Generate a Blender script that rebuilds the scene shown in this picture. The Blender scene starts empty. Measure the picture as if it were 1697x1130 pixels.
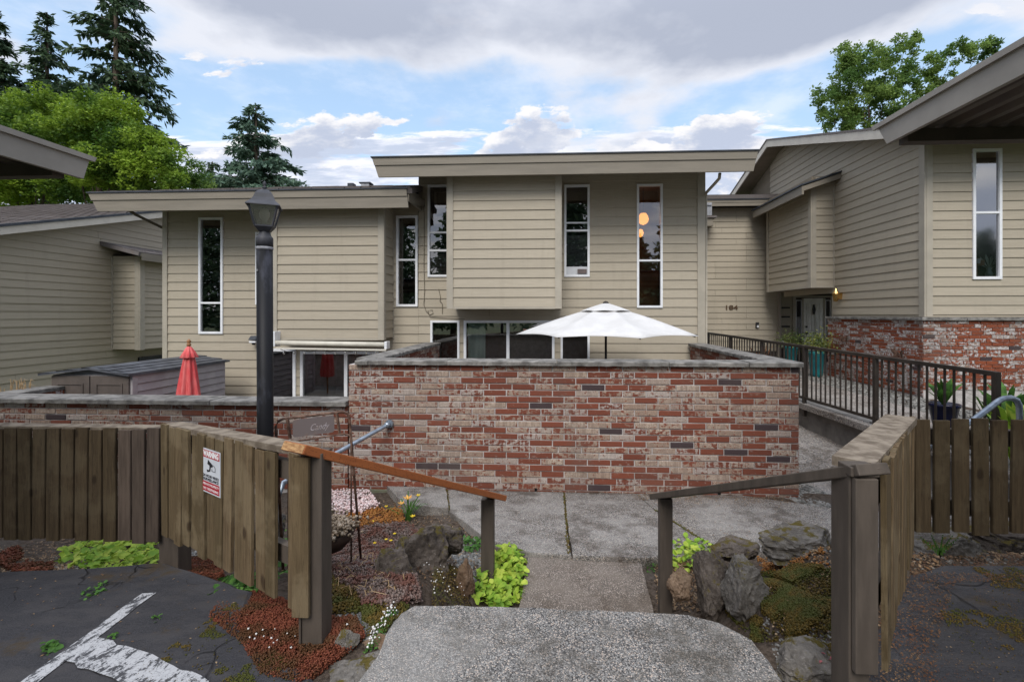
import bpy, math, random
import numpy as np
from mathutils import Vector, Matrix
from mathutils import noise as mnoise
R = math.radians
random.seed(7); RNG = np.random.default_rng(7)
SC = bpy.context.scene
COL = SC.collection

# ------------------------------------------------------------------ camera
cam_d = bpy.data.cameras.new('camera'); cam = bpy.data.objects.new('camera', cam_d); COL.objects.link(cam)
cam.location = (0, 0, 0); cam.rotation_euler = (R(90), 0, R(3.0))
cam_d.sensor_width = 36; cam_d.lens = 36 * 755 / 1697
cam_d.shift_x = -31.9 / 1697; cam_d.shift_y = -45 / 1697
cam_d.clip_start = 0.05; cam_d.clip_end = 2000
SC.camera = cam

# ------------------------------------------------------------------ world, sun, exposure
SUN_ELEV, SUN_AZ = R(46), R(186)          # azimuth clockwise from +Y
world = bpy.data.worlds.new('World'); SC.world = world; world.use_nodes = True

def build_world():
    nt = world.node_tree; N = nt.nodes; L = nt.links; N.clear()
    def node(t, **k):
        n = N.new(t)
        for a, b in k.items(): setattr(n, a, b)
        return n
    def val(sock, v):
        if isinstance(v, (int, float)): sock.default_value = v
        else: L.new(v, sock)
    def m(op, a, b=0.0, c=0.0, clamp=False):
        n = node('ShaderNodeMath', operation=op, use_clamp=clamp)
        val(n.inputs[0], a); val(n.inputs[1], b); val(n.inputs[2], c)
        return n.outputs[0]
    def sm(x, a, b, lo=0.0, hi=1.0):
        n = node('ShaderNodeMapRange', interpolation_type='SMOOTHSTEP')
        val(n.inputs[0], x); n.inputs[1].default_value = a; n.inputs[2].default_value = b
        n.inputs[3].default_value = lo; n.inputs[4].default_value = hi
        return n.outputs[0]
    def noise(vec, scale, det=6, rough=0.55, off=(0, 0, 0), sc=(1, 1, 1)):
        mp = node('ShaderNodeMapping'); L.new(vec, mp.inputs[0])
        mp.inputs['Location'].default_value = off; mp.inputs['Scale'].default_value = sc
        n = node('ShaderNodeTexNoise'); L.new(mp.outputs[0], n.inputs['Vector'])
        n.inputs['Scale'].default_value = scale; n.inputs['Detail'].default_value = det
        n.inputs['Roughness'].default_value = rough
        return n.outputs[0]
    def mix(f, a, b):
        n = node('ShaderNodeMix', data_type='RGBA'); val(n.inputs[0], f)
        for s, v in ((n.inputs[6], a), (n.inputs[7], b)):
            if isinstance(v, tuple): s.default_value = (*v, 1)
            else: L.new(v, s)
        return n.outputs[2]
    tc = node('ShaderNodeTexCoord'); d = tc.outputs['Generated']
    sx = node('ShaderNodeSeparateXYZ'); L.new(d, sx.inputs[0]); X, Y, Z = sx.outputs
    sky = node('ShaderNodeTexSky', sky_type='NISHITA'); sky.sun_disc = False
    sky.sun_elevation = SUN_ELEV; sky.sun_rotation = SUN_AZ; sky.altitude = 100
    sky.dust_density = 1.6; sky.air_density = 1.0; sky.ozone_density = 1.5
    # cloud-deck coordinates: direction divided by height (a flat layer overhead)
    zz = m('MAXIMUM', m('ADD', Z, 0.06), 0.03)
    cp = node('ShaderNodeCombineXYZ'); val(cp.inputs[0], m('DIVIDE', X, zz)); val(cp.inputs[1], m('DIVIDE', Y, zz))
    P = cp.outputs[0]
    # high stratocumulus deck
    def deck(off):
        big = noise(P, 0.50, 2, 0.5, off=(4.0, 1.2, off))
        fine = noise(P, 1.3, 8, 0.52, off=(off + 0.6, 7.3, 2))
        return m('ADD', m('MULTIPLY', m('SUBTRACT', big, .25), 1.0), m('MULTIPLY', m('SUBTRACT', fine, .25), 1.0))
    n1 = deck(0.0)
    V = m('MINIMUM', m('DIVIDE', m('MAXIMUM', Z, 0.0), m('MAXIMUM', m('ABSOLUTE', Y), 0.05)), 3.0)   # height over distance along the street
    hx = m('ARCTAN2', X, m('ABSOLUTE', Y))
    k = 1 / 0.10
    def c(r, g, b): return (r * k, g * k, b * k)
    cov1 = sm(V, 0.47, 0.64, -0.20, 0.19)
    dens1 = m('ADD', m('SUBTRACT', n1, 0.5), cov1)
    a1 = sm(dens1, -0.05, 0.09)
    mott = m('SUBTRACT', noise(P, 1.6, 8, 0.55, off=(9, 2, 4)), 0.5)
    shade1 = m('ADD', sm(dens1, 0.0, 0.30), m('MULTIPLY', mott, 3.4), clamp=True)
    # cumulus rows nearer the horizon: lit tops over grey bases
    def cumu(dv, sy, s1, s2, off, wlo):
        cc = node('ShaderNodeCombineXYZ')
        val(cc.inputs[0], hx); val(cc.inputs[1], m('MULTIPLY', m('ADD', V, dv), sy)); cc.inputs[2].default_value = 0.4
        lo = noise(cc.outputs[0], s1, 2, 0.5, off=off)
        hi = noise(cc.outputs[0], s2, 7, 0.62, off=(5.1, 0.2, 0))
        return m('ADD', m('MULTIPLY', lo, wlo), m('MULTIPLY', hi, 1 - wlo))
    CO = (0.35, 0.9, 0)
    cov2 = sm(V, 0.36, 0.52, 0.005, -0.12)
    d0 = m('ADD', m('SUBTRACT', cumu(0.0, 1.9, 4.2, 11, CO, .62), 0.5), cov2)
    d1 = m('ADD', m('SUBTRACT', cumu(0.028, 1.9, 4.2, 11, CO, .62), 0.5), cov2)
    a2 = sm(d0, 0.0, 0.03)
    lit2 = sm(d1, 0.085, -0.03)
    cov3 = sm(V, 0.36, 0.46, 0.10, -0.25)
    e0 = m('ADD', m('SUBTRACT', cumu(0.0, 5.0, 3.4, 10, (2.1, .3, 0), .5), 0.5), cov3)
    e1 = m('ADD', m('SUBTRACT', cumu(0.014, 5.0, 3.4, 10, (2.1, .3, 0), .5), 0.5), cov3)
    a3 = sm(e0, -0.02, 0.06)
    lit3 = sm(e1, 0.16, 0.0)
    haze = sm(V, 0.50, 0.12)
    base = mix(m('ADD', m('MULTIPLY', haze, 0.55), 0.50), m_sky(node, L, sky, k), c(0.33, 0.44, 0.59))
    veil = noise(P, 2.4, 7, 0.6, off=(1, 5, 2))
    base = mix(m('MULTIPLY', sm(veil, 0.45, 0.75), 0.6), base, c(0.50, 0.54, 0.62))
    low_col = mix(lit3, c(0.34, 0.375, 0.46), c(0.60, 0.60, 0.64))
    s1_ = mix(m('MULTIPLY', a3, 0.9), base, low_col)
    cum_col = mix(lit2, c(0.31, 0.345, 0.43), c(0.56, 0.555, 0.565))
    s2 = mix(a2, s1_, cum_col)
    deck_col = mix(shade1, c(0.47, 0.485, 0.53), c(0.26, 0.283, 0.345))
    s3 = mix(m('MULTIPLY', a1, 0.97), s2, deck_col)
    # mostly unseen overhead sky brightened as added side-wall fill: smooth CIE-like rise to zenith
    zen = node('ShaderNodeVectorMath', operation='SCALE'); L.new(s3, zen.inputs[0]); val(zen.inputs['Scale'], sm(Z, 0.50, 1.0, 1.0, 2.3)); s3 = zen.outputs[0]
    below = sm(Z, 0.02, -0.04)
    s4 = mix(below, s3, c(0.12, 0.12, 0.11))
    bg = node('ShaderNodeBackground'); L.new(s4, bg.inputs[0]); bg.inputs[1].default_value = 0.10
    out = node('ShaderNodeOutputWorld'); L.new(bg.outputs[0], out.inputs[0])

def m_sky(node, L, sky, k):
    n = node('ShaderNodeMix', data_type='RGBA', blend_type='MULTIPLY'); n.inputs[0].default_value = 1
    L.new(sky.outputs[0], n.inputs[6]); n.inputs[7].default_value = (SKY_GAIN[0], SKY_GAIN[1], SKY_GAIN[2], 1)
    return n.outputs[2]
SKY_GAIN = (1.45, 1.5, 1.4)
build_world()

sun_d = bpy.data.lights.new('sun', 'SUN'); sun = bpy.data.objects.new('sun', sun_d); COL.objects.link(sun)
sun_d.energy = 1.5; sun_d.angle = R(30); sun_d.color = (1.0, 0.97, 0.92)
sdir = Vector((math.sin(SUN_AZ) * math.cos(SUN_ELEV), math.cos(SUN_AZ) * math.cos(SUN_ELEV), math.sin(SUN_ELEV)))
sun.rotation_euler = sdir.to_track_quat('Z', 'Y').to_euler(); sun.location = (-6, -8, 10)
vs = SC.view_settings; vs.view_transform = 'Standard'; vs.look = 'None'; vs.gamma = 1; vs.exposure = 0.86; vs.use_curve_mapping = False

# ------------------------------------------------------------------ materials
def new_mat(name):
    m = bpy.data.materials.new(name); m.use_nodes = True
    nt = m.node_tree; bs = nt.nodes['Principled BSDF']
    return m, nt, bs
def lk(nt, a, b): nt.links.new(a, b)
def nd(nt, t, **k):
    n = nt.nodes.new(t)
    for a, b in k.items(): setattr(n, a, b)
    return n
def mixc(nt, f, a, b, blend='MIX'):
    n = nd(nt, 'ShaderNodeMix', data_type='RGBA', blend_type=blend)
    for s, v in ((n.inputs[0], f), (n.inputs[6], a), (n.inputs[7], b)):
        if isinstance(v, tuple): s.default_value = (*v, 1) if len(v) == 3 else v
        elif isinstance(v, (int, float)): s.default_value = v
        else: lk(nt, v, s)
    return n.outputs[2]
def mth(nt, op, a, b=0.0, clamp=False):
    n = nd(nt, 'ShaderNodeMath', operation=op, use_clamp=clamp)
    for s, v in ((n.inputs[0], a), (n.inputs[1], b)):
        if isinstance(v, (int, float)): s.default_value = v
        else: lk(nt, v, s)
    return n.outputs[0]
def mrange(nt, x, a, b, c=0.0, d=1.0, sm=True):
    n = nd(nt, 'ShaderNodeMapRange', interpolation_type='SMOOTHSTEP' if sm else 'LINEAR')
    lk(nt, x, n.inputs[0])
    for i, v in enumerate((a, b, c, d)): n.inputs[i + 1].default_value = v
    return n.outputs[0]
def pos(nt, sc=(1, 1, 1), obj=False):
    g = nd(nt, 'ShaderNodeTexCoord').outputs['Object'] if obj else nd(nt, 'ShaderNodeNewGeometry').outputs['Position']
    mp = nd(nt, 'ShaderNodeMapping'); lk(nt, g, mp.inputs[0]); mp.inputs['Scale'].default_value = sc
    return mp.outputs[0]
def nz(nt, vec, scale, det=5, rough=0.6, w=None):
    n = nd(nt, 'ShaderNodeTexNoise'); lk(nt, vec, n.inputs['Vector'])
    n.inputs['Scale'].default_value = scale; n.inputs['Detail'].default_value = det; n.inputs['Roughness'].default_value = rough
    return n.outputs[0]
def rnd(nt):
    a = nd(nt, 'ShaderNodeObjectInfo').outputs['Random']; b = nd(nt, 'ShaderNodeNewGeometry').outputs['Random Per Island']
    return mth(nt, 'FRACT', mth(nt, 'ADD', a, b))
def bump(nt, bs, h, strength=0.3, dist=0.01):
    b = nd(nt, 'ShaderNodeBump'); b.inputs['Strength'].default_value = strength; b.inputs['Distance'].default_value = dist
    lk(nt, h, b.inputs['Height']); lk(nt, b.outputs[0], bs.inputs['Normal'])
MATS = {}
def simple(name, c1, c2=None, scale=6, rough=0.7, rand=0.0, bmp=0.0, sc=(1, 1, 1), metal=0.0, dist=0.01, lo=0.35, hi=0.65, obj=False, det=6):
    if name in MATS: return MATS[name]
    m, nt, bs = new_mat(name); p = pos(nt, sc, obj)
    n = nz(nt, p, scale, det)
    col = mixc(nt, mrange(nt, n, lo, hi), c1, c2 or c1)
    if name == 'painted_siding':
        st = nz(nt, pos(nt, (2.5, 2.5, .22)), 2.2, 6, .7); col = mixc(nt, mth(nt, 'MULTIPLY', mrange(nt, st, .5, .75), .35), col, tuple(x * .74 for x in c1))
    if rand:
        v = mrange(nt, rnd(nt), 0, 1, 1 - rand, 1 + rand, sm=False)
        h = nd(nt, 'ShaderNodeHueSaturation'); lk(nt, col, h.inputs['Color']); lk(nt, v, h.inputs['Value']); col = h.outputs[0]
    lk(nt, col, bs.inputs['Base Color']); bs.inputs['Roughness'].default_value = rough; bs.inputs['Metallic'].default_value = metal
    bs.inputs['Specular IOR Level'].default_value = 0.3
    if bmp: bump(nt, bs, nz(nt, p, scale * 2.5, 8, 0.65), bmp, dist)
    MATS[name] = m; return m

M_SIDING = simple('painted_siding', (0.405, 0.353, 0.272), (0.37, 0.322, 0.247), 2.2, 0.62, rand=0.045, bmp=0.10, sc=(1.2, 1.2, 22), dist=0.004)
M_TRIM = simple('painted_trim', (0.40, 0.358, 0.29), (0.35, 0.315, 0.255), 3, 0.6, rand=0.03, bmp=0.1, dist=0.004)
M_FASCIA = simple('painted_fascia', (0.235, 0.205, 0.162), (0.20, 0.175, 0.138), 2.0, 0.6, rand=0.03, bmp=0.12, sc=(.6, .6, 6), dist=0.006)
M_RAKE = simple('painted_rake_board', (0.62, 0.57, 0.49), (0.55, 0.50, 0.43), 3, 0.55, bmp=0.06)
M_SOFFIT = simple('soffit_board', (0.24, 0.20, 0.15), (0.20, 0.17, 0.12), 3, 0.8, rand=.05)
M_CARPORT = simple('carport_fascia_paint', (0.33, 0.30, 0.262), (0.28, 0.255, 0.222), 3.0, 0.45, bmp=0.1, dist=0.003)
M_CARUNDER = simple('carport_sheet_metal', (0.15, 0.125, 0.10), (0.11, 0.09, 0.075), 3.0, 0.55)
M_BEAM = simple('dark_painted_beam', (0.085, 0.066, 0.05), (0.06, 0.048, 0.037), 4.0, 0.6)
M_WHITE = simple('white_vinyl', (0.80, 0.80, 0.81), (0.72, 0.73, 0.75), 5, 0.35)
M_WHITED = simple('white_door_paint', (0.80, 0.79, 0.74), (0.66, 0.65, 0.60), 5, 0.45)
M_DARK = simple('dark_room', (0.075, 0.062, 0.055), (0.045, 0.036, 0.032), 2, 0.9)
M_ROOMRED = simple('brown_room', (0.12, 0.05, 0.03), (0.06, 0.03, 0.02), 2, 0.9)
M_CURTAIN = simple('pale_curtain', (0.52, 0.60, 0.55), (0.40, 0.47, 0.43), 14, 0.8, sc=(1, 1, .1))
M_BLIND = simple('dark_blind_slats', (0.17, 0.13, 0.12), (0.10, 0.08, 0.08), 4, 0.7)
M_BLACK = simple('black_metal', (0.012, 0.012, 0.014), (0.03, 0.03, 0.033), 8, 0.4)
M_RAILING = simple('dark_bronze_metal', (0.055, 0.043, 0.035), (0.035, 0.028, 0.023), 6, 0.45)
M_GALV = simple('galvanised_pipe', (0.36, 0.41, 0.47), (0.24, 0.28, 0.33), 14, 0.38, metal=0.6, bmp=0.05)
M_RUST = simple('rusted_steel', (0.06, 0.028, 0.018), (0.20, 0.12, 0.085), 18, 0.75, bmp=0.3, dist=0.002)
M_PLATE = simple('weathered_steel_plate', (0.16, 0.13, 0.125), (0.34, 0.17, 0.08), 5, 0.6, lo=.55, hi=.8)
M_BROWNPAINT = simple('brown_painted_wood', (0.10, 0.08, 0.064), (0.07, 0.056, 0.045), 3.5, 0.6, rand=0.06, bmp=0.35, sc=(5, 5, 0.8), dist=0.004)
M_UMBR = simple('white_canvas', (0.62, 0.605, 0.59), (0.56, 0.545, 0.53), 4, 0.8, bmp=0.05)
M_RED = simple('faded_red_canvas', (0.62, 0.07, 0.075), (0.70, 0.17, 0.16), 4, 0.75, bmp=0.1, sc=(3, 3, 1))
M_WOODKNOB = simple('varnished_wood', (0.36, 0.18, 0.08), (0.26, 0.12, 0.05), 9, 0.5)
M_SHED = simple('shed_panel_taupe', (0.40, 0.37, 0.375), (0.34, 0.31, 0.32), 5, 0.6, rand=.04)
M_SHEDDOOR = simple('shed_door_brown', (0.12, 0.098, 0.085), (0.095, 0.078, 0.068), 5, 0.55)
M_SHEDROOF = simple('shed_roof_slate', (0.105, 0.11, 0.125), (0.06, 0.063, 0.072), 5, 0.5, rand=.25)
M_CONC = simple('wall_concrete', (0.24, 0.225, 0.205), (0.14, 0.13, 0.12), 3.0, 0.9, bmp=0.3)
M_FOOTING = simple('mossy_footing', (0.15, 0.145, 0.115), (0.12, 0.13, 0.055), 5.0, 0.9, bmp=0.4)
M_COPING = simple('coping_concrete', (0.25, 0.235, 0.215), (0.105, 0.098, 0.09), 7.0, 0.9, rand=0.12, bmp=0.6, dist=0.012)
M_ALU = simple('silver_vent_metal', (0.45, 0.45, 0.46), (0.3, 0.3, 0.31), 5, 0.4, metal=.5)
M_BRASS = simple('polished_brass', (0.75, 0.48, 0.18), (0.5, 0.3, 0.1), 6, 0.25, metal=1)
M_TEAL = simple('teal_glazed_pot', (0.02, 0.17, 0.18), (0.015, 0.11, 0.13), 5, 0.25)
M_NAVY = simple('navy_glazed_pot', (0.012, 0.014, 0.05), (0.008, 0.01, 0.03), 5, 0.25)
M_BARK = simple('tree_bark', (0.12, 0.09, 0.065), (0.06, 0.045, 0.035), 9, 0.95, bmp=0.6, sc=(1, 1, .3))
M_SOIL = None

def m_brick(name, red=0.36, dark=0.06, pale=(0.50, 0.40, 0.31), redc=(0.30, 0.062, 0.034), white=0.0):
    m, nt, bs = new_mat(name)
    r = rnd(nt); r2 = mth(nt, 'FRACT', mth(nt, 'MULTIPLY', r, 17.31)); r3 = mth(nt, 'FRACT', mth(nt, 'MULTIPLY', r, 53.7))
    p = pos(nt, (1, 1, 1.7)); pv = nd(nt, 'ShaderNodeVectorMath', operation='ADD')
    lk(nt, p, pv.inputs[0]); cx = nd(nt, 'ShaderNodeCombineXYZ'); lk(nt, mth(nt, 'MULTIPLY', r, 40), cx.inputs[0]); lk(nt, mth(nt, 'MULTIPLY', r2, 40), cx.inputs[1]); lk(nt, cx.outputs[0], pv.inputs[1])
    v = pv.outputs[0]
    n1 = nz(nt, v, 17, 5, 0.62); n2 = nz(nt, v, 60, 5, 0.7); n3 = nz(nt, v, 120, 3, .6)
    vert = nz(nt, pos(nt, (1, 1, .08)), 48, 3, .6)
    redv = mixc(nt, n2, redc, tuple(min(1, c * 1.55 + .012) for c in redc))
    redv = mixc(nt, mrange(nt, r3, 0, 1, 0, .45, sm=False), redv, (0.105, 0.034, 0.022))
    pal = mixc(nt, mrange(nt, n2, .3, .7), pale, (pale[0] * .74, pale[1] * .70, pale[2] * .68))
    pal = mixc(nt, mrange(nt, r2, 0, 1, 0, .8, sm=False), pal, (0.33, 0.225, 0.165))
    pal = mixc(nt, mth(nt, 'MULTIPLY', mrange(nt, vert, .42, .62), .75), pal, (0.27, 0.19, 0.15))
    pal = mixc(nt, mrange(nt, r3, .6, 1, 0, .7, sm=False), pal, (0.46, 0.41, 0.385))
    if white: pal = mixc(nt, mth(nt, 'MULTIPLY', mrange(nt, n1, .45, .6), white), pal, (0.62, 0.60, 0.60))
    # how much of the brick keeps its pale wash: none on red bricks, torn patches on most
    thr = mrange(nt, r, red, 1.0, 0.52, 0.38, sm=False)
    mm = mth(nt, 'ADD', mth(nt, 'MULTIPLY', n1, .6), mth(nt, 'MULTIPLY', vert, .4))
    wash = mth(nt, 'MULTIPLY', mth(nt, 'SUBTRACT', mm, thr), 20, clamp=True)
    isred = mrange(nt, r, red - .002, red + .002)
    wash = mth(nt, 'MULTIPLY', wash, mth(nt, 'MAXIMUM', isred, mrange(nt, n1, .60, .66, 0, .55)))
    col = mixc(nt, wash, redv, pal)
    isdark = mrange(nt, r, dark, dark + .002, 1, 0)
    col = mixc(nt, isdark, col, (0.062, 0.043, 0.046))
    col = mixc(nt, mrange(nt, n2, .50, .72, 0, .55), col, (.10, .075, .062))
    col = mixc(nt, mrange(nt, n3, .3, .8, 0, .3), col, (.05, .04, .035))
    damp = mrange(nt, nz(nt, pos(nt, (1, 1, .35)), 1.3, 5, .6), .48, .68, 0, .35); col = mixc(nt, damp, col, (.12, .095, .08))
    lk(nt, col, bs.inputs['Base Color']); bs.inputs['Roughness'].default_value = 0.88
    bs.inputs['Specular IOR Level'].default_value = 0.2
    bump(nt, bs, n2, 0.5, 0.006)
    return m
M_BRICK = m_brick('washed_red_brick', red=.29, dark=.035, pale=(.56, .46, .37), redc=(.175, .048, .026))
M_BRICK2 = m_brick('old_red_and_white_brick', red=.42, dark=.02, pale=(.46, .38, .33), redc=(.23, .055, .020), white=.8)
M_MORTAR = simple('mortar', (0.52, 0.48, 0.46), (0.38, 0.35, 0.335), 10, 0.95, bmp=0.3)

def m_aggregate(name, base, light, dark, stain, scale=120):
    m, nt, bs = new_mat(name); p = pos(nt)
    v = nd(nt, 'ShaderNodeTexVoronoi'); lk(nt, p, v.inputs['Vector']); v.inputs['Scale'].default_value = scale
    sp = nd(nt, 'ShaderNodeSeparateXYZ'); lk(nt, v.outputs['Color'], sp.inputs[0])
    big = nz(nt, p, 1.7, 5, .6); mid = nz(nt, p, 7, 6, .7)
    c = mixc(nt, mrange(nt, sp.outputs[0], .30, .95), base, light)
    c = mixc(nt, mrange(nt, sp.outputs[1], .74, .78), c, dark)
    c = mixc(nt, mrange(nt, sp.outputs[2], .88, .90), c, (0.52, 0.43, 0.36))
    edge = mrange(nt, v.outputs['Distance'], .45, .75)
    c = mixc(nt, mth(nt, 'MULTIPLY', edge, .6), c, dark)
    c = mixc(nt, mth(nt, 'MULTIPLY', mrange(nt, mid, .46, .66), .55), c, stain)
    c = mixc(nt, mth(nt, 'MULTIPLY', mrange(nt, big, .42, .62), .40), c, light)
    wet = mrange(nt, nz(nt, p, 2.6, 7, .68), .50, .64, 0, .55); c = mixc(nt, wet, c, (stain[0] * .6, stain[1] * .56, stain[2] * .5))
    lk(nt, c, bs.inputs['Base Color']); bs.inputs['Roughness'].default_value = .92; bs.inputs['Specular IOR Level'].default_value = .2
    bump(nt, bs, mth(nt, 'SUBTRACT', mth(nt, 'MULTIPLY', mid, .5), v.outputs['Distance']), 0.7, 0.006)
    return m
M_AGG = m_aggregate('exposed_aggregate', (0.19, 0.178, 0.165), (0.38, 0.362, 0.338), (0.055, 0.053, 0.053), (0.11, 0.098, 0.082), 190)
M_AGG2 = m_aggregate('brown_exposed_aggregate', (0.155, 0.128, 0.105), (0.25, 0.212, 0.18), (0.08, 0.068, 0.06), (0.14, 0.112, 0.09), 200)
M_AGG3 = m_aggregate('lichened_aggregate', (0.20, 0.182, 0.165), (0.38, 0.358, 0.33), (0.06, 0.055, 0.05), (0.085, 0.066, 0.054), 150)
M_GRAVELPATH = m_aggregate('old_gravel_concrete', (0.25, 0.225, 0.20), (0.36, 0.33, 0.30), (0.09, 0.08, 0.075), (0.13, 0.105, 0.085), 60)

def m_asphalt():
    m, nt, bs = new_mat('worn_asphalt'); p = pos(nt)
    n = nz(nt, p, 240, 4, .7); mid = nz(nt, pos(nt, (1, 2.4, 1)), 5, 7, .65); big = nz(nt, p, .9, 4, .6)
    c = mixc(nt, mrange(nt, n, .3, .75), (0.015, 0.015, 0.018), (0.060, 0.058, 0.063))
    c = mixc(nt, mth(nt, 'MULTIPLY', mrange(nt, mid, .42, .62), .6), c, (0.056, 0.052, 0.053))
    c = mixc(nt, mrange(nt, nz(nt, p, 500, 2, .5), .70, .74), c, (0.15, 0.14, 0.13))
    moss = mth(nt, 'MULTIPLY', mrange(nt, nz(nt, p, 2.2, 7, .75), .56, .68), .7)
    c = mixc(nt, moss, c, (0.055, 0.035, 0.012))
    # crack lines
    wp = nd(nt, 'ShaderNodeVectorMath', operation='ADD'); lk(nt, p, wp.inputs[0])
    nn = nd(nt, 'ShaderNodeTexNoise'); lk(nt, p, nn.inputs['Vector']); nn.inputs['Scale'].default_value = 3
    sc = nd(nt, 'ShaderNodeVectorMath', operation='SCALE'); lk(nt, nn.outputs['Color'], sc.inputs[0]); sc.inputs['Scale'].default_value = .45
    lk(nt, sc.outputs[0], wp.inputs[1])
    v = nd(nt, 'ShaderNodeTexVoronoi', feature='DISTANCE_TO_EDGE'); lk(nt, wp.outputs[0], v.inputs['Vector']); v.inputs['Scale'].default_value = 1.5
    cr = mth(nt, 'MULTIPLY', mrange(nt, v.outputs[0], 0.0, 0.012, 1, 0), mrange(nt, nz(nt, p, 1.6, 4, .6), .45, .6))
    c = mixc(nt, mth(nt, 'MULTIPLY', cr, .85), c, (0.006, 0.005, 0.005))
    lk(nt, c, bs.inputs['Base Color']); bs.inputs['Roughness'].default_value = .75; bs.inputs['Specular IOR Level'].default_value = .3
    h = mth(nt, 'SUBTRACT', mth(nt, 'MULTIPLY', n, .25), mth(nt, 'MULTIPLY', cr, 2.2)); h = mth(nt, 'ADD', h, mth(nt, 'MULTIPLY', mid, 1.2))
    bump(nt, bs, h, .6, .012)
    return m
M_ASPHALT = m_asphalt()
def m_paint():
    m, nt, bs = new_mat('worn_road_paint'); p = pos(nt)
    n = nz(nt, pos(nt, (2, 1, 1)), 14, 8, .75); n2 = nz(nt, p, 90, 4, .7)
    f = mth(nt, 'ADD', mth(nt, 'MULTIPLY', n, .75), mth(nt, 'MULTIPLY', n2, .25))
    v = nd(nt, 'ShaderNodeTexVoronoi', feature='DISTANCE_TO_EDGE'); lk(nt, p, v.inputs['Vector']); v.inputs['Scale'].default_value = 38
    cr = mrange(nt, v.outputs[0], 0.0, 0.05, 1, 0)
    c = mixc(nt, mrange(nt, f, .50, .545), (0.42, 0.42, 0.43), (0.045, 0.045, 0.05))
    c = mixc(nt, mth(nt, 'MULTIPLY', cr, .5), c, (0.10, 0.10, 0.11))
    lk(nt, c, bs.inputs['Base Color']); bs.inputs['Roughness'].default_value = .75
    bump(nt, bs, n2, .4, .004); return m
M_PAINT = m_paint()
def m_soil():
    m, nt, bs = new_mat('garden_soil'); p = pos(nt)
    n = nz(nt, p, 28, 8, .75); b = nz(nt, p, 3.5, 4, .6)
    c = mixc(nt, mrange(nt, n, .3, .7), (0.028, 0.020, 0.014), (0.145, 0.11, 0.085))
    c = mixc(nt, mth(nt, 'MULTIPLY', mrange(nt, b, .48, .6), .6), c, (0.10, 0.085, 0.072))
    lk(nt, c, bs.inputs['Base Color']); bs.inputs['Roughness'].default_value = 1; bs.inputs['Specular IOR Level'].default_value = .1
    bump(nt, bs, n, 1.0, .02); return m
M_SOIL = m_soil()
def m_rock(name, a, b, moss=0.0):
    m, nt, bs = new_mat(name); p = pos(nt)
    n = nz(nt, p, 5, 8, .7); f = nz(nt, p, 60, 5, .7)
    c = mixc(nt, mrange(nt, n, .35, .65), a, b); c = mixc(nt, mrange(nt, f, .52, .75, 0, .6), c, tuple(x * 1.6 for x in b))
    c = mixc(nt, mrange(nt, f, .3, .45, .5, 0), c, tuple(x * .45 for x in a))
    if moss:
        g = nd(nt, 'ShaderNodeNewGeometry'); s = nd(nt, 'ShaderNodeSeparateXYZ'); lk(nt, g.outputs['Normal'], s.inputs[0])
        k = mth(nt, 'MULTIPLY', mrange(nt, s.outputs[2], .3, .9), mrange(nt, nz(nt, p, 11, 6, .7), .5, .58))
        c = mixc(nt, mth(nt, 'MULTIPLY', k, moss), c, (0.09, 0.07, 0.018))
    lk(nt, c, bs.inputs['Base Color']); bs.inputs['Roughness'].default_value = .95; bs.inputs['Specular IOR Level'].default_value = .15
    bump(nt, bs, mth(nt, 'ADD', n, mth(nt, 'MULTIPLY', f, .3)), .8, .03); return m
M_ROCK = m_rock('grey_brown_rock', (0.055, 0.044, 0.036), (0.145, 0.12, 0.102), 1.0)
M_ROCK2 = m_rock('pale_grey_rock', (0.10, 0.088, 0.076), (0.20, 0.182, 0.162), 1.0)
M_ROCK3 = m_rock('brown_rock', (0.15, 0.095, 0.06), (0.24, 0.17, 0.12), .3)
def m_picket(name='weathered_fence_wood', g_=1.0):
    m, nt, bs = new_mat(name)
    r = rnd(nt); p = pos(nt, (16, 16, 1.0)); g = nz(nt, p, 3.2, 8, .7); q = nz(nt, pos(nt), 4, 5, .6); f = nz(nt, pos(nt, (1, 1, .15)), 70, 3, .7)
    c = mixc(nt, mrange(nt, g, .3, .7), (0.10, 0.074, 0.048), (0.20, 0.155, 0.10))
    c = mixc(nt, mrange(nt, r, 0, 1, 0, .65, sm=False), c, (0.075, 0.062, 0.035))
    c = mixc(nt, mth(nt, 'MULTIPLY', mrange(nt, q, .48, .62), .45), c, (0.235, 0.20, 0.14))
    c = mixc(nt, mrange(nt, f, .55, .7, 0, .35), c, (0.03, 0.022, 0.015))
    kv = nd(nt, 'ShaderNodeTexVoronoi'); lk(nt, pos(nt, (1, 1, .55)), kv.inputs['Vector']); kv.inputs['Scale'].default_value = 7
    c = mixc(nt, mrange(nt, kv.outputs['Distance'], .07, .16, .75, 0), c, (0.035, 0.022, 0.014))
    c = mixc(nt, 1.0, c, (g_ * 1.06, g_ * .96, g_ * .83), 'MULTIPLY')
    lk(nt, c, bs.inputs['Base Color']); bs.inputs['Roughness'].default_value = .9; bs.inputs['Specular IOR Level'].default_value = .2
    bump(nt, bs, mth(nt, 'ADD', g, f), .8, .006); return m
M_PICKET = m_picket('weathered_fence_wood', .92); M_PICKET_D = m_picket('brown_fence_wood', .42)
M_PICKETDARK = simple('dark_stained_picket', (0.052, 0.037, 0.028), (0.085, 0.062, 0.047), 4, .85, rand=.2, bmp=.4, sc=(12, 12, 1), dist=.004)
M_CAPWOOD = simple('bleached_cap_wood', (0.23, 0.19, 0.145), (0.11, 0.085, 0.062), 5, .9, rand=.15, bmp=.5, sc=(3, 3, 3), dist=.006)
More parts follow.
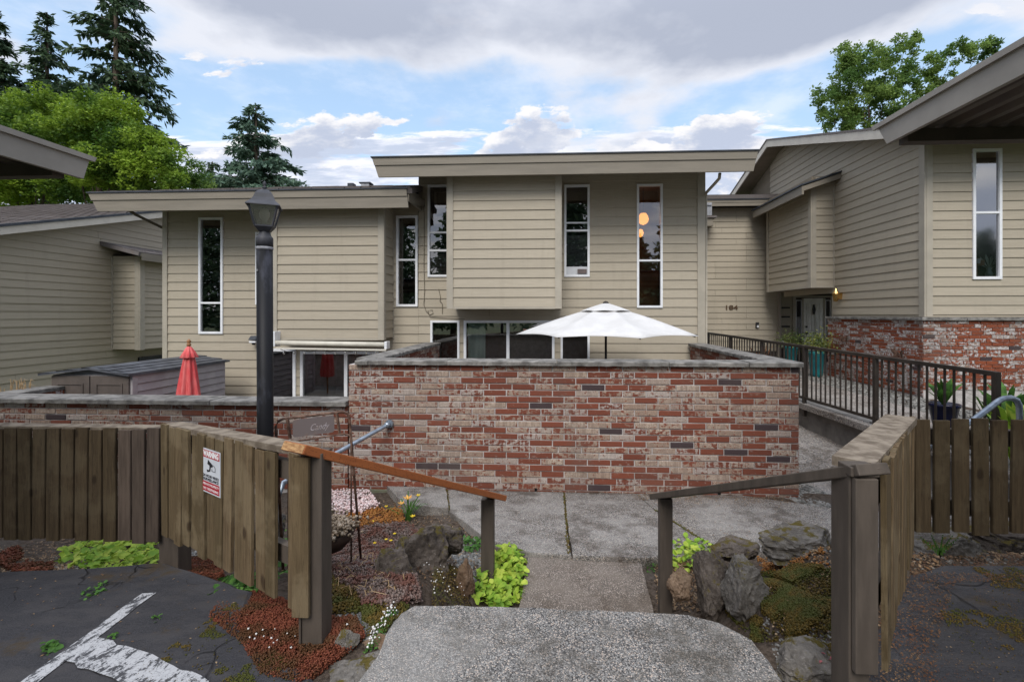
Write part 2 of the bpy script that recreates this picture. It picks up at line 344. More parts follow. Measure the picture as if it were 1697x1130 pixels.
def m_cedar():
    m, nt, bs = new_mat('orange_stained_timber'); p = pos(nt, (1, 1, 1), obj=True)
    mp = nd(nt, 'ShaderNodeMapping'); lk(nt, p, mp.inputs[0]); mp.inputs['Scale'].default_value = (1.5, 22, 22)
    g = nz(nt, mp.outputs[0], 3, 6, .65)
    w = nd(nt, 'ShaderNodeTexVoronoi'); mp2 = nd(nt, 'ShaderNodeMapping'); lk(nt, p, mp2.inputs[0]); mp2.inputs['Scale'].default_value = (60, 130, 130); lk(nt, mp2.outputs[0], w.inputs['Vector'])
    w.inputs['Scale'].default_value = 1
    c = mixc(nt, g, (0.24, 0.062, 0.016), (0.42, 0.135, 0.036))
    c = mixc(nt, mrange(nt, w.outputs['Distance'], .22, .32, .7, 0), c, (0.13, 0.035, 0.012))
    lk(nt, c, bs.inputs['Base Color']); bs.inputs['Roughness'].default_value = .6
    bump(nt, bs, g, .3, .004); return m
M_CEDAR = m_cedar()
M_ENDGRAIN = simple('timber_end_grain', (0.50, 0.30, 0.14), (0.26, 0.13, 0.055), 26, .8, bmp=.5, sc=(1, 1, 3))
def m_lamp_post():
    m, nt, bs = new_mat('chalky_black_paint'); p = pos(nt, (1, 1, .35))
    n = nz(nt, p, 8, 6, .62); f = nz(nt, p, 50, 4, .7)
    bs.inputs['Specular IOR Level'].default_value = .25
    c = mixc(nt, mrange(nt, n, .52, .72), (0.007, 0.007, 0.009), (0.05, 0.052, 0.068)); c = mixc(nt, mrange(nt, f, .62, .8, 0, .3), c, (.10, .10, .115))
    lk(nt, c, bs.inputs['Base Color']); bs.inputs['Roughness'].default_value = .55; bump(nt, bs, f, .2, .003); return m
M_POST = m_lamp_post()
def m_shingle():
    m, nt, bs = new_mat('asphalt_shingle')
    v = pos(nt); n = nz(nt, v, 40, 5, .7); b = nz(nt, v, 5, 4, .6)
    r = rnd(nt)
    c = mixc(nt, n, (0.10, 0.085, 0.08), (0.24, 0.215, 0.21)); c = mixc(nt, mrange(nt, r, 0, 1, 0, .5, sm=False), c, (0.085, 0.072, 0.07))
    c = mixc(nt, mrange(nt, b, .5, .7, 0, .4), c, (0.14, 0.11, 0.085))
    lk(nt, c, bs.inputs['Base Color']); bs.inputs['Roughness'].default_value = .95; bump(nt, bs, n, .5, .01); return m
M_SHINGLE = m_shingle()
M_FLASH = simple('dark_metal_flashing', (0.03, 0.036, 0.046), (0.055, 0.06, 0.07), 5, .5)
def m_glass(name, tint=(.82, .86, .86), refl=.15, rough=.0):
    m = bpy.data.materials.new(name); m.use_nodes = True; nt = m.node_tree; nt.nodes.remove(nt.nodes['Principled BSDF'])
    t = nd(nt, 'ShaderNodeBsdfTransparent'); t.inputs[0].default_value = (*tint, 1)
    g = nd(nt, 'ShaderNodeBsdfGlossy'); g.inputs['Roughness'].default_value = rough; g.inputs[0].default_value = (1, 1, 1, 1)
    f = nd(nt, 'ShaderNodeFresnel'); f.inputs[0].default_value = 1.6
    fac = mth(nt, 'ADD', f.outputs[0], refl, clamp=True)
    b = nd(nt, 'ShaderNodeBump'); b.inputs['Strength'].default_value = .02; b.inputs['Distance'].default_value = .02
    lk(nt, nz(nt, pos(nt), 2.5, 2, .5), b.inputs['Height']); lk(nt, b.outputs[0], g.inputs['Normal'])
    mx = nd(nt, 'ShaderNodeMixShader'); lk(nt, fac, mx.inputs[0]); lk(nt, t.outputs[0], mx.inputs[1]); lk(nt, g.outputs[0], mx.inputs[2])
    lk(nt, mx.outputs[0], nt.nodes['Material Output'].inputs[0]); return m
M_GLASS = m_glass('window_glass'); M_SEED = m_glass('seeded_lantern_glass', (.80, .80, .77), .16, .25); M_SKYGLASS = m_glass('obscured_glass', (.6, .65, .7), .30, .06)
def m_emit(name, c, s):
    m = bpy.data.materials.new(name); m.use_nodes = True; nt = m.node_tree; bs = nt.nodes['Principled BSDF']
    bs.inputs['Base Color'].default_value = (*c, 1); bs.inputs['Emission Color'].default_value = (*c, 1); bs.inputs['Emission Strength'].default_value = s; return m
M_BULB = m_emit('lit_lamp_shade', (1.0, 0.36, 0.06), 1.0)
M_BULB2 = simple('unlit_bulb', (.75, .7, .58), (.7, .66, .55), 5, .3)
def m_leaf(name, a, b, c=None, trans=.35, clump=.5, rough=.6):
    m = bpy.data.materials.new(name); m.use_nodes = True; nt = m.node_tree; bs = nt.nodes['Principled BSDF']
    r = nd(nt, 'ShaderNodeNewGeometry').outputs['Random Per Island']; o = nd(nt, 'ShaderNodeObjectInfo').outputs['Random']
    r = mth(nt, 'FRACT', mth(nt, 'ADD', r, o))
    col = mixc(nt, r, a, b)
    if c is not None: col = mixc(nt, mrange(nt, nz(nt, pos(nt), clump, 4, .6), .42, .62), col, c)
    lk(nt, col, bs.inputs['Base Color']); bs.inputs['Roughness'].default_value = rough; bs.inputs['Specular IOR Level'].default_value = .25
    t = nd(nt, 'ShaderNodeBsdfTranslucent'); lk(nt, col, t.inputs[0])
    mx = nd(nt, 'ShaderNodeMixShader'); mx.inputs[0].default_value = trans
    lk(nt, bs.outputs[0], mx.inputs[1]); lk(nt, t.outputs[0], mx.inputs[2]); lk(nt, mx.outputs[0], nt.nodes['Material Output'].inputs[0]); return m
L_BRIGHT = m_leaf('bright_green_leaves', (0.16, 0.27, 0.02), (0.31, 0.43, 0.045), (0.055, 0.12, 0.018), .4, .45)
L_MID = m_leaf('mid_green_leaves', (0.16, 0.26, 0.06), (0.27, 0.37, 0.09), (0.09, 0.17, 0.04), .5, .7)
L_FIR = m_leaf('fir_needles', (0.065, 0.115, 0.06), (0.12, 0.175, 0.085), (0.05, 0.09, 0.055), .25, .5)
L_SPRUCE = m_leaf('blue_green_needles', (0.11, 0.18, 0.125), (0.18, 0.265, 0.175), (0.09, 0.15, 0.11), .3, .8)
L_LIME = m_leaf('lime_leaves', (0.26, 0.42, 0.035), (0.55, 0.62, 0.10), (0.20, 0.36, 0.04), .3, 6)
L_GREEN = m_leaf('garden_leaves', (0.06, 0.16, 0.03), (0.13, 0.27, 0.05), (0.05, 0.12, 0.025), .3, 6)
L_DRY = m_leaf('dry_leaves', (0.22, 0.12, 0.055), (0.38, 0.27, 0.16), (0.13, 0.075, 0.04), .1, 8)
L_SEDUM = m_leaf('red_stonecrop', (0.13, 0.030, 0.016), (0.24, 0.075, 0.038), (0.10, 0.045, 0.018), .15, 7)
L_SEDUM2 = m_leaf('mauve_grey_stonecrop', (0.14, 0.10, 0.085), (0.26, 0.20, 0.175), (0.17, 0.075, 0.055), .15, 7)
L_SEDUM3 = m_leaf('rust_stonecrop', (0.36, 0.12, 0.03), (0.42, 0.20, 0.05), (0.25, 0.11, 0.03), .15, 9)
L_MOSS = m_leaf('ochre_moss', (0.06, 0.045, 0.010), (0.16, 0.10, 0.018), (0.07, 0.075, 0.014), .1, 7)
L_PINK = m_leaf('pale_pink_blossom', (0.72, 0.52, 0.50), (0.84, 0.74, 0.72), None, .2)
L_WHITE = m_leaf('white_blossom', (0.80, 0.76, 0.74), (0.86, 0.85, 0.8), None, .2)
L_YELLOW = m_leaf('yellow_blossom', (0.80, 0.52, 0.02), (0.85, 0.66, 0.05), None, .2)
L_ORANGE = m_leaf('orange_blossom', (0.85, 0.36, 0.07), (0.9, 0.55, 0.12), None, .3)
L_STRAW = m_leaf('dry_stems', (0.45, 0.30, 0.15), (0.5, 0.36, 0.22), None, .2)
M_PEBBLE = simple('river_pebble', (0.23, 0.22, 0.20), (0.13, 0.125, 0.115), 8, .8, rand=.4)

# ------------------------------------------------------------------ mesh helpers
WORLD = {}
def tag(o, label=None, cat=None, group=None, kind=None):
    if label: o['label'] = label
    if cat: o['category'] = cat
    if group: o['group'] = group
    if kind: o['kind'] = kind
    return o
def thing(name, label, cat, loc=(0, 0, 0), group=None):
    o = bpy.data.objects.new(name, None); COL.objects.link(o); o.location = loc; o.empty_display_size = .1
    WORLD[o] = Vector(loc); return tag(o, label, cat, group)
class MB:
    def __init__(s): s.v = []; s.f = []; s.m = []
    def add(s, verts, faces, mi=0):
        b = len(s.v); s.v += [tuple(v) for v in verts]; s.f += [tuple(i + b for i in f) for f in faces]; s.m += [mi] * len(faces)
    def box(s, a, b, mi=0):
        x0, y0, z0 = a; x1, y1, z1 = b
        s.add([(x0, y0, z0), (x1, y0, z0), (x1, y1, z0), (x0, y1, z0), (x0, y0, z1), (x1, y0, z1), (x1, y1, z1), (x0, y1, z1)],
              [(0, 3, 2, 1), (4, 5, 6, 7), (0, 1, 5, 4), (1, 2, 6, 5), (2, 3, 7, 6), (3, 0, 4, 7)], mi)
    def hexa(s, p, mi=0):   # 8 points: bottom 4, top 4
        s.add(p, [(0, 3, 2, 1), (4, 5, 6, 7), (0, 1, 5, 4), (1, 2, 6, 5), (2, 3, 7, 6), (3, 0, 4, 7)], mi)
    def fbox(s, F, s0, s1, d0, d1, z0, z1, mi=0):
        s.hexa([F(s0, d1, z0), F(s1, d1, z0), F(s1, d0, z0), F(s0, d0, z0), F(s0, d1, z1), F(s1, d1, z1), F(s1, d0, z1), F(s0, d0, z1)], mi)
    def quad(s, *p, mi=0): s.add(p, [tuple(range(len(p)))], mi)
    def beam(s, a, b, w, h, mi=0, up=(0, 0, 1)):
        a = Vector(a); b = Vector(b); d = (b - a).normalized(); r = d.cross(Vector(up)).normalized(); u = r.cross(d)
        P = []
        for q in (a, b):
            for i, j in ((-1, -1), (1, -1), (1, 1), (-1, 1)): P.append(q + r * (i * w / 2) + u * (j * h / 2))
        s.add(P, [(0, 1, 2, 3), (7, 6, 5, 4), (0, 4, 5, 1), (1, 5, 6, 2), (2, 6, 7, 3), (3, 7, 4, 0)], mi)
    def tube(s, pts, r, n=8, mi=0, caps=True):
        pts = [Vector(p) for p in pts]; rs = r if isinstance(r, (list, tuple)) else [r] * len(pts); rings = []
        for i, p in enumerate(pts):
            d = (pts[min(i + 1, len(pts) - 1)] - pts[max(i - 1, 0)]).normalized()
            a = d.cross(Vector((0, 0, 1))) if abs(d.z) < .95 else d.cross(Vector((1, 0, 0)))
            a.normalize(); b = d.cross(a); rings.append([p + (a * math.cos(2 * math.pi * k / n) + b * math.sin(2 * math.pi * k / n)) * rs[i] for k in range(n)])
        V = [v for rg in rings for v in rg]; Fc = []
        for i in range(len(pts) - 1):
            for k in range(n): Fc.append((i * n + k, i * n + (k + 1) % n, (i + 1) * n + (k + 1) % n, (i + 1) * n + k))
        if caps: Fc += [tuple(range(n - 1, -1, -1)), tuple((len(pts) - 1) * n + k for k in range(n))]
        s.add(V, Fc, mi)
    def lathe(s, c, prof, n=16, mi=0, rot=0.0):
        V = []; Fc = []
        for (r, z) in prof:
            for k in range(n): V.append((c[0] + r * math.cos(2 * math.pi * k / n + rot), c[1] + r * math.sin(2 * math.pi * k / n + rot), c[2] + z))
        for i in range(len(prof) - 1):
            for k in range(n): Fc.append((i * n + k, i * n + (k + 1) % n, (i + 1) * n + (k + 1) % n, (i + 1) * n + k))
        Fc += [tuple(range(n - 1, -1, -1)), tuple((len(prof) - 1) * n + k for k in range(n))]
        s.add(V, Fc, mi)
    def build(s, name, mat, parent=None, smooth=False, bevel=0.0, origin=None):
        V = np.array(s.v, dtype=float)
        o0 = Vector(origin) if origin is not None else Vector(((V.min(0) + V.max(0)) / 2).tolist())
        me = bpy.data.meshes.new(name); me.from_pydata([tuple(Vector(v) - o0) for v in s.v], [], s.f)
        mats = mat if isinstance(mat, (list, tuple)) else [mat]
        for q in mats: me.materials.append(q)
        if len(mats) > 1: me.polygons.foreach_set('material_index', s.m)
        if smooth: me.polygons.foreach_set('use_smooth', [True] * len(me.polygons))
        me.update()
        o = link_obj(name, me, o0, parent)
        if bevel:
            b = o.modifiers.new('bevel', 'BEVEL'); b.width = bevel; b.segments = 2; b.limit_method = 'ANGLE'
        return o
def link_obj(name, me, loc, parent=None, rot=None, scale=None):
    o = bpy.data.objects.new(name, me); COL.objects.link(o); loc = Vector(loc)
    if parent is not None:
        o.parent = parent; o.location = loc - WORLD[parent]
    else: o.location = loc
    WORLD[o] = loc
    if rot is not None: o.rotation_euler = rot
    if scale is not None: o.scale = scale
    return o
def np_mesh(name, V, F, mat, parent=None, smooth=False):     # V (n,3), F (m,k)
    me = bpy.data.meshes.new(name); n, mfa, k = len(V), len(F), F.shape[1]
    me.vertices.add(n); me.vertices.foreach_set('co', np.ascontiguousarray(V, dtype=np.float32).ravel())
    me.loops.add(mfa * k); me.loops.foreach_set('vertex_index', np.ascontiguousarray(F, dtype=np.int32).ravel())
    me.polygons.add(mfa); me.polygons.foreach_set('loop_start', np.arange(mfa, dtype=np.int32) * k)
    if smooth: me.polygons.foreach_set('use_smooth', np.ones(mfa, dtype=bool))
    me.update(calc_edges=True); me.validate(); me.materials.append(mat)
    o = bpy.data.objects.new(name, me); COL.objects.link(o)
    if parent is not None: o.parent = parent; o.location = -WORLD[parent]
    WORLD[o] = Vector((0, 0, 0)); return o
def rotmats(n, tilt=1.0, rng=RNG, up=None):
    # random rotations: yaw anything, tilt limited (radians-ish)
    yaw = rng.uniform(0, 2 * np.pi, n); ti = rng.uniform(-tilt, tilt, n); ro = rng.uniform(-tilt, tilt, n)
    cy, sy = np.cos(yaw), np.sin(yaw); ct, st = np.cos(ti), np.sin(ti); cr, sr = np.cos(ro), np.sin(ro)
    Rz = np.zeros((n, 3, 3)); Rz[:, 0, 0] = cy; Rz[:, 0, 1] = -sy; Rz[:, 1, 0] = sy; Rz[:, 1, 1] = cy; Rz[:, 2, 2] = 1
    Rx = np.zeros((n, 3, 3)); Rx[:, 0, 0] = 1; Rx[:, 1, 1] = ct; Rx[:, 1, 2] = -st; Rx[:, 2, 1] = st; Rx[:, 2, 2] = ct
    Ry = np.zeros((n, 3, 3)); Ry[:, 1, 1] = 1; Ry[:, 0, 0] = cr; Ry[:, 0, 2] = sr; Ry[:, 2, 0] = -sr; Ry[:, 2, 2] = cr
    return Rz @ Rx @ Ry
LEAF4 = (np.array([(0, 0, 0), (.5, .28, .12), (1, 0, 0), (.5, -.28, .12)], float), np.array([(0, 1, 2, 3)]))
LEAF6 = (np.array([(0, 0, 0), (.3, .38, .10), (.75, .30, .06), (1, 0, -.05), (.75, -.30, .06), (.3, -.38, .10), (.45, 0, 0)], float),
         np.array([(0, 6, 1), (1, 6, 2), (2, 6, 3), (3, 6, 4), (4, 6, 5), (5, 6, 0)]))
OCTA = (np.array([(1, 0, 0), (0, 1, 0), (-1, 0, 0), (0, -1, 0), (0, 0, 1), (0, 0, -.6)], float),
        np.array([(0, 1, 4), (1, 2, 4), (2, 3, 4), (3, 0, 4), (1, 0, 5), (2, 1, 5), (3, 2, 5), (0, 3, 5)]))
def scatter(name, P, size, tmpl, mat, parent=None, tilt=1.2, sc=(1, 1, 1), smooth=False):
    P = np.asarray(P, float); n = len(P); tv, tf = tmpl
    Rm = rotmats(n, tilt); S = np.asarray(size, float).reshape(-1, 1, 1) * np.ones((n, 1, 1))
    V = np.einsum('nij,kj->nki', Rm, tv * np.array(sc)) * S + P[:, None, :]
    F = (tf[None] + (np.arange(n) * len(tv))[:, None, None]).reshape(-1, tf.shape[1])
    return np_mesh(name, V.reshape(-1, 3), F, mat, parent, smooth)
def ico(sub=1):
    t = (1 + 5 ** .5) / 2
    V = [(-1, t, 0), (1, t, 0), (-1, -t, 0), (1, -t, 0), (0, -1, t), (0, 1, t), (0, -1, -t), (0, 1, -t), (t, 0, -1), (t, 0, 1), (-t, 0, -1), (-t, 0, 1)]
    V = [Vector(v).normalized() for v in V]
    F = [(0, 11, 5), (0, 5, 1), (0, 1, 7), (0, 7, 10), (0, 10, 11), (1, 5, 9), (5, 11, 4), (11, 10, 2), (10, 7, 6), (7, 1, 8), (3, 9, 4), (3, 4, 2), (3, 2, 6), (3, 6, 8), (3, 8, 9), (4, 9, 5), (2, 4, 11), (6, 2, 10), (8, 6, 7), (9, 8, 1)]
    for _ in range(sub):
        c = {}; nf = []
        def mid(a, b):
            k = (min(a, b), max(a, b))
            if k not in c: V.append(((V[a] + V[b]) / 2).normalized()); c[k] = len(V) - 1
            return c[k]
        for a, b, d in F:
            x, y, z = mid(a, b), mid(b, d), mid(d, a); nf += [(a, x, z), (b, y, x), (d, z, y), (x, y, z)]
        F = nf
    return V, F
PEB = (np.array([tuple(v) for v in ico(0)[0]]), np.array(ico(0)[1]))
def text_mesh(parent, name, body, size, F, s, z, d, mat, extrude=.001, bold=0.0, shear=0.0, width=None, sgn=1):
    cu = bpy.data.curves.new('t', 'FONT'); cu.body = body; cu.size = size; cu.extrude = extrude; cu.align_x = 'CENTER'; cu.align_y = 'CENTER'; cu.offset = bold; cu.shear = shear
    o = bpy.data.objects.new('t', cu); COL.objects.link(o)
    bpy.context.view_layer.update()
    me = bpy.data.meshes.new_from_object(o.evaluated_get(bpy.context.evaluated_depsgraph_get()))
    COL.objects.unlink(o); bpy.data.objects.remove(o)
    co = [v.co.copy() for v in me.vertices]; w = max(c.x for c in co) - min(c.x for c in co)
    k = width / w if width else 1.0
    V = [F(s + c.x * k * sgn, d + c.z, z + c.y) for c in co]
    mb = MB(); mb.add(V, [tuple(p.vertices) for p in me.polygons]); bpy.data.meshes.remove(me)
    return mb.build(name, mat, parent)

# a point of the place seen at a photo pixel, on the plane y = Y (or x = X)
TC, TS = math.cos(R(3)), math.sin(R(3))
def ray(px, py):
    u = (px - 880.4) / 755; v = (520 - py) / 755
    return Vector((-TS + u * TC, TC + u * TS, v))
def at(px, py, Y): d = ray(px, py); return d * (Y / d.y)
def atX(px, py, X): d = ray(px, py); return d * (X / d.x)
def atZ(px, py, Z): d = ray(px, py); return d * (Z / d.z)
def fx(px, Y): return at(px, 520, Y).x
def fz(py, Y, px=920): return at(px, py, Y).z

def front(Y): return lambda s, d, z: (s, Y - d, z)
def side_r(X): return lambda s, d, z: (X - d, s, z)          # wall facing -X
def side_l(X): return lambda s, d, z: (X + d, s, z)          # wall facing +X

# ------------------------------------------------------------------ ground
def za(x): return -1.42 + 0.035 * min(0.0, x + 1.0)
def sstep(t): t = max(0.0, min(1.0, t)); return t * t * (3 - 2 * t)
def zpath(y):
    if y < 5.5: return -1.98 - (max(y, 3.0) - 3.7) * 0.085
    return -2.133 + (y - 5.5) * 0.05
def zt(x, y):
    z = za(x) - .022 - .66 * sstep((y - 2.0) / 2.3)
    if y > 4.3: z -= (y - 4.3) * .04
    if x > 1.35: # right of the fence the car park stays high a little further
        k = sstep((x - 1.25) / .4) * (1 - sstep((y - 2.9) / .5)); z2 = -1.452 - .10 * sstep((y - 2.7) / .7); z = z * (1 - k) + z2 * k
    d = max(-.28 - x, x - .72, 0.0)
    k = 1 - sstep(d / .55); z = z * (1 - k) + min(z, -2.07) * k if y > 2.12 else z - .04 * k
    return z
def zn(x, y):
    z = zt(x, y); f = max(.18, min(1, .18 + (za(x) - .03 - z) * 7)); return z + f * (.030 * mnoise.noise((x * 3.1, y * 3.1, 0)) + .014 * mnoise.noise((x * 11, y * 11, 3)))
def ground_grid(name, x0, x1, y0, y1, st, zf, mat, kind='structure'):
    nx = int((x1 - x0) / st) + 1; ny = int((y1 - y0) / st) + 1
    V = np.array([(x0 + (x1 - x0) * i / (nx - 1), y0 + (y1 - y0) * j / (ny - 1), 0) for j in range(ny) for i in range(nx)], float)
    V[:, 2] = [zf(x, y) for x, y in V[:, :2]]
    F = np.array([(j * nx + i, j * nx + i + 1, (j + 1) * nx + i + 1, (j + 1) * nx + i) for j in range(ny - 1) for i in range(nx - 1)])
    o = np_mesh(name, V, F, mat, None, True); tag(o, kind=kind); return o
g = MB(); g.quad((-600, -600, -2.75), (600, -600, -2.75), (600, 900, -2.75), (-600, 900, -2.75)); tag(g.build('ground', simple('far_ground', (.10, .12, .05), (.07, .08, .04), .2, 1)), kind='structure')
ground_grid('garden_bed', -7.3, 4.45, 0.6, 5.6, .055, zn, M_SOIL)

def ragged(poly, amp, step, seed=0):
    out = []
    for i, a in enumerate(poly):
        b = poly[(i + 1) % len(poly)]; a2 = Vector((a[0], a[1], 0)); b2 = Vector((b[0], b[1], 0)); n = max(1, int((b2 - a2).length / step))
        nrm = (b2 - a2).normalized().cross(Vector((0, 0, 1)))
        for k in range(n):
            p = a2.lerp(b2, k / n); w = mnoise.noise((p.x * 6 + seed, p.y * 6, 0)) * amp + mnoise.noise((p.x * 22 + seed, p.y * 22, 5)) * amp * .5
            p = p + nrm * w; out.append((p.x, p.y))
    return out
from mathutils.geometry import tessellate_polygon
def slab(name, poly, ztop, thick, mat, parent=None, kind='structure', amp=.012, step=.06, seed=0):
    P = ragged(poly, amp, step, seed) if amp else [(p[0], p[1]) for p in poly]
    zf = ztop if callable(ztop) else (lambda x, y: ztop)
    # orient counter-clockwise
    A = sum(P[i][0] * P[(i + 1) % len(P)][1] - P[(i + 1) % len(P)][0] * P[i][1] for i in range(len(P)))
    if A < 0: P = P[::-1]
    n = len(P); top = [(x, y, zf(x, y)) for x, y in P]
    cx = sum(p[0] for p in P) / n; cy = sum(p[1] for p in P) / n
    low = [(x + (x - cx) * .004, y + (y - cy) * .004, zf(x, y) - .012) for x, y in P]; bot = [(x, y, zf(x, y) - thick) for x, y in P]
    tris = tessellate_polygon([[Vector((x, y, 0)) for x, y in P]])
    mb = MB(); mb.add(top, [tuple(t) for t in tris])
    V = top + low + bot; F = []
    for i in range(n):
        j = (i + 1) % n; F += [(n + i, n + j, j, i), (2 * n + i, 2 * n + j, n + j, n + i)]
    mb.add(V, F); o = mb.build(name, mat, parent)
    if kind: tag(o, kind=kind)
    return o

# asphalt either side
aL = [(-9, -4), (-.80, -4), (-.84, 1.55), (-1.02, 1.78), (-1.18, 1.80), (-1.45, 2.02), (-1.60, 2.28), (-1.95, 2.42), (-2.3, 2.56), (-2.9, 2.50), (-3.6, 2.46), (-5.0, 2.5), (-9, 2.5)]
slab('parking_lot', aL, lambda x, y: za(x), .12, M_ASPHALT, amp=.03, step=.09)
aR = [(1.07, -4), (9, -4), (9, 2.78), (4.5, 2.80), (2.9, 2.74), (2.2, 2.68), (1.90, 2.56), (1.42, 2.06), (1.12, 1.70), (1.07, 1.3)]
slab('parking_lot', aR, lambda x, y: -1.418, .12, M_ASPHALT, amp=.03, step=.09, seed=4)
# painted lines on the left asphalt
def ground_strip(name, pts, w, zf, mat, seed=0):
    mb = MB(); prev = None
    P = [Vector((p[0], p[1], 0)) for p in pts]
    Q = []
    for a, b in zip(P, P[1:]):
        n = max(1, int((b - a).length / .05)); Q += [a.lerp(b, k / n) for k in range(n)]
    Q.append(P[-1]); L, Rr = [], []
    for i, q in enumerate(Q):
        d = (Q[min(i + 1, len(Q) - 1)] - Q[max(0, i - 1)]).normalized(); nn = d.cross(Vector((0, 0, 1)))
        j = .12 * w * mnoise.noise((q.x * 20 + seed, q.y * 20, 1))
        for s_, lst in ((1, L), (-1, Rr)):
            p = q + nn * (s_ * w / 2 + j); lst.append((p.x, p.y, zf(p.x, p.y) + .004))
    n = len(Q); mb.add(L + Rr, [(i, n + i, n + i + 1, i + 1) for i in range(n - 1)])
    return tag(mb.build(name, mat), kind='structure')
pa = [atZ(246, 982, -1.455), atZ(170, 1040, -1.455), atZ(62, 1122, -1.46), atZ(-60, 1215, -1.46)]
ground_strip('painted_line', pa, .072, lambda x, y: za(x), M_PAINT)
pb = [atZ(128, 1072, -1.45), atZ(205, 1100, -1.45), atZ(300, 1150, -1.45), atZ(420, 1230, -1.45)]
ground_strip('painted_line', pb, .135, lambda x, y: za(x) + .002, M_PAINT, 5)

# slabs
US = -1.405
slab('concrete_landing', [(-.80, 1.0)] + [tuple(atZ(a_, b_, -1.405).xy) for a_, b_ in ((596, 1129), (628, 1085), (640, 1050), (665, 1016), (688, 1003), (760, 1003), (900, 1008), (1060, 1014), (1140, 1018), (1190, 1032), (1245, 1060), (1275, 1095), (1295, 1130))] + [(.92, 1.0)], US, .28, M_AGG, amp=.014, step=.05)
slab('concrete_landing', [(-.80, -3), (.92, -3), (.92, .99), (-.80, .99)], US, .28, M_AGG, amp=.0)
slab('concrete_step', [(-.24, 2.35), (.70, 2.35), (.66, 2.95), (.70, 3.80), (-.22, 3.84), (-.25, 3.0)], -2.025, .16, M_AGG2, amp=.006, step=.06)
zp = lambda x, y: zpath(y)
slab('walkway_slab', [(-.60, 4.04), (-.20, 3.80), (.128, 3.765), (.10, 4.6), (.10, 5.46), (-1.30, 5.46), (-1.1, 4.72)], zp, .14, M_AGG3, amp=.010, step=.06, seed=2)
slab('walkway_slab', [(-1.62, 4.82), (-1.12, 4.735), (-1.325, 5.46), (-2.05, 5.46)], lambda x, y: zpath(y) + .03, .14, M_AGG3, amp=.010, step=.06, seed=9)
slab('walkway_slab', [(.146, 3.765), (.70, 3.75), (1.25, 3.86), (1.35, 4.0), (1.05, 4.9), (.95, 5.46), (.118, 5.46), (.118, 4.6)], zp, .14, M_AGG3, amp=.010, step=.06, seed=3)
slab('walkway_slab', [(1.37, 4.0), (1.9, 3.9), (2.9, 3.8), (3.6, 4.0), (3.4, 4.7), (2.85, 5.15), (2.2, 5.46), (.97, 5.46), (1.07, 4.9)], zp, .14, M_AGG3, amp=.014, step=.06, seed=5)
ground_grid('gravel_path', 2.55, 4.75, 4.6, 12.6, .2, lambda x, y: zpath(y) - .035 + .012 * mnoise.noise((x * 3, y * 3, 0)), M_GRAVELPATH)
# ramp by the right building
slab('entry_ramp', [(4.62, 3.9), (5.95, 3.9), (5.9, 16), (4.0, 16), (4.07, 12.4)], lambda x, y: -1.60 + .008 * (y - 5), .10, M_GRAVELPATH, amp=.0)
ground_grid('pebble_bed', 5.9, 7.05, 3.4, 15.5, .2, lambda x, y: -1.62 + .008 * (y - 5) + .01 * mnoise.noise((x * 5, y * 5, 0)), M_SOIL)
rb = MB(); rb.box((3.6, 3.2, -2.7), (8.5, 3.95, -1.66)); tag(rb.build('ramp_base', M_CONC), kind='structure')
slab('porch_floor', [(5.9, 11.6), (12.6, 11.6), (12.6, 15.3), (5.9, 15.3)], -1.55, .1, M_GRAVELPATH, amp=0)
# patio floors behind the walls
pf = MB(); pf.box((-7.3, 5.62, -2.3), (2.6, 9.1, -2.02)); tag(pf.build('patio_floor', M_CONC), kind='structure')

# ------------------------------------------------------------------ brick walls
def brick_mesh(L, H, D, name='brick'):
    c = .004; x, z = L / 2, H / 2
    V = [(-x, 0, -z), (x, 0, -z), (x, 0, z), (-x, 0, z), (-x, -D + c, -z), (x, -D + c, -z), (x, -D + c, z), (-x, -D + c, z),
         (-x + c, -D, -z + c), (x - c, -D, -z + c), (x - c, -D, z - c), (-x + c, -D, z - c)]
    F = [(8, 9, 10, 11), (4, 5, 9, 8), (5, 6, 10, 9), (6, 7, 11, 10), (7, 4, 8, 11), (0, 1, 5, 4), (1, 2, 6, 5), (2, 3, 7, 6), (3, 0, 4, 7)]
    me = bpy.data.meshes.new(name); me.from_pydata(V, [], F); me.update(); return me
def brick_face(parent, F, rotz, s0, s1, z0, z1, L, H, mat, joint=.013, D=.05, proud=.006, limit=300, skip=None, ztopf=None, key=None, off=0.0, used=[0]):
    """courses of bricks on the face F; the largest in view are parts, the rest one part"""
    items = []; nz_ = int(round((z1 - z0) / H))
    for r in range(nz_):
        zc = z1 - (r + .5) * H; o = (L * .5 if r % 2 else 0) + off + (L * .25 if r % 5 == 3 else 0)
        s = s0 - (o % L)
        while s < s1 - .02:
            a = max(s, s0); b = min(s + L, s1)
            if b - a > .05 and not (skip and skip((a + b) / 2, zc)): items.append((a, b, zc))
            s += L
    if key: items.sort(key=key)
    full = {}
    rest = MB()
    for i, (a, b, zc) in enumerate(items):
        w = b - a - joint; pr = proud * random.uniform(.2, 1.6)
        if i < limit:
            k = round(w, 3)
            if k not in full:
                full[k] = brick_mesh(w, H - joint, D, 'brick'); full[k].materials.append(mat)
            o = link_obj('brick', full[k], F((a + b) / 2, pr, zc), parent, rot=(random.uniform(-.006, .006), random.uniform(-.010, .010), rotz))
        else:
            rest.fbox(F, a + joint / 2, b - joint / 2, 0, D + pr, zc - H / 2 + joint / 2, zc + H / 2 - joint / 2)
    if rest.v: tag(rest.build('bricks', mat, parent), kind='stuff')
    return items

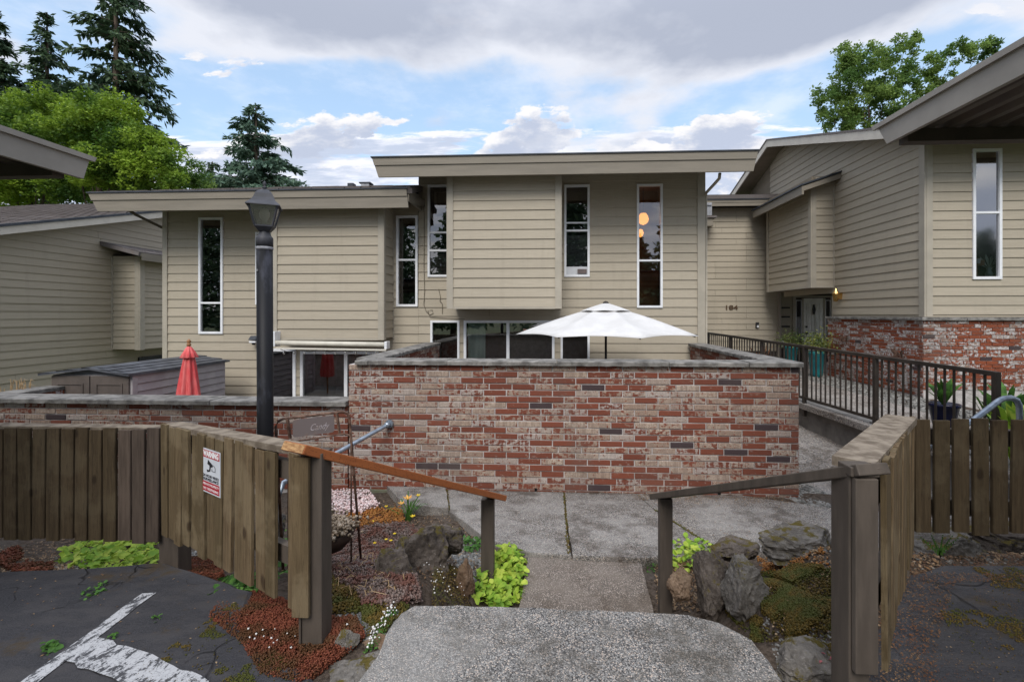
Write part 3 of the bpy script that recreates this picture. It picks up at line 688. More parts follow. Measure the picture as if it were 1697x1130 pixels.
TW = dict(L=.280, H=.0752)
WY = 5.5
capz = fz(598.5, WY)      # top of the tall wall's coping
xl = fx(577, WY); xr = fx(1325, WY)
cap_t = .052
bz1 = capz - cap_t; bz0 = fz(829, WY, 1300)
tw = thing('brick_wall', 'tall brick patio wall of red, buff and charcoal bricks around the white umbrella', 'wall', (0, WY, -2.1))
core = MB()
core.box((xl + .01, WY + .017, -2.5), (xr - .01, WY + .24, bz1 - .002))
core.build('mortar', M_MORTAR, tw)
Ff = front(WY + .036)
# D .05 bricks stand on the mortar core, their faces about 15 mm proud of the joints
def key_c(t): return abs(t[2] + 1.2) * .6 - (t[1] - t[0]) * 3
def skipb(s, z):
    return s < fx(668, WY) and z < fz(822, WY, 640)
brick_face(tw, lambda s, d, z: (s, WY + .062 - d, z), 0, xl, xr, bz1 - 21 * TW['H'], bz1, TW['L'], TW['H'], M_BRICK, key=key_c, skip=None)
def face_strip(parent, F, s0, s1, zt_, n, L, H, mat):      # far faces: bricks joined
    mb = MB()
    for r in range(n):
        zc = zt_ - (r + .5) * H; s = s0 - (L / 2 if r % 2 else 0)
        while s < s1:
            a, b = max(s, s0), min(s + L, s1)
            if b - a > .04: mb.fbox(F, a + .005, b - .005, -.01, .012 + random.uniform(0, .006), zc - H / 2 + .005, zc + H / 2 - .005)
            s += L
    tag(mb.build('bricks', mat, parent), kind='stuff')
ret = MB()
XRo = xr; XLo = xl
ret.box((XRo - .23, WY + .24, -2.5), (XRo - .012, 9.02, bz1 - .002)); ret.box((XLo + .012, WY + .24, -2.5), (XLo + .23, 9.02, bz1 - .002))
ret.build('return_walls', M_MORTAR, tw)
face_strip(tw, side_r(XRo - .231), WY + .25, 9.0, bz1, 14, TW['L'], TW['H'], M_BRICK)
face_strip(tw, side_l(XLo + .231), WY + .25, 9.0, bz1, 14, TW['L'], TW['H'], M_BRICK)
face_strip(tw, side_l(XRo - .013), WY + .02, 9.0, bz1, 20, TW['L'], TW['H'], M_BRICK)
face_strip(tw, side_r(XLo + .013), WY + .02, 9.0, bz1, 8, TW['L'], TW['H'], M_BRICK)
def coping(parent, F, s0, s1, d0, d1, z0, z1, cuts, seed=0):
    rng = random.Random(seed); e = [s0] + cuts + [s1]
    for a, b in zip(e, e[1:]):
        mb = MB(); n = max(2, int((b - a) / .07)); dz = rng.uniform(-.003, .005); dd = rng.uniform(-.006, .006)
        ring = []
        for i in range(n + 1):
            s = a + .003 + (b - a - .006) * i / n
            j = lambda q: mnoise.noise((s * 9 + seed, q, 2)) * .006 + mnoise.noise((s * 33, q, 7)) * .003
            ring.append([F(s, d0, z0), F(s, d1 + dd + j(1), z0 + j(3)), F(s, d1 + dd + j(2), z1 + dz - .010 + j(5)), F(s, d1 + dd - .012 + j(9), z1 + dz + j(4)), F(s, d0, z1 + dz)])
        V = [p for r_ in ring for p in r_]; Fc = []
        for i in range(n):
            for k in range(5): Fc.append((i * 5 + k, i * 5 + (k + 1) % 5, (i + 1) * 5 + (k + 1) % 5, (i + 1) * 5 + k))
        Fc += [(0, 1, 2, 3, 4), tuple(n * 5 + k for k in (4, 3, 2, 1, 0))]
        mb.add(V, Fc); mb.build('coping_stone', M_COPING, parent)
cuts = [fx(p, WY) for p in (612, 742, 923, 1108, 1240)]
coping(tw, front(WY), xl + .10, xr + .03, -.29, .045, capz - cap_t, capz, cuts, 1)
coping(tw, side_r(XRo), WY + .30, 9.03, -.03, .27, capz - cap_t, capz - .002, [6.6, 7.7], 2)
coping(tw, side_l(XLo), WY + .30, 9.03, -.03, .27, capz - cap_t, capz - .002, [6.7, 7.8], 3)
wp = MB()
for p in (672, 888, 1192):     # open weep joints in the lowest courses
    x = fx(p, WY); wp.box((x - .014, WY - .012, bz0 + .02), (x + .014, WY + .03, bz0 + .085))
wp.build('weep_hole', simple('void_black', (.004, .004, .004), None, 5, 1), tw)
ft = MB(); ft.box((xl - .02, WY - .03, -2.6), (fx(672, WY), WY + .02, fz(811, WY, 640))); ft.build('footing', M_FOOTING, tw)
ft = MB(); ft.box((fx(672, WY), WY + .0, -2.6), (xr + .01, WY + .03, bz1 - 21 * TW['H'])); ft.build('footing', M_FOOTING, tw)

# low wall left of it
lw = thing('brick_wall', 'low brick garden wall left of the tall one, worn coping in front of the shed', 'wall', (-5, WY, -2.1))
lcap = fz(662, WY, 300); lb1 = lcap - .055
core = MB(); core.box((-7.7, WY + .017, -2.5), (xl - .012, WY + .24, lb1 - .002)); core.build('mortar', M_MORTAR, lw)
brick_face(lw, lambda s, d, z: (s, WY + .062 - d, z), 0, -7.55, xl - .004, lb1 - 14 * TW['H'], lb1, TW['L'], TW['H'], M_BRICK, key=lambda t: -t[2] * 1.0 + abs(t[0] + 3.6) * .3, off=.1, limit=240)
coping(lw, front(WY), -7.7, xl - .006, -.29, .05, lcap - .055, lcap, [fx(p, WY) for p in (-60, 186, 352, 470)], 5)
coping(lw, side_l(-7.62), WY + .3, 9.0, -.03, .27, lcap - .055, lcap - .002, [6.3, 7.6], 6)
core = MB(); core.box((-7.6, WY + .24, -2.5), (-7.38, 9.0, lb1 - .004)); core.build('return_wall', M_MORTAR, lw)
face_strip(lw, side_l(-7.379), WY + .25, 9.0, lb1, 12, TW['L'], TW['H'], M_BRICK2)

# ------------------------------------------------------------------ siding, windows, roofs
E = .178
def wall_panel(parent, F, s0, s1, z0, z1, holes, mat=M_DARK, name='wall_panel', top=None):
    S = sorted({s0, s1} | {h[0] for h in holes} | {h[1] for h in holes}); Z = sorted({z0, z1} | {h[2] for h in holes} | {h[3] for h in holes})
    S = [s for s in S if s0 <= s <= s1]; Z = [z for z in Z if z0 <= z <= z1]; mb = MB()
    for a, b in zip(S, S[1:]):
        for c, d in zip(Z, Z[1:]):
            if any(h[0] <= (a + b) / 2 <= h[1] and h[2] <= (c + d) / 2 <= h[3] for h in holes): continue
            mb.quad(F(a, 0, c), F(b, 0, c), F(b, 0, d), F(a, 0, d))
    return mb.build(name, mat, parent)
def siding(parent, F, s0, s1, z0, z1, holes=(), phase=0.0, lo=None, hi=None, mat=M_SIDING, joints=None, seed=0, dfront=.026):
    """lap boards, one object each; lo(z), hi(z) clip the ends under a raking roof"""
    rng = random.Random(seed)
    z = z0 + phase
    while z < z1 - .01:
        a, b = max(z, z0), min(z + E, z1)
        rows = [(a, b)]
        L0 = lo(a) if lo else s0; L1 = lo(b) if lo else s0; H0 = hi(a) if hi else s1; H1 = hi(b) if hi else s1
        L0 = max(L0, s0); L1 = max(L1, s0); H0 = min(H0, s1); H1 = min(H1, s1)
        cut = sorted([h for h in holes if h[2] < b - .004 and h[3] > a + .004])
        pieces = []; cs, ct = L0, L1
        for h in cut:
            if h[0] - cs > .02: pieces.append((cs, h[0], ct, h[0], a, b))
            if h[2] > a + .012: pieces.append((h[0], h[1], h[0], h[1], a, h[2]))
            if h[3] < b - .012: pieces.append((h[0], h[1], h[0], h[1], h[3], b))
            cs = ct = h[1]
        if H0 - cs > .02 or H1 - ct > .02: pieces.append((cs, H0, ct, H1, a, b))
        out = []
        for p in pieces:
            if joints and p[1] - p[0] > joints * 1.1:
                c = p[0] + rng.choice([.25, .33, .5, .62]) * (p[1] - p[0]); out += [(p[0], c - .003, p[2], c - .003, p[4], p[5]), (c + .003, p[1], c + .003, p[3], p[4], p[5])]
            else: out.append(p)
        for (b0, b1, t0, t1, za_, zb_) in out:
            if zb_ - za_ < .012: continue
            if min(b1 - b0, 9) < .01 and min(t1 - t0, 9) < .01: continue
            k = (zb_ - z) / E; kb = (za_ - z) / E
            db = dfront - .018 * kb; dt = dfront - .018 * k; w = rng.uniform(-.0015, .0015)
            mb = MB()
            mb.add([F(b0, 0, za_ + .001), F(b1, 0, za_ + .001), F(b1, db + w, za_ + .001), F(b0, db + w, za_ + .001), F(t0, 0, zb_ + .006), F(t1, 0, zb_ + .006), F(t1, dt + w, zb_ + .006), F(t0, dt + w, zb_ + .006)],
                   [(0, 1, 2, 3), (4, 7, 6, 5), (3, 2, 6, 7), (0, 3, 7, 4), (1, 5, 6, 2)])
            mb.build('siding_board', mat, parent)
        z += E
def trim(parent, F, s0, s1, z0, z1, d0=0.0, d1=.040, mat=M_TRIM, name='corner_board'):
    mb = MB(); mb.fbox(F, s0, s1, d0, d1, z0, z1); return mb.build(name, mat, parent)
def window(parent, F, s0, s1, z0, z1, zs=(), ss=(), fw=.045, depth=1.3, glass=M_GLASS, room=M_DARK, frame=M_WHITE, proud=.045, label=None):
    w = MB(); d0, d1 = -.03, proud
    w.fbox(F, s0, s0 + fw, d0, d1, z0, z1); w.fbox(F, s1 - fw, s1, d0, d1, z0, z1)
    w.fbox(F, s0 + fw, s1 - fw, d0, d1 - .002, z0, z0 + fw); w.fbox(F, s0 + fw, s1 - fw, d0, d1 - .002, z1 - fw, z1)
    for z in zs: w.fbox(F, s0 + fw, s1 - fw, d0, d1 - .004, z - fw * .42, z + fw * .42)
    for s in ss: w.fbox(F, s - fw * .6, s + fw * .6, d0, d1 - .006, z0 + fw, z1 - fw)
    o = w.build('window', frame, parent)
    if label: o['label'] = label
    Z = [z0 + fw] + list(zs) + [z1 - fw]; S = [s0 + fw] + list(ss) + [s1 - fw]
    for i, (a, b) in enumerate(zip(Z, Z[1:])):
        for j, (c, d) in enumerate(zip(S, S[1:])):
            p = MB(); dd = .012 - .004 * j; p.quad(F(c, dd, a), F(d, dd, a), F(d, dd, b), F(c, dd, b)); p.build('pane', glass, o)
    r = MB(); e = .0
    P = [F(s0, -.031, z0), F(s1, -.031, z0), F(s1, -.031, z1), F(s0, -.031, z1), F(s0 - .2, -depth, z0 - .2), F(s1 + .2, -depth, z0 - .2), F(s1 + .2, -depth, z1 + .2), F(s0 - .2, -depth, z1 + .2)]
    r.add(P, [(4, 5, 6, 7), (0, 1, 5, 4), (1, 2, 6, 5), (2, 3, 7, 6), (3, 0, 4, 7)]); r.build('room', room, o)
    return o
def blinds(win, F, s0, s1, z0, z1, d=-.05, pitch=.028, mat=M_BLIND):
    mb = MB(); z = z0
    while z < z1: mb.add([F(s0, d, z), F(s1, d, z), F(s1, d - .014, z + .017), F(s0, d - .014, z + .017)], [(0, 1, 2, 3)]); z += pitch
    mb.build('blind', mat, win)
def fascia(parent, F, s0, s1, z0, z1, d=.0, th=.04, cut0=0.0, cut1=0.0, name='fascia_board', mat=M_FASCIA, proud2=.018, shingle=True):
    zm = z1 - (z1 - z0) * .36
    mb = MB()   # lower board, ends cut back
    k0, k1 = cut0, cut1
    mb.hexa([F(s0 + k0, d + th, z0), F(s1 - k1, d + th, z0), F(s1 - k1, d, z0), F(s0 + k0, d, z0), F(s0 + k0 * .36, d + th, zm), F(s1 - k1 * .36, d + th, zm), F(s1 - k1 * .36, d, zm), F(s0 + k0 * .36, d, zm)])
    mb.build(name, mat, parent)
    mb = MB()
    mb.hexa([F(s0 + k0 * .36, d + th + proud2, zm - .01), F(s1 - k1 * .36, d + th + proud2, zm - .01), F(s1 - k1 * .36, d, zm + .001), F(s0 + k0 * .36, d, zm + .001), F(s0, d + th + proud2, z1), F(s1, d + th + proud2, z1), F(s1, d, z1), F(s0, d, z1)])
    mb.build(name, mat, parent)
    if shingle:
        mb = MB(); mb.fbox(F, s0 - .02, s1 + .02, d - .2, d + th + proud2 + .02, z1 + .001, z1 + .022); mb.build('drip_edge', M_FLASH, parent)
def shingle_plane(parent, P00, P10, P01, P11, rows, name='roof', label=None):
    """a roof slope as overlapping rows of shingles; P00-P10 the eave, P01-P11 the ridge"""
    P00, P10, P01, P11 = map(Vector, (P00, P10, P01, P11)); nrm = (P10 - P00).cross(P01 - P00).normalized()
    if nrm.z < 0: nrm = -nrm
    sl = MB(); sl.hexa([P00 - nrm * .10, P10 - nrm * .10, P11 - nrm * .10, P01 - nrm * .10, P00, P10, P11, P01]); o = sl.build(name, M_SHINGLE, parent)
    mb = MB()
    for r in range(rows):
        a0 = P00.lerp(P01, r / rows); a1 = P10.lerp(P11, r / rows); b0 = P00.lerp(P01, (r + 1.15) / rows if r < rows - 1 else 1); b1 = P10.lerp(P11, (r + 1.15) / rows if r < rows - 1 else 1)
        n = max(3, int((a1 - a0).length / .30)); off = .5 * (r % 2)
        for k in range(-1, n + 1):
            t0 = min(1, max(0, (k + off) / n)); t1 = min(1, max(0, (k + 1 + off) / n - .004))
            if t1 <= t0 + 1e-4: continue
            h = .014 + random.uniform(0, .008)
            p = [a0.lerp(a1, t0) + nrm * h, a0.lerp(a1, t1) + nrm * h, b0.lerp(b1, t1) + nrm * .004, b0.lerp(b1, t0) + nrm * .004]
            mb.add(p + [a0.lerp(a1, t0), a0.lerp(a1, t1)], [(0, 1, 2, 3), (4, 5, 1, 0)])
    tag(mb.build('shingles', M_SHINGLE, o), kind='stuff'); return o
SL = math.tan(R(18.4))

# ---- middle and left townhouses (front walls on one line)
HY = 9.1; BYm = 8.37; BYl = 8.58
FH = front(HY)
mid = thing('townhouse', 'tan middle townhouse with a lit lamp in its window, behind the white umbrella', 'house', (0, HY, -2.1))
xm0 = fx(694, HY); xm1 = fx(1168, HY); ztop = fz(262, HY); zbot = -1.15
def rect(a, b, c, d, Y): return (fx(a, Y), fx(b, Y), fz(d, Y, (a + b) / 2), fz(c, Y, (a + b) / 2))
wA = rect(709.5, 757, 307, 459, HY); wB = rect(935, 977, 307, 459, HY); wC = rect(1055, 1097.5, 306, 510, HY)
wD = rect(714, 762, 531, 640, HY); wE = rect(769, 919, 531, 680, HY); wF = rect(929, 977, 531, 640, HY)
mh = [wA, wB, wC, wD, wE, wF]
wall_panel(mid, FH, xm0, xm1, -2.3, ztop, mh)
siding(mid, FH, xm0, xm1 - .15, zbot, ztop, mh, phase=.035 - E, seed=1, joints=3.0)
trim(mid, FH, xm1 - .15, xm1, -2.3, ztop)
sd = MB(); sd.box((xm1 - .02, HY + .002, -2.3), (xm1, HY + 5.4, ztop)); sd.build('side_wall', M_SIDING, mid)
sd = MB(); sd.box((xm0, HY + .002, -2.3), (xm0 + .02, HY + 5.4, ztop)); sd.build('side_wall', M_SIDING, mid)
o = window(mid, FH, *wA, zs=[fz(384, HY)], fw=.042, room=M_ROOMRED); blinds(o, FH, wA[0] + .05, wA[1] - .05, wA[2] + .05, fz(418, HY))
ex = MB(); zc = fz(414, HY); ex.fbox(FH, wA[0] + .042, wA[1] - .042, -.02, .03, zc - .02, zc + .02); ex.build('sash_rail', M_WHITE, o)
o = window(mid, FH, *wB, zs=[fz(383, HY)], fw=.042); blinds(o, FH, wB[0] + .05, wB[1] - .05, wB[2] + .22, fz(390, HY), mat=simple('grey_screen', (.12, .11, .12), (.08, .08, .085), 3, .8), pitch=.02)
ex = MB(); ex.fbox(FH, wB[0] + .042, wB[1] - .042, -.02, .032, wB[2] + .042, wB[2] + .20); ex.build('vent_panel', simple('pale_grey_panel', (.55, .56, .58), (.45, .46, .48), 4, .5), o)
ex = MB(); ex.fbox(FH, wB[1] - .24, wB[1] - .06, .03, .06, wB[2] + .065, wB[2] + .15); ex.build('vent_grille', M_BLIND, o)
ex = MB(); zc = fz(370, HY); ex.fbox(FH, wB[0] + .042, wB[1] - .042, -.02, .02, zc - .015, zc + .015); ex.build('sash_rail', M_WHITE, o)
o = window(mid, FH, *wC, zs=[fz(433, HY)], fw=.042, room=simple('lamp_lit_room', (.28, .12, .05), (.16, .07, .035), 2, .9)); win_lamp = o
o = window(mid, FH, *wD, fw=.042, room=M_ROOMRED, label='narrow window left of the sliding door')
o = window(mid, FH, *wE, ss=[fx(842, HY)], fw=.05, room=M_ROOMRED, label='wide sliding glass door with pale curtain')
cu = MB(); n = 26; sA, sB = wE[0] + .06, fx(803, HY)
for i in range(n):
    a = sA + (sB - sA) * i / n; b = sA + (sB - sA) * (i + 1) / n; d0 = -.12 - .02 * (i % 2); d1 = -.12 - .02 * ((i + 1) % 2)
    cu.quad(FH(a, d0, wE[2]), FH(b, d1, wE[2]), FH(b, d1, wE[3] - .05), FH(a, d0, wE[3] - .05))
cu.build('curtain', M_CURTAIN, o)
cu = MB(); cu.fbox(FH, fx(842, HY), wE[1] - .05, -.11, -.10, wE[2], wE[3] - .05); cu.build('blind', M_DARK, o)
o = window(mid, FH, *wF, fw=.042, label='narrow window behind the umbrella canopy', room=M_ROOMRED)
# lamp inside window C
lm = thing('hanging_lamp', 'glowing orange globe lamp inside the tall right window of the middle house', 'lamp', (fx(1066, HY + .6), HY + .6, fz(365, HY + .6)))
b = MB(); b.lathe(tuple(WORLD[lm]), [(.005, .13), (.06, .12), (.10, .06), (.115, 0), (.10, -.06), (.06, -.10), (.01, -.12)], 14); b.build('shade', M_BULB, lm, smooth=True)
b = MB(); b.tube([WORLD[lm] + Vector((0, 0, .12)), WORLD[lm] + Vector((0, 0, .9))], .006, 5); b.build('cord', M_BLACK, lm)
b = MB(); b.lathe(tuple(WORLD[lm] + Vector((-.05, .05, -.28))), [(.01, .08), (.05, .06), (.07, 0), (.05, -.06), (.01, -.09)], 12); b.build('shade', M_BULB, lm, smooth=True)
# bay of the middle house
def bay(parent, x0, x1, Yb, Yw, z0, z1, tw_=.10, sides=(True, True), seed=0, phase=0.0):
    Fb = front(Yb)
    bx = MB(); bx.box((x0 + .01, Yb + .001, z0 + .03), (x1 - .01, Yw + .02, z1)); bx.build('bay_box', M_SOFFIT, parent)
    siding(parent, Fb, x0 + tw_, x1 - tw_, z0 + .04, z1, phase=phase, seed=seed)
    trim(parent, Fb, x0, x0 + tw_, z0 + .005, z1); trim(parent, Fb, x1 - tw_, x1, z0 + .005, z1)
    trim(parent, Fb, x0 + tw_, x1 - tw_, z0, z0 + .04, 0, .028, name='bottom_board')
    if sides[1]:
        Fs = side_l(x1 - .01); siding(parent, Fs, Yb + .07, Yw - .05, z0 + .04, z1, phase=phase, seed=seed + 1)
        trim(parent, Fs, Yb - .034, Yb + .07, z0 + .005, z1, 0, .03); trim(parent, Fs, Yw - .05, Yw - .022, z0 + .005, z1, 0, .03)
    if sides[0]:
        Fs = side_r(x0 + .01); siding(parent, Fs, Yb + .07, Yw - .05, z0 + .04, z1, phase=phase, seed=seed + 2)
        trim(parent, Fs, Yb - .034, Yb + .07, z0 + .005, z1, 0, .03)
bay(mid, fx(742.5, BYm), fx(929, BYm), BYm, HY, fz(512, BYm, 830), fz(282, BYm, 830), seed=3)
RYm = 8.05
z1 = fz(258, RYm, 930); z0 = fz(290, RYm, 930); x0 = fx(618.5, RYm); x1 = fx(1254, RYm)
fascia(mid, front(RYm), x0, x1, z0, z1, cut0=.11, cut1=.07)
rf = MB(); rf.hexa([(x0 + .06, RYm + .002, z1 - .14), (x1 - .04, RYm + .002, z1 - .14), (x1 - .04, RYm + 6, z1 - .14 + 6 * SL), (x0 + .06, RYm + 6, z1 - .14 + 6 * SL), (x0 + .03, RYm + .002, z1 - .01), (x1 - .02, RYm + .002, z1 - .01), (x1 - .02, RYm + 6, z1 - .01 + 6 * SL), (x0 + .03, RYm + 6, z1 - .01 + 6 * SL)])
rf.build('roof', M_SHINGLE, mid)
sf = MB(); sf.quad((x0 + .12, RYm + .002, z0 + .05), (x1 - .1, RYm + .002, z0 + .05), (x1 - .1, HY - .002, z0 + .05 + 1.05 * SL), (x0 + .12, HY - .002, z0 + .05 + 1.05 * SL)); sf.build('soffit', M_SOFFIT, mid)
# downspouts
dp = MB(); a = at(1193, 287, 8.3); dp.tube([a, at(1192, 296, 8.35), at(1184, 305, 8.6), at(1170, 320, 9.0), (xm1 + .03, HY + .03, fz(328, HY)), (xm1 + .03, HY + .03, -.62), (xm1 + .08, HY - .02, -.66), (xm1 + .16, HY - .08, -.665), (xm1 + .22, HY - .3, -.70)], .028, 8)
dp.build('downspout', M_TRIM, mid, smooth=True)
# loose cables on the wall
cb = MB(); rr = .006
cb.tube([at(703, y, HY - .035) + Vector((.01 * math.sin(y * .07), 0, 0)) for y in (332, 360, 400, 440, 480, 505)] + [at(706, 515, HY - .035), at(712, 522, HY - .035), at(718, 519, HY - .035), at(716, 513, HY - .035), at(709, 515, HY - .035), at(713, 525, HY - .035), at(735, 527, HY - .035), at(770, 529, HY - .035)], rr, 5)
cb.tube([at(727, 479, HY - .035), at(730, 492, HY - .035), at(729, 499, HY - .035), at(733, 503, HY - .035), at(733, 520, HY - .035)], rr, 5)
cb.build('cable', simple('tan_cable', (.16, .14, .10), (.12, .10, .08), 5, .7), mid)

left = thing('townhouse', 'tan left townhouse with the awning roller and red closed umbrella in front', 'house', (-5.5, HY, -2.1))
xl0 = fx(271.5, HY); xl1 = xm0 - .004; FHl = front(HY + .003); zl = fz(344, HY, 470)
wH = rect(331, 371, 361, 553, HY); wI = rect(425, 456, 385, 505, HY); wG = rect(657.5, 697.5, 358, 508, HY)
wG = (wG[0], min(wG[1], xl1 - .01), wG[2], wG[3])
wJ = rect(440, 491.5, 577, 700, HY); wK = rect(499, 628, 582, 700, HY)
lh = [wH, wI, wG, wJ, wK]
wall_panel(left, FHl, xl0, xl1, -2.3, zl + .3, lh)
siding(left, FHl, xl0 + .10, xl1, zbot - .70, zl + .1, lh, phase=.02 - E, seed=11, joints=2.2)
trim(left, FHl, xl0, xl0 + .10, -2.3, zl + .1)
sd = MB(); sd.box((xl0, HY + .006, -2.3), (xl0 + .02, HY + 5, zl)); sd.build('side_wall', M_SIDING, left)
window(left, FHl, *wH, zs=[fz(502, HY, 350)], fw=.045); window(left, FHl, *wI, zs=[fz(430, HY, 350)], fw=.04); window(left, FHl, *wG, zs=[fz(431, HY, 680)], fw=.045)
window(left, FHl, *wJ, fw=.06, label='patio window beside the sliding door'); window(left, FHl, *wK, ss=[fx(574, HY)], fw=.055, label='sliding patio door under the awning roller')
bay(left, fx(452.5, BYl), fx(636, BYl), BYl, HY, fz(563.5, BYl, 545), fz(340, BYl, 545), seed=13, sides=(True, True))
RYl = 8.25
z1 = fz(318, RYl, 420); z0 = fz(348, RYl, 420); x0 = fx(151, RYl); x1 = fx(675, RYl)
fascia(left, front(RYl), x0, x1, z0, z1, cut0=.17, cut1=-.03)
rk = MB(); a = at(675, 332, RYl); rk.hexa([(x1 - .01, RYl, z0 + .13), (x1 + .03, RYl, z0 + .12), (x1 + .03, HY, z0 + .14), (x1 - .01, HY, z0 + .14), (x1 - .01, RYl, z1 - .02), (x1 + .03, RYl, z1 - .02), (x1 + .03, HY, z1 + .1), (x1 - .01, HY, z1 + .1)]); rk.build('rake_board', M_FASCIA, left)
rk = MB(); rk.hexa([(x1 + .03, RYl + .35, z0 + .14), (xm0 + .14, HY - .06, z0 + .22), (xm0 + .14, HY - .03, z0 + .22), (x1 + .03, RYl + .4, z0 + .14), (x1 + .03, RYl + .35, z1 - .06), (xm0 + .14, HY - .06, z1 + .02), (xm0 + .14, HY - .03, z1 + .02), (x1 + .03, RYl + .4, z1 - .06)]); rk.build('gutter_end', M_FASCIA, left)
# roof: slope up and back to a ridge
ky = 2.1
shingle_plane(left, (x0, RYl - .05, z1 + .02), (x1 + .1, RYl - .05, z1 + .02), (x0 + 2.6, RYl + ky, z1 + ky * SL * .93 + .02), (xm0, RYl + ky, z1 + ky * SL * .93 + .02), 11)
zr = z1 + ky * SL * .93
rv = thing('roof_vent', 'small dark box vent on the left roof ridge, left of the wider one', 'vent', (fx(583, 10.2), 10.2, zr - .06)); b = MB(); c = WORLD[rv]; b.box((c.x - .07, c.y - .08, c.z - .03), (c.x + .07, c.y + .08, c.z + .10)); b.build('hood', M_FLASH, rv, bevel=.01); b = MB(); b.box((c.x - .10, c.y - .11, c.z - .04), (c.x + .10, c.y + .11, c.z - .028)); b.build('base', M_FLASH, rv)
rv = thing('roof_vent', 'wider flat-topped vent on the left roof ridge, nearer the middle house', 'vent', (fx(607, 10.2), 10.2, zr - .06)); b = MB(); c = WORLD[rv]; b.box((c.x - .13, c.y - .1, c.z + .085), (c.x + .13, c.y + .1, c.z + .11)); b.build('lid', M_FLASH, rv); b = MB(); b.box((c.x - .09, c.y - .08, c.z - .04), (c.x + .09, c.y + .08, c.z + .083)); b.build('body', M_ALU, rv)
sf = MB(); sf.quad((x0 + .2, RYl + .002, z0 + .05), (x1, RYl + .002, z0 + .05), (x1, HY, z0 + .05 + .85 * SL), (x0 + .2, HY, z0 + .05 + .85 * SL)); sf.build('soffit', M_SOFFIT, left)
dp = MB(); dp.tube([at(213, 348, 8.45), at(225, 356, 8.6), at(272, 379, HY + .05), (xl0 - .03, HY + .1, fz(400, HY, 272)), (xl0 - .03, HY + .1, -2.0)], .03, 8); dp.build('downspout', simple('brown_pipe', (.12, .10, .075), (.1, .08, .06), 4, .6), left, smooth=True)  # left downspout in plain dark brown
# awning roller
aw = thing('awning_roller', 'rolled-up cream awning tube with end brackets under the left bay', 'awning', tuple(at(548, 571, 8.42)))
b = MB(); b.tube([at(458, 568, 8.42), at(640, 571, 8.42)], .045, 14); b.build('roller_tube', simple('cream_canvas', (.66, .62, .53), (.56, .53, .45), 5, .6), aw, smooth=True)
b = MB(); b.beam(at(458, 577, 8.36), at(640, 580, 8.36), .03, .03); b.build('front_bar', simple('cream_paint', (.62, .58, .50), None, 5, .5), aw)
b = MB(); q = at(459, 560, 8.5); b.box((q.x - .035, q.y - .12, q.z - .16), (q.x + .03, q.y + .08, q.z + .13)); b.build('bracket', M_WHITE, aw, bevel=.008)
b = MB(); q = at(641, 571, 8.44); b.box((q.x - .025, q.y - .07, q.z - .08), (q.x + .025, q.y + .1, q.z + .06)); b.build('bracket', M_WHITE, aw, bevel=.008)
# cord of festoon bulbs under the bay
sl_ = thing('string_lights', 'dark cord of small clear bulbs looping under the left bay', 'string lights', tuple(at(560, 578, 8.8)))
b = MB(); pts = []
for i in range(41):
    t = i / 40; p = at(462 + 170 * t, 577, 8.8); p.z -= .07 * abs(math.sin(t * math.pi * 5)); pts.append(p)
b.tube(pts, .006, 5); b.build('cord', M_BLACK, sl_)
for i in range(1, 11):
    p = pts[i * 4 - 2 if i * 4 - 2 < 41 else 40]; b = MB(); b.lathe((p.x, p.y, p.z - .07), [(.004, .06), (.018, .045), (.022, .02), (.014, 0), (.003, -.006)], 8); b.build('bulb', M_SEED, sl_, smooth=True)
# security camera / flood light
sc_ = thing('security_light', 'white wall security light beside the black lamp post', 'light', tuple(at(424, 563, HY - .1)))
q = WORLD[sc_]; b = MB(); b.hexa([(q.x - .10, q.y - .1, q.z), (q.x + .06, q.y - .1, q.z), (q.x + .06, q.y + .05, q.z - .02), (q.x - .10, q.y + .05, q.z - .02), (q.x - .07, q.y - .06, q.z + .08), (q.x + .06, q.y - .06, q.z + .08), (q.x + .06, q.y + .08, q.z + .08), (q.x - .07, q.y + .08, q.z + .08)]); b.build('hood', M_FLASH, sc_)
b = MB(); b.box((q.x - .09, q.y - .09, q.z - .06), (q.x + .05, q.y + .03, q.z - .022)); b.build('lamp', M_WHITE, sc_, bevel=.01)
b = MB(); b.tube([(q.x - .03, q.y - .03, q.z - .06), (q.x - .03, q.y - .03, q.z - .10)], .03, 10); b.build('sensor', M_BLACK, sc_)

# ---- back house (184)
BK = 14.6; FB = front(BK)
bk = thing('townhouse', 'rear townhouse wall numbered 184 with the white front door, set back in shade', 'house', (4.6, BK, -1.6))
xb0 = fx(1150, BK); xb1 = fx(1312, BK); zb1 = fz(346, BK, 1230)
siding(bk, FB, xb0, xb1 - .4, fz(580, BK), zb1 + .02, phase=-.05, joints=1.2, seed=21)
wall_panel(bk, FB, xb0, xb1 - .4, -2.3, zb1 + .3, [])
fascia(bk, front(BK - .35), xb0, fx(1272, BK - .35) + .5, zb1, fz(332, BK - .35, 1230), proud2=.012)
shingle_plane(bk, (xb0, BK - .42, fz(332, BK) - .02), (xb0 + 3.4, BK - .42, fz(332, BK) - .02), (xb0, BK + 2.2, fz(332, BK) + 2.2 * SL * .82), (xb0 + 3.4, BK + 2.2, fz(332, BK) + 2.2 * SL * .82), 10)
text_mesh(bk, 'house_number', '184', .20, FB, (fx(1202, BK) + fx(1220, BK)) / 2, fz(510, BK, 1210), .034, simple('bronze_numeral', (.10, .06, .035), None, 5, .5), extrude=.01, bold=.002, width=.36)
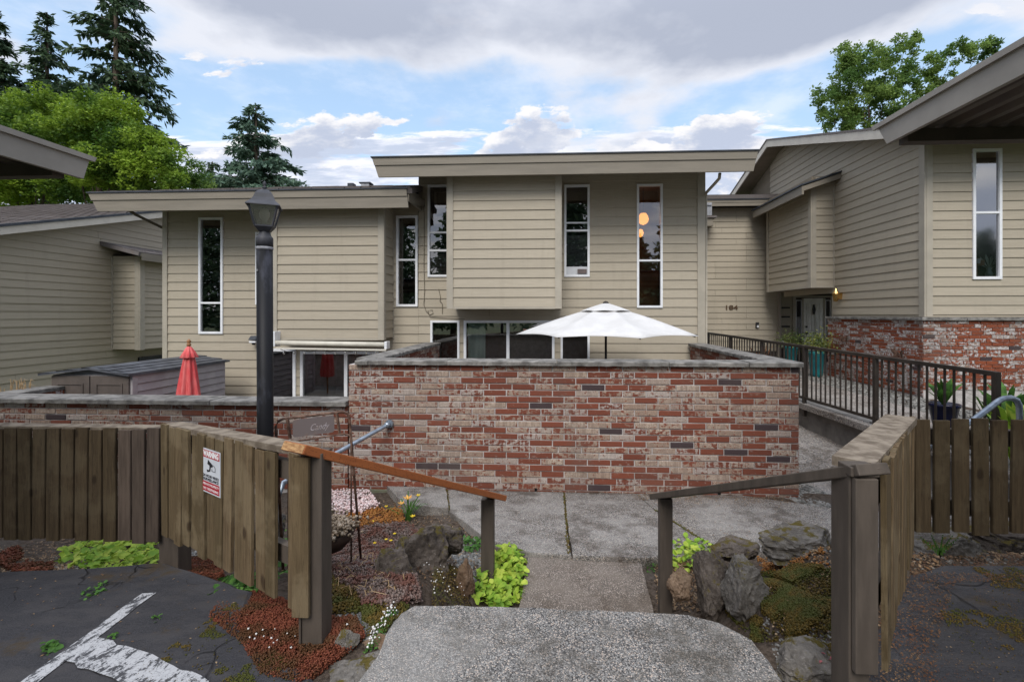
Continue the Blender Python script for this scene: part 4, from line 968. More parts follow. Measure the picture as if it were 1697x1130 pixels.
# a box bay stub at its left with a satellite bracket above
st = MB(); st.box((fx(1150, BK - .5), BK - .5, fz(377, BK - .5)), (fx(1182, BK - .5), BK, fz(364, BK - .5))); st.build('bay_eave', M_FASCIA, bk)
st = MB(); st.box((fx(1150, BK - .55), BK - .55, fz(364, BK - .5) + .002), (fx(1188, BK - .55), BK, fz(361, BK - .5))); st.build('bay_roof', M_SHINGLE, bk)
st = MB(); st.box((fx(1166, BK - .3), BK - .4, fz(361, BK - .3) + .003), (fx(1178, BK - .3), BK - .15, fz(345, BK - .3))); st.box((fx(1164, BK - .3), BK - .45, fz(345, BK - .3) + .002), (fx(1177, BK - .3), BK - .1, fz(341, BK - .3))); st.build('chimney_flue', M_ALU, bk)
dl = thing('door_chime', 'small black and white doorbell camera on the shaded wall by the number', 'doorbell', tuple(at(1255, 539, BK - .05)))
q = WORLD[dl]; b = MB(); b.box((q.x - .05, q.y - .02, q.z - .09), (q.x + .05, q.y + .02, q.z + .09)); b.build('case', M_BLACK, dl, bevel=.01); b = MB(); b.box((q.x - .02, q.y - .032, q.z - .07), (q.x + .035, q.y - .021, q.z)); b.build('button', M_WHITE, dl)
# entry recess
EY = 15.2; FE = front(EY)
wdx0, wdx1 = fx(1317, EY), fx(1377, EY); dz0, dz1 = fz(577, EY), fz(495, EY)
sl1 = (fx(1318, EY), fx(1328.5, EY), fz(560, EY), fz(498, EY)); sl2 = (fx(1367, EY), fx(1376, EY), fz(566, EY), fz(498, EY))
wall_panel(bk, FE, fx(1285, EY), fx(1400, EY), -1.62, 3.0, [sl1, sl2])
siding(bk, FE, fx(1291, EY), fx(1313, EY), -1.1, 1.0, seed=31)
trim(bk, FE, fx(1313, EY), fx(1318, EY), -1.6, fz(492, EY), name='door_trim'); trim(bk, FE, fx(1376, EY), fx(1381, EY), -1.6, fz(492, EY), name='door_trim')
trim(bk, FE, fx(1328.5, EY), fx(1331, EY), -1.6, fz(495, EY), name='door_trim'); trim(bk, FE, fx(1364.5, EY), fx(1367, EY), -1.6, fz(495, EY), name='door_trim')
trim(bk, FE, fx(1313, EY), fx(1381, EY), fz(494, EY), fz(491, EY), 0, .05, name='door_head')
window(bk, FE, *sl1, fw=.02, depth=.6, proud=.03, label='dark sidelight left of the white door'); window(bk, FE, *sl2, fw=.02, depth=.6, proud=.03, label='dark sidelight right of the white door')
da, db_ = fx(1331, EY), fx(1364.5, EY); wd = db_ - da
dr = MB(); dr.fbox(FE, da, db_, -.04, .02, -1.58, dz1); door = dr.build('door', M_WHITED, bk)
for (u0, u1, h0, h1) in ((.16, .44, .80, .93), (.56, .84, .80, .93), (.16, .44, .40, .75), (.56, .84, .40, .75), (.16, .44, .06, .34), (.56, .84, .06, .34)):
    H_ = dz1 + 1.58; a, b_ = da + wd * u0, da + wd * u1; c, d_ = -1.58 + H_ * h0, -1.58 + H_ * h1
    pn = MB(); t = .022
    for (p0, p1, q0, q1) in ((a, b_, d_ - t, d_), (a, b_, c, c + t), (a, a + t, c + t, d_ - t), (b_ - t, b_, c + t, d_ - t)): pn.fbox(FE, p0, p1, .02, .034, q0, q1)
    pn.fbox(FE, a + t * 1.8, b_ - t * 1.8, .02, .030, c + t * 1.8, d_ - t * 1.8); pn.build('door_panel', M_WHITED, door)
kn = MB(); kn.tube([FE(da + .09, .02, -.62), FE(da + .09, .08, -.62)], .035, 10); kn.build('handle', M_BLACK, door); kn = MB(); kn.tube([FE(da + .09, .02, -.42), FE(da + .09, .05, -.42)], .032, 10); kn.build('lock', M_BLACK, door)
kk = MB(); cxm = (da + db_) / 2; kk.hexa([FE(cxm - .02, .06, -.02), FE(cxm + .02, .06, -.02), FE(cxm + .02, .02, -.02), FE(cxm - .02, .02, -.02), FE(cxm - .05, .06, .14), FE(cxm + .05, .06, .14), FE(cxm + .05, .02, .14), FE(cxm - .05, .02, .14)]); kk.hexa([FE(cxm - .05, .06, .14), FE(cxm + .05, .06, .14), FE(cxm + .05, .02, .14), FE(cxm - .05, .02, .14), FE(cxm - .012, .05, .30), FE(cxm + .012, .05, .30), FE(cxm + .012, .02, .30), FE(cxm - .012, .02, .30)]); kk.build('knocker', M_BLACK, door)
dw = MB(); dw.tube([(fx(1291, BK) , BK - .03, fz(482, BK)), (fx(1291, BK), BK - .03, fz(548, BK)), (fx(1289, BK), BK - .06, fz(556, BK)), (fx(1287, BK), BK - .06, -1.6)], .055, 8); dw.build('downspout', simple('taupe_pipe', (.26, .22, .18), None, 4, .6), bk)
wr = thing('wall_grille', 'black wrought-iron grille of upright bars on the wall left of the front door', 'wall decoration', tuple(at(1301, 525, EY - .06)))
b = MB()
for p in (1293, 1298, 1303, 1308): b.beam(at(p, 506, EY - .06), at(p, 544, EY - .06), .045, .02)
b.build('bars', M_BLACK, wr); b = MB()
for y in (510, 525, 541): b.beam(at(1292, y, EY - .085), at(1309, y, EY - .085), .02, .05)
b.build('crossbars', M_BLACK, wr)

# ---- right building
RX = 7.0; RY = 9.01; RYB = 17.0
rb_ = thing('townhouse', 'tan right townhouse with a brick base and tall narrow window, gable towards the path', 'house', (RX, RY, -1.6))
FS = side_r(RX)
zr0 = -.06
def rake_z(y):  # underside of roof along the gable wall
    yr = 14.3; zr_ = 5.13
    return zr_ - SL * 1.0 * (yr - y) if y < yr else zr_ - SL * .95 * (y - yr)
def hi_s(z): yr = 14.3; return min(RYB, yr + (5.13 - z) / (SL * .95)) if z < 5.13 else yr
def lo_s(z): yr = 14.3; return max(RY + .1, yr - (5.13 - z) / SL) if z < 5.13 else yr
bayy0, bayy1 = 11.82, 14.20; bz_0, bz_1 = fz(477, bayy0, 1350), 3.30
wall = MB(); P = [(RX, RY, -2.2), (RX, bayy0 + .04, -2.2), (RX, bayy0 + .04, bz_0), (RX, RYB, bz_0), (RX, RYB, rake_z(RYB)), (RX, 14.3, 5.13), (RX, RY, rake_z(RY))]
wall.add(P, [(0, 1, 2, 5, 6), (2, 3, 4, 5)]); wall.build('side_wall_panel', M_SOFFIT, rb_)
siding(rb_, FS, RY + .10, EY - .0, zr0 + .0, 5.08, holes=[(bayy0 + .02, bayy1 + .1, bz_0 + .03, bz_1), (bayy0 + .04, 18, -3, bz_0 + .03)], phase=.045 - E, lo=lo_s, hi=lambda z: min(EY, hi_s(z)), seed=41)
trim(rb_, FS, RY - .034, RY + .10, zr0, rake_z(RY) - .02)
FR = front(RY); xr1 = 12.5; zR = rake_z(RY) - .05
wL = rect(1609.5, 1657.5, 247.5, 463, RY)
wall_panel(rb_, FR, RX, xr1, -2.2, zR + .2, [wL])
siding(rb_, FR, RX + .11, xr1, zr0, zR + .1, [wL], phase=.045 - E, seed=43)
trim(rb_, FR, RX, RX + .11, zr0, zR)
o = window(rb_, FR, *wL, zs=[fz(353, RY, 1630)], fw=.05, glass=M_SKYGLASS, depth=.8, label='tall narrow window with flowers on its sill')
fl = thing('vase_of_flowers', 'pale vase of dried leaves inside the right building window', 'vase', tuple(at(1639, 458, RY + .14)))
q = WORLD[fl]; b = MB(); b.lathe(tuple(q), [(.05, 0), (.06, .05), (.03, .12), (.045, .16)], 10); b.build('vase', simple('celadon_glaze', (.35, .45, .42), None, 5, .3), fl, smooth=True)
b = MB()
for k in range(6):
    an = -1.1 + k * .45; b.add([(q.x, q.y, q.z + .14), (q.x + .20 * math.sin(an) - .03, q.y, q.z + .14 + .22 * math.cos(an)), (q.x + .26 * math.sin(an), q.y + .01, q.z + .16 + .28 * math.cos(an)), (q.x + .20 * math.sin(an) + .03, q.y, q.z + .14 + .20 * math.cos(an))], [(0, 1, 2, 3)])
b.build('leaves', simple('dry_sage_leaf', (.45, .52, .42), None, 5, .8), fl)
fl = thing('wooden_figure', 'brown wooden cross-shaped ornament beside the vase in the window', 'ornament', tuple(at(1617, 458, RY + .12)))
q = WORLD[fl]; b = MB(); b.box((q.x - .05, q.y - .02, q.z), (q.x + .03, q.y + .02, q.z + .36)); b.build('post', M_WOODKNOB, fl, bevel=.01); b = MB(); b.box((q.x - .05, q.y - .045, q.z + .20), (q.x + .13, q.y - .022, q.z + .31)); b.build('crosspiece', M_WOODKNOB, fl, bevel=.008); b = MB(); b.lathe((q.x - .01, q.y - .06, q.z + .24), [(.03, 0), (.04, .09)], 8); b.build('cup', M_WHITE, fl)
# rake boards and roof, soffit
OH = .50
def rake_strip(x0, x1, za0, za1, y0, y1, name, mat):
    m_ = MB(); m_.hexa([(x0, y0, rake_z(y0) + za0), (x1, y0, rake_z(y0) + za0), (x1, y1, rake_z(y1) + za0), (x0, y1, rake_z(y1) + za0), (x0, y0, rake_z(y0) + za1), (x1, y0, rake_z(y0) + za1), (x1, y1, rake_z(y1) + za1), (x0, y1, rake_z(y1) + za1)]); return m_.build(name, mat, rb_)
for (a, b_) in ((8.3, 14.3), (14.3, 19.4)):
    rake_strip(RX - OH - .035, RX - OH, -.03, .16, a, b_, 'rake_board', M_RAKE)
    rake_strip(RX - OH, RX + .01, .03, .045, a, b_, 'soffit', M_SOFFIT)
    rake_strip(RX - OH - .05, RX + 6, .162, .21, a, b_, 'roof', M_FLASH if False else M_SHINGLE)
fascia(rb_, front(8.3), RX - OH, 13, rake_z(8.3) - .08, rake_z(8.3) + .16, shingle=False)
sf = MB(); sf.quad((RX - OH, 8.3, rake_z(8.3) + .02), (13, 8.3, rake_z(8.3) + .02), (13, RY, rake_z(RY) - .01), (RX - OH, RY, rake_z(RY) - .01)); sf.build('soffit', M_SOFFIT, rb_)
# bay on the gable side
bx = MB(); bx.box((6.45, bayy0 + .01, bz_0 + .02), (RX, bayy1 - .01, bz_1 + .15)); bx.build('bay_box', M_SOFFIT, rb_)
FBf = side_r(6.45); siding(rb_, FBf, bayy0 + .1, bayy1 - .1, bz_0 + .04, bz_1, seed=51)
trim(rb_, FBf, bayy0 - .03, bayy0 + .1, bz_0, bz_1); trim(rb_, FBf, bayy1 - .1, bayy1, bz_0, bz_1); trim(rb_, FBf, bayy0 + .1, bayy1 - .1, bz_0, bz_0 + .04, 0, .03, name='bottom_board')
FBs = front(bayy0); siding(rb_, FBs, 6.45 + .09, RX - .04, bz_0 + .04, bz_1 + .12, seed=53)
trim(rb_, FBs, 6.45, 6.54, bz_0, bz_1 + .04); trim(rb_, FBs, RX - .04, RX - .005, bz_0, bz_1 + .2); trim(rb_, FBs, 6.54, RX - .04, bz_0, bz_0 + .04, 0, .03, name='bottom_board')
e = MB(); e.box((6.05, bayy0 - .30, 2.93), (6.10, bayy1 + .12, 3.14)); e.build('bay_fascia', M_FASCIA, rb_)
e = MB(); e.hexa([(6.10, bayy0 - .30, 3.02), (RX, bayy0 - .30, 3.32), (RX, bayy0 - .26, 3.32), (6.10, bayy0 - .26, 3.02), (6.10, bayy0 - .30, 3.14), (RX, bayy0 - .30, 3.45), (RX, bayy0 - .26, 3.45), (6.10, bayy0 - .26, 3.14)]); e.build('bay_rake_board', M_FASCIA, rb_)
e = MB(); e.hexa([(6.02, bayy0 - .33, 3.142), (RX, bayy0 - .33, 3.46), (RX, bayy1 + .15, 3.46), (6.02, bayy1 + .15, 3.142), (6.02, bayy0 - .33, 3.18), (RX, bayy0 - .33, 3.50), (RX, bayy1 + .15, 3.50), (6.02, bayy1 + .15, 3.18)]); e.build('bay_roof', M_FLASH, rb_)
e = MB(); e.quad((6.1, bayy0 - .26, 3.04), (RX, bayy0 - .26, 3.3), (RX, bayy1, 3.3), (6.1, bayy1, 3.04)); e.build('bay_soffit', M_SOFFIT, rb_)
# brick base
BX = 6.86; cpz = fz(526, 8.9, 1600)
core = MB(); core.box((BX + .010, 8.90, -2.2), (RX + .02, bayy0 + .03, cpz - .055)); core.box((BX + .012, 8.884, -2.2), (xr1, 9.03, cpz - .055)); core.build('mortar', M_MORTAR, rb_)
F1 = lambda s, d, z: (BX + .055 - d, s, z)
brick_face(rb_, F1, -math.pi / 2, 8.88, bayy0 + .05, cpz - .055 - 21 * .068, cpz - .055, .203, .068, M_BRICK2, key=lambda t: t[0], limit=215, joint=.010)
F2 = lambda s, d, z: (s, 8.925 - d, z)
brick_face(rb_, F2, 0, BX, 9.9, cpz - .055 - 19 * .068, cpz - .055, .203, .068, M_BRICK2, key=lambda t: t[0], limit=85, joint=.010)
face_strip(rb_, front(8.884), 9.9, xr1, cpz - .055, 19, .203, .068, M_BRICK2)
coping(rb_, side_r(BX), 8.90, bayy0 + .07, -.14, .05, cpz - .055, cpz, [9.7, 10.8], 8)
coping(rb_, front(8.87), BX - .05, xr1, -.14, .045, cpz - .055, cpz + .001, [7.6, 8.7, 9.7, 10.9], 9)
pc = MB(); pc.box((RX + .002, bayy0 + .04, bz_0 - .02), (9.9, 15.19, bz_0 + .02)); pc.build('porch_ceiling', M_SOFFIT, rb_)
pc = MB(); pc.box((RX + .002, bayy0 + .04, -2.2), (8.4, bayy0 + .1, bz_0 - .021)); pc.build('porch_wall', M_SIDING, rb_)
# ornaments on the brick, brass lantern
def butterfly(p, label):
    t = thing('metal_butterfly', label, 'wall decoration', tuple(p), group='metal butterflies on the brick base')
    b = MB(); b.tube([p + Vector((-.03, -.05, -.03)), p + Vector((-.03, .05, .04))], .008, 6); b.build('body', M_RUST, t)
    for s_ in (-1, 1):
        b = MB(); q = p + Vector((-.03, 0, 0)); b.add([q, q + Vector((-.03, s_ * .10, .09)), q + Vector((-.05, s_ * .17, .05)), q + Vector((-.03, s_ * .12, -.01)), q + Vector((-.03, s_ * .13, -.07)), q + Vector((-.01, s_ * .05, -.08))], [(0, 1, 2, 3), (0, 3, 4, 5)]); b.build('wing', M_RUST, t)
butterfly(atX(1403, 561, BX), 'rusty metal butterfly on the brick base nearer the front door')
butterfly(atX(1493, 586, BX), 'rusty metal butterfly on the brick base nearer the corner')
wl = thing('wall_lantern', 'small polished brass lantern on the siding beside the front door', 'wall light', tuple(atX(1385, 492, 6.85)))
q = WORLD[wl]; b = MB(); b.lathe((q.x, q.y, q.z - .12), [(.01, 0), (.05, .02), (.065, .12), (.08, .20), (.04, .27), (.01, .33)], 8); b.build('cage', M_BRASS, wl)
b = MB(); b.box((q.x + .05, q.y - .04, q.z - .06), (q.x + .15, q.y + .04, q.z + .10)); b.build('bracket', M_BRASS, wl)

# ---- far-left building
LX = -12.2
fl_ = thing('townhouse', 'far left tan townhouse seen side-on with shingled roof behind the shed', 'house', (LX, 12, -2.1))
FL = side_l(LX); LBY = 11.94
def lrz(y): return 1.72 + (y - 9.1) * .302
siding(fl_, FL, 7.6, 15.9, -1.75, 3.75, phase=.03 - E, lo=lambda z: max(7.6, 9.1 + (z - 1.72) / .302), seed=61, joints=5.0, holes=[(LBY + .02, 15.9, fz(580, LBY, 228) + .02, fz(420, LBY, 228))])
w = MB(); w.add([(LX, 7.5, -2.3), (LX, 17, -2.3), (LX, 17, lrz(17)), (LX, 7.5, lrz(7.5))], [(0, 1, 2, 3)]); w.build('side_wall_panel', M_SOFFIT, fl_)
def lstrip(x0, x1, a0, a1, y0, y1, name, mat):
    m_ = MB(); m_.hexa([(x0, y0, lrz(y0) + a0), (x1, y0, lrz(y0) + a0), (x1, y1, lrz(y1) + a0), (x0, y1, lrz(y1) + a0), (x0, y0, lrz(y0) + a1), (x1, y0, lrz(y0) + a1), (x1, y1, lrz(y1) + a1), (x0, y1, lrz(y1) + a1)]); return m_.build(name, mat, fl_)
lstrip(LX + .36, LX + .40, -.04, .13, 7.2, 18.1, 'rake_board', M_RAKE)
lstrip(LX, LX + .36, .03, .045, 7.2, 18.1, 'soffit', M_SOFFIT)
lstrip(LX + .36, LX + .43, .132, .19, 7.2, 18.1, 'drip_edge', M_FLASH)
shingle_plane(fl_, (LX - 9, 7.1, lrz(7.1) + .17), (LX + .38, 7.1, lrz(7.1) + .17), (LX - 9, 17.9, lrz(17.9) + .17), (LX + .38, 17.9, lrz(17.9) + .17), 62)
bzl0, bzl1 = fz(580, LBY, 228), fz(425, LBY, 228)
bx = MB(); bx.box((LX, LBY + .02, bzl0), (LX + .80, 15.9, bzl1)); bx.build('bay_box', M_SOFFIT, fl_)
Fb1 = front(LBY); siding(fl_, Fb1, LX + .05, LX + .69, bzl0 + .02, bzl1, seed=63); trim(fl_, Fb1, LX + .69, LX + .81, bzl0, bzl1); trim(fl_, Fb1, LX, LX + .045, bzl0, bzl1)
Fb2 = side_l(LX + .80); siding(fl_, Fb2, LBY + .12, 15.9, bzl0 + .02, bzl1, seed=65); trim(fl_, Fb2, LBY - .03, LBY + .12, bzl0, bzl1)
e = MB(); e.box((LX + 1.12, LBY - .28, bzl1 - .14), (LX + 1.124, 15.9, bzl1 + .06)); e.build('bay_fascia', M_FASCIA, fl_)
e = MB(); e.hexa([(LX - .02, LBY - .30, bzl1 + .24), (LX + 1.12, LBY - .30, bzl1 - .04), (LX + 1.12, LBY - .26, bzl1 - .04), (LX - .02, LBY - .26, bzl1 + .24), (LX - .02, LBY - .30, bzl1 + .33), (LX + 1.12, LBY - .30, bzl1 + .06), (LX + 1.12, LBY - .26, bzl1 + .06), (LX - .02, LBY - .26, bzl1 + .33)]); e.build('bay_rake_board', M_FASCIA, fl_)
shingle_plane(fl_, (LX + 1.126, LBY - .36, bzl1 + .07), (LX + 1.126, 15.9, bzl1 + .07), (LX - .02, LBY - .36, bzl1 + .37), (LX - .02, 15.9, bzl1 + .37), 5, name='bay_roof')
e = MB(); e.box((LX + .01, 12.7, fz(612, 12.7, 230)), (LX + .06, 14.8, fz(592, 12.7, 230))); e.build('crawlspace_vent', M_BLACK, fl_)

# ------------------------------------------------------------------ carport roofs over the parking either side
def carport(xe, zt_, zb_, yend, sgn, label, cutend):
    t = thing('carport', label, 'carport', (xe + sgn * 3, 0, -1.4))
    xo = xe + sgn * 5.8
    F_ = (lambda s, d, z: (xe - sgn * d, s, z))
    mb = MB(); mb.hexa([F_(-3, .03, zb_), F_(yend - cutend, .03, zb_), F_(yend - cutend, 0, zb_), F_(-3, 0, zb_), F_(-3, .03, zt_), F_(yend, .03, zt_), F_(yend, 0, zt_), F_(-3, 0, zt_)]); mb.build('fascia_board', M_CARPORT, t)
    mb = MB(); mb.hexa([F_(-3, .05, zt_ - .030), F_(yend + .015, .05, zt_ - .030), F_(yend + .015, .031, zt_ - .030), F_(-3, .031, zt_ - .030), F_(-3, .05, zt_ + .006), F_(yend + .03, .05, zt_ + .006), F_(yend + .03, .031, zt_ + .006), F_(-3, .031, zt_ + .006)]); mb.build('fascia_lip', M_CARPORT, t)
    # corrugated sheet running with the fascia
    mb = MB(); n = 40; zs = zb_ + .07
    prof = []
    for i in range(n):
        x = xe + sgn * (.02 + i * .145); prof += [(x, zs), (x + sgn * .05, zs), (x + sgn * .07, zs + .04), (x + sgn * .125, zs + .04)]
    for (a, b) in zip(prof, prof[1:]): mb.quad((a[0], -3, a[1]), (b[0], -3, b[1]), (b[0], yend - .05, b[1]), (a[0], yend - .05, a[1]))
    mb.build('roof_sheet', M_CARUNDER, t)
    tp = MB(); tp.box((min(xe + sgn * .01, xo), -3, zt_ - .02), (max(xe + sgn * .01, xo), yend - .02, zt_)); tp.build('roof_top', M_FLASH, t)
    for yb in (yend - .16, .2, -2.6):
        bm = MB(); x0_, x1_ = sorted((xe + sgn * .04, xo)); bm.box((x0_, yb - .04, zb_ - .02), (x1_, yb + .04, zb_ + .068)); bm.build('beam', M_BEAM, t)
    for yb in (yend - .16, -2.6):
        for q in (4.2,):
            ps = MB(); ps.box((xe + sgn * q - .05, yb - .05, -1.6), (xe + sgn * q + .05, yb + .05, zb_ - .021)); ps.build('post', M_BEAM, t)
    return t
xc = 2.4; carport(xc, 1.385, 1.215, 3.49, 1, 'right carport roof with wide tan edge board sloping up out of view', .10)
carport(-3.5, 1.17, .995, 3.23, -1, 'left carport roof corner with chipped pale edge board', .05)

# ------------------------------------------------------------------ things on the patios
# white umbrella
ux, uy = fx(1004, 7.3), 7.3; zc_ = fz(503, 7.3, 1000); zr_ = fz(553, 7.3, 1000)
um = thing('patio_umbrella', 'open white patio umbrella with a vented top above the tall brick wall', 'umbrella', (ux, uy, -2.02))
RAD = 1.44; nseg = 8
def canopy(r0, r1, z0_, z1_, bulge, name, mat, ph=R(12), scal=.035):
    mb = MB(); nr, na = 8, 8; V = []; Fc = []
    for i in range(nr + 1):
        t = i / nr
        for s_ in range(nseg):
            for k in range(na):
                a = 2 * math.pi * (s_ + k / na) / nseg + ph; f = k / na
                cosf = math.cos(math.pi / nseg) / math.cos((f - .5) * 2 * math.pi / nseg)
                cc = 1 - (1 - cosf) * 1.7
                r = (r0 + (r1 - r0) * t) * cc
                z = z1_ + (z0_ - z1_) * t + bulge * math.sin(math.pi * t) + t ** 3 * scal * math.sin(math.pi * f) * 0.6 - .035 * math.sin(math.pi * f) * math.sin(math.pi * t) * (r1 > .5)
                V.append((ux + r * math.cos(a), uy + r * math.sin(a), z))
    n = nseg * na
    for i in range(nr):
        for k in range(n): Fc.append((i * n + k, i * n + (k + 1) % n, (i + 1) * n + (k + 1) % n, (i + 1) * n + k))
    mb.add(V, Fc); o = mb.build(name, mat, um, smooth=True); s_ = o.modifiers.new('s', 'SOLIDIFY'); s_.thickness = .004; return o
canopy(.20, RAD, zr_, zc_ - .075, .018, 'canopy', M_UMBR)
canopy(.02, .42, zc_ - .125, zc_ + .005, .005, 'vent_cap', M_UMBR, scal=.02)
b = MB(); b.tube([(ux, uy, -2.0), (ux, uy, zc_ + .01)], .019, 10); b.build('pole', M_BLACK, um, smooth=True)
b = MB(); b.lathe((ux, uy, zc_), [(.045, 0), (.05, .015), (.03, .03), (.008, .04)], 10); b.build('finial', M_RAILING, um)
for k in range(8):
    a = 2 * math.pi * k / 8 + R(12); b = MB(); b.tube([(ux + .03 * math.cos(a), uy + .03 * math.sin(a), zc_ - .09), (ux + RAD * .5 * math.cos(a), uy + RAD * .5 * math.sin(a), (zr_ + zc_) / 2 + .0), (ux + RAD * .97 * math.cos(a), uy + RAD * .97 * math.sin(a), zr_ - .01)], .008, 5); b.build('rib', M_BLACK, um)
b = MB(); b.lathe((ux, uy, -2.02), [(.26, 0), (.26, .04), (.06, .09), (.03, .25)], 16); b.build('base', M_RAILING, um)
# red closed umbrella
vx, vy = fx(313, 6.9), 6.9
ru = thing('patio_umbrella', 'closed red patio umbrella standing in front of the shed', 'umbrella', (vx, vy, -2.02))
zt0 = fz(571, 6.9, 313); pitch = 6.9 / 755
def pleat(prof, name, n=64, amp=.22, lob=8, ph=0, mat=M_RED):
    V = []; Fc = []
    for (r, z) in prof:
        for k in range(n):
            a = 2 * math.pi * k / n; m_ = 1 + amp * math.cos(lob * a + ph) * min(1, r * 9) + .06 * math.sin(3 * a + z * 5)
            V.append((vx + .74 * r * m_ * math.cos(a), vy + .74 * r * m_ * math.sin(a), zt0 + z))
    for i in range(len(prof) - 1):
        for k in range(n): Fc.append((i * n + k, i * n + (k + 1) % n, (i + 1) * n + (k + 1) % n, (i + 1) * n + k))
    mb = MB(); mb.add(V, Fc); return mb.build(name, mat, ru, smooth=True)
pleat([(.03, -.03), (.06, -.10), (.085, -.20), (.11, -.34), (.135, -.50), (.165, -.70), (.19, -.90), (.20, -1.05), (.17, -1.10)], 'canopy')
pleat([(.02, -.02), (.055, -.05), (.105, -.13), (.145, -.20), (.140, -.205)], 'vent_flap', amp=.16, ph=1)
b = MB(); b.lathe((vx, vy, zt0 - .02), [(.03, 0), (.03, .03), (.018, .04), (.028, .06), (.03, .075), (.012, .10), (.004, .11)], 10); b.build('finial', M_WOODKNOB, ru, smooth=True)
b = MB(); b.tube([(vx, vy, -2.02), (vx, vy, zt0)], .02, 8); b.build('pole', M_WOODKNOB, ru)
# storage shed
sh = thing('storage_shed', 'grey-brown plastic storage shed with shingle-look roof behind the low wall', 'shed', (-6.6, 7.3, -2.02))
sx1 = fx(217, 6.5); sx0 = fx(88, 6.5); sy0, sy1 = 6.5, fz(1, 1) and 8.45; ze = fz(622, 6.5, 217); zp_ = fz(612, 6.5, 140)
b = MB(); b.box((sx0, sy0, -2.02), (sx1, sy1, ze)); b.build('body', M_SHED, sh)
wdt = (sx1 - sx0) / 2 - .02
for i in range(2):
    a = sx0 + .01 + i * (wdt + .02); b = MB(); b.box((a, sy0 - .03, -1.98), (a + wdt, sy0 - .001, ze - .01)); d_ = b.build('door', M_SHEDDOOR, sh)
    b = MB(); q0, q1 = a + .09, a + wdt - .09; z_1 = ze - .12
    for (p0, p1, r0, r1) in ((q0, q1, z_1 - .02, z_1), (q0, q0 + .02, -1.5, z_1 - .02), (q1 - .02, q1, -1.5, z_1 - .02)): b.box((p0, sy0 - .042, r0), (p1, sy0 - .031, r1))
    b.build('door_panel', M_SHEDDOOR, d_)
z = ze - .03; Fsd = side_l(sx1)
while z > -1.9:
    b = MB(); zc2 = z - .115
    b.add([Fsd(sy0 + .09, 0, zc2), Fsd(sy1 - .03, 0, zc2), Fsd(sy1 - .03, .022, zc2 + .012), Fsd(sy0 + .09, .022, zc2 + .012), Fsd(sy0 + .09, .006, z), Fsd(sy1 - .03, .006, z), Fsd(sy1 - .03, 0, z), Fsd(sy0 + .09, 0, z)], [(0, 1, 2, 3), (3, 2, 5, 4), (4, 5, 6, 7), (0, 3, 4, 7), (1, 6, 5, 2)])
    b.build('side_panel', M_SHED, sh); z -= .122
b = MB(); b.box((sx1, sy0, -2.0), (sx1 + .025, sy0 + .085, ze)); b.build('corner_post', M_SHED, sh)
mxs = (sx0 + sx1) / 2 + .05
# gabled lid: two slopes with stepped shingle rows
for sgn, xe_ in ((-1, sx0 - .14), (1, sx1 + .05)):
    b = MB(); zz0 = ze + .0; zz1 = zp_ + .035
    b.hexa([(xe_, sy0 - .09, zz0 - .005), (mxs, sy0 - .09, zz1 - .03), (mxs, sy1 + .06, zz1 - .03), (xe_, sy1 + .06, zz0 - .005), (xe_, sy0 - .09, zz0 + .02), (mxs, sy0 - .09, zz1), (mxs, sy1 + .06, zz1), (xe_, sy1 + .06, zz0 + .02)]); lid = b.build('lid', M_SHEDROOF, sh)
    for r in range(4):
        for c in range(7):
            t0, t1 = r / 4, (r + 1) / 4 + .03; y0 = sy0 - .09 + (c + .5 * (r % 2) - .25) * .30; y1 = y0 + .29; y0 = max(y0, sy0 - .09); y1 = min(y1, sy1 + .06)
            if y1 - y0 < .03: continue
            xa, xb = xe_ + (mxs - xe_) * t0, xe_ + (mxs - xe_) * min(1, t1); za2, zb2 = zz0 + .02 + (zz1 - zz0 - .02) * t0, zz0 + .02 + (zz1 - zz0 - .02) * min(1, t1)
            b = MB(); b.add([(xa, y0, za2 + .016), (xa, y1, za2 + .016), (xb, y1, zb2 + .004), (xb, y0, zb2 + .004), (xa, y0, za2), (xa, y1, za2)], [(0, 1, 2, 3), (4, 5, 1, 0)]); b.build('shingle', M_SHEDROOF, lid)
g_ = MB(); g_.add([(sx0, sy0 - .001, ze), (sx1, sy0 - .001, ze), (mxs, sy0 - .001, zp_ + .02)], [(0, 1, 2)]); g_.build('gable', M_SHEDROOF, sh)
# dry grass stalks behind the low wall
dg = thing('dry_grass', 'dry straw-coloured grass stalks above the low wall, left of the shed', 'plant', (fx(30, 6.2), 6.2, -2.02))
b = MB()
for k in range(34):
    q = Vector((fx(random.uniform(12, 45), 6.2), 6.2 + random.uniform(-.1, .1), -2.0)); zt_2 = fz(random.uniform(628, 648), 6.2, 30); dx = random.uniform(-.13, .13)
    b.tube([q, q + Vector((dx * .4, 0, (zt_2 + 2) * .7)), Vector((q.x + dx, q.y, zt_2)), Vector((q.x + dx * 1.6, q.y, zt_2 - .02))], [.004, .004, .005, .001], 3, caps=False)
b.build('stalks', L_STRAW, dg)

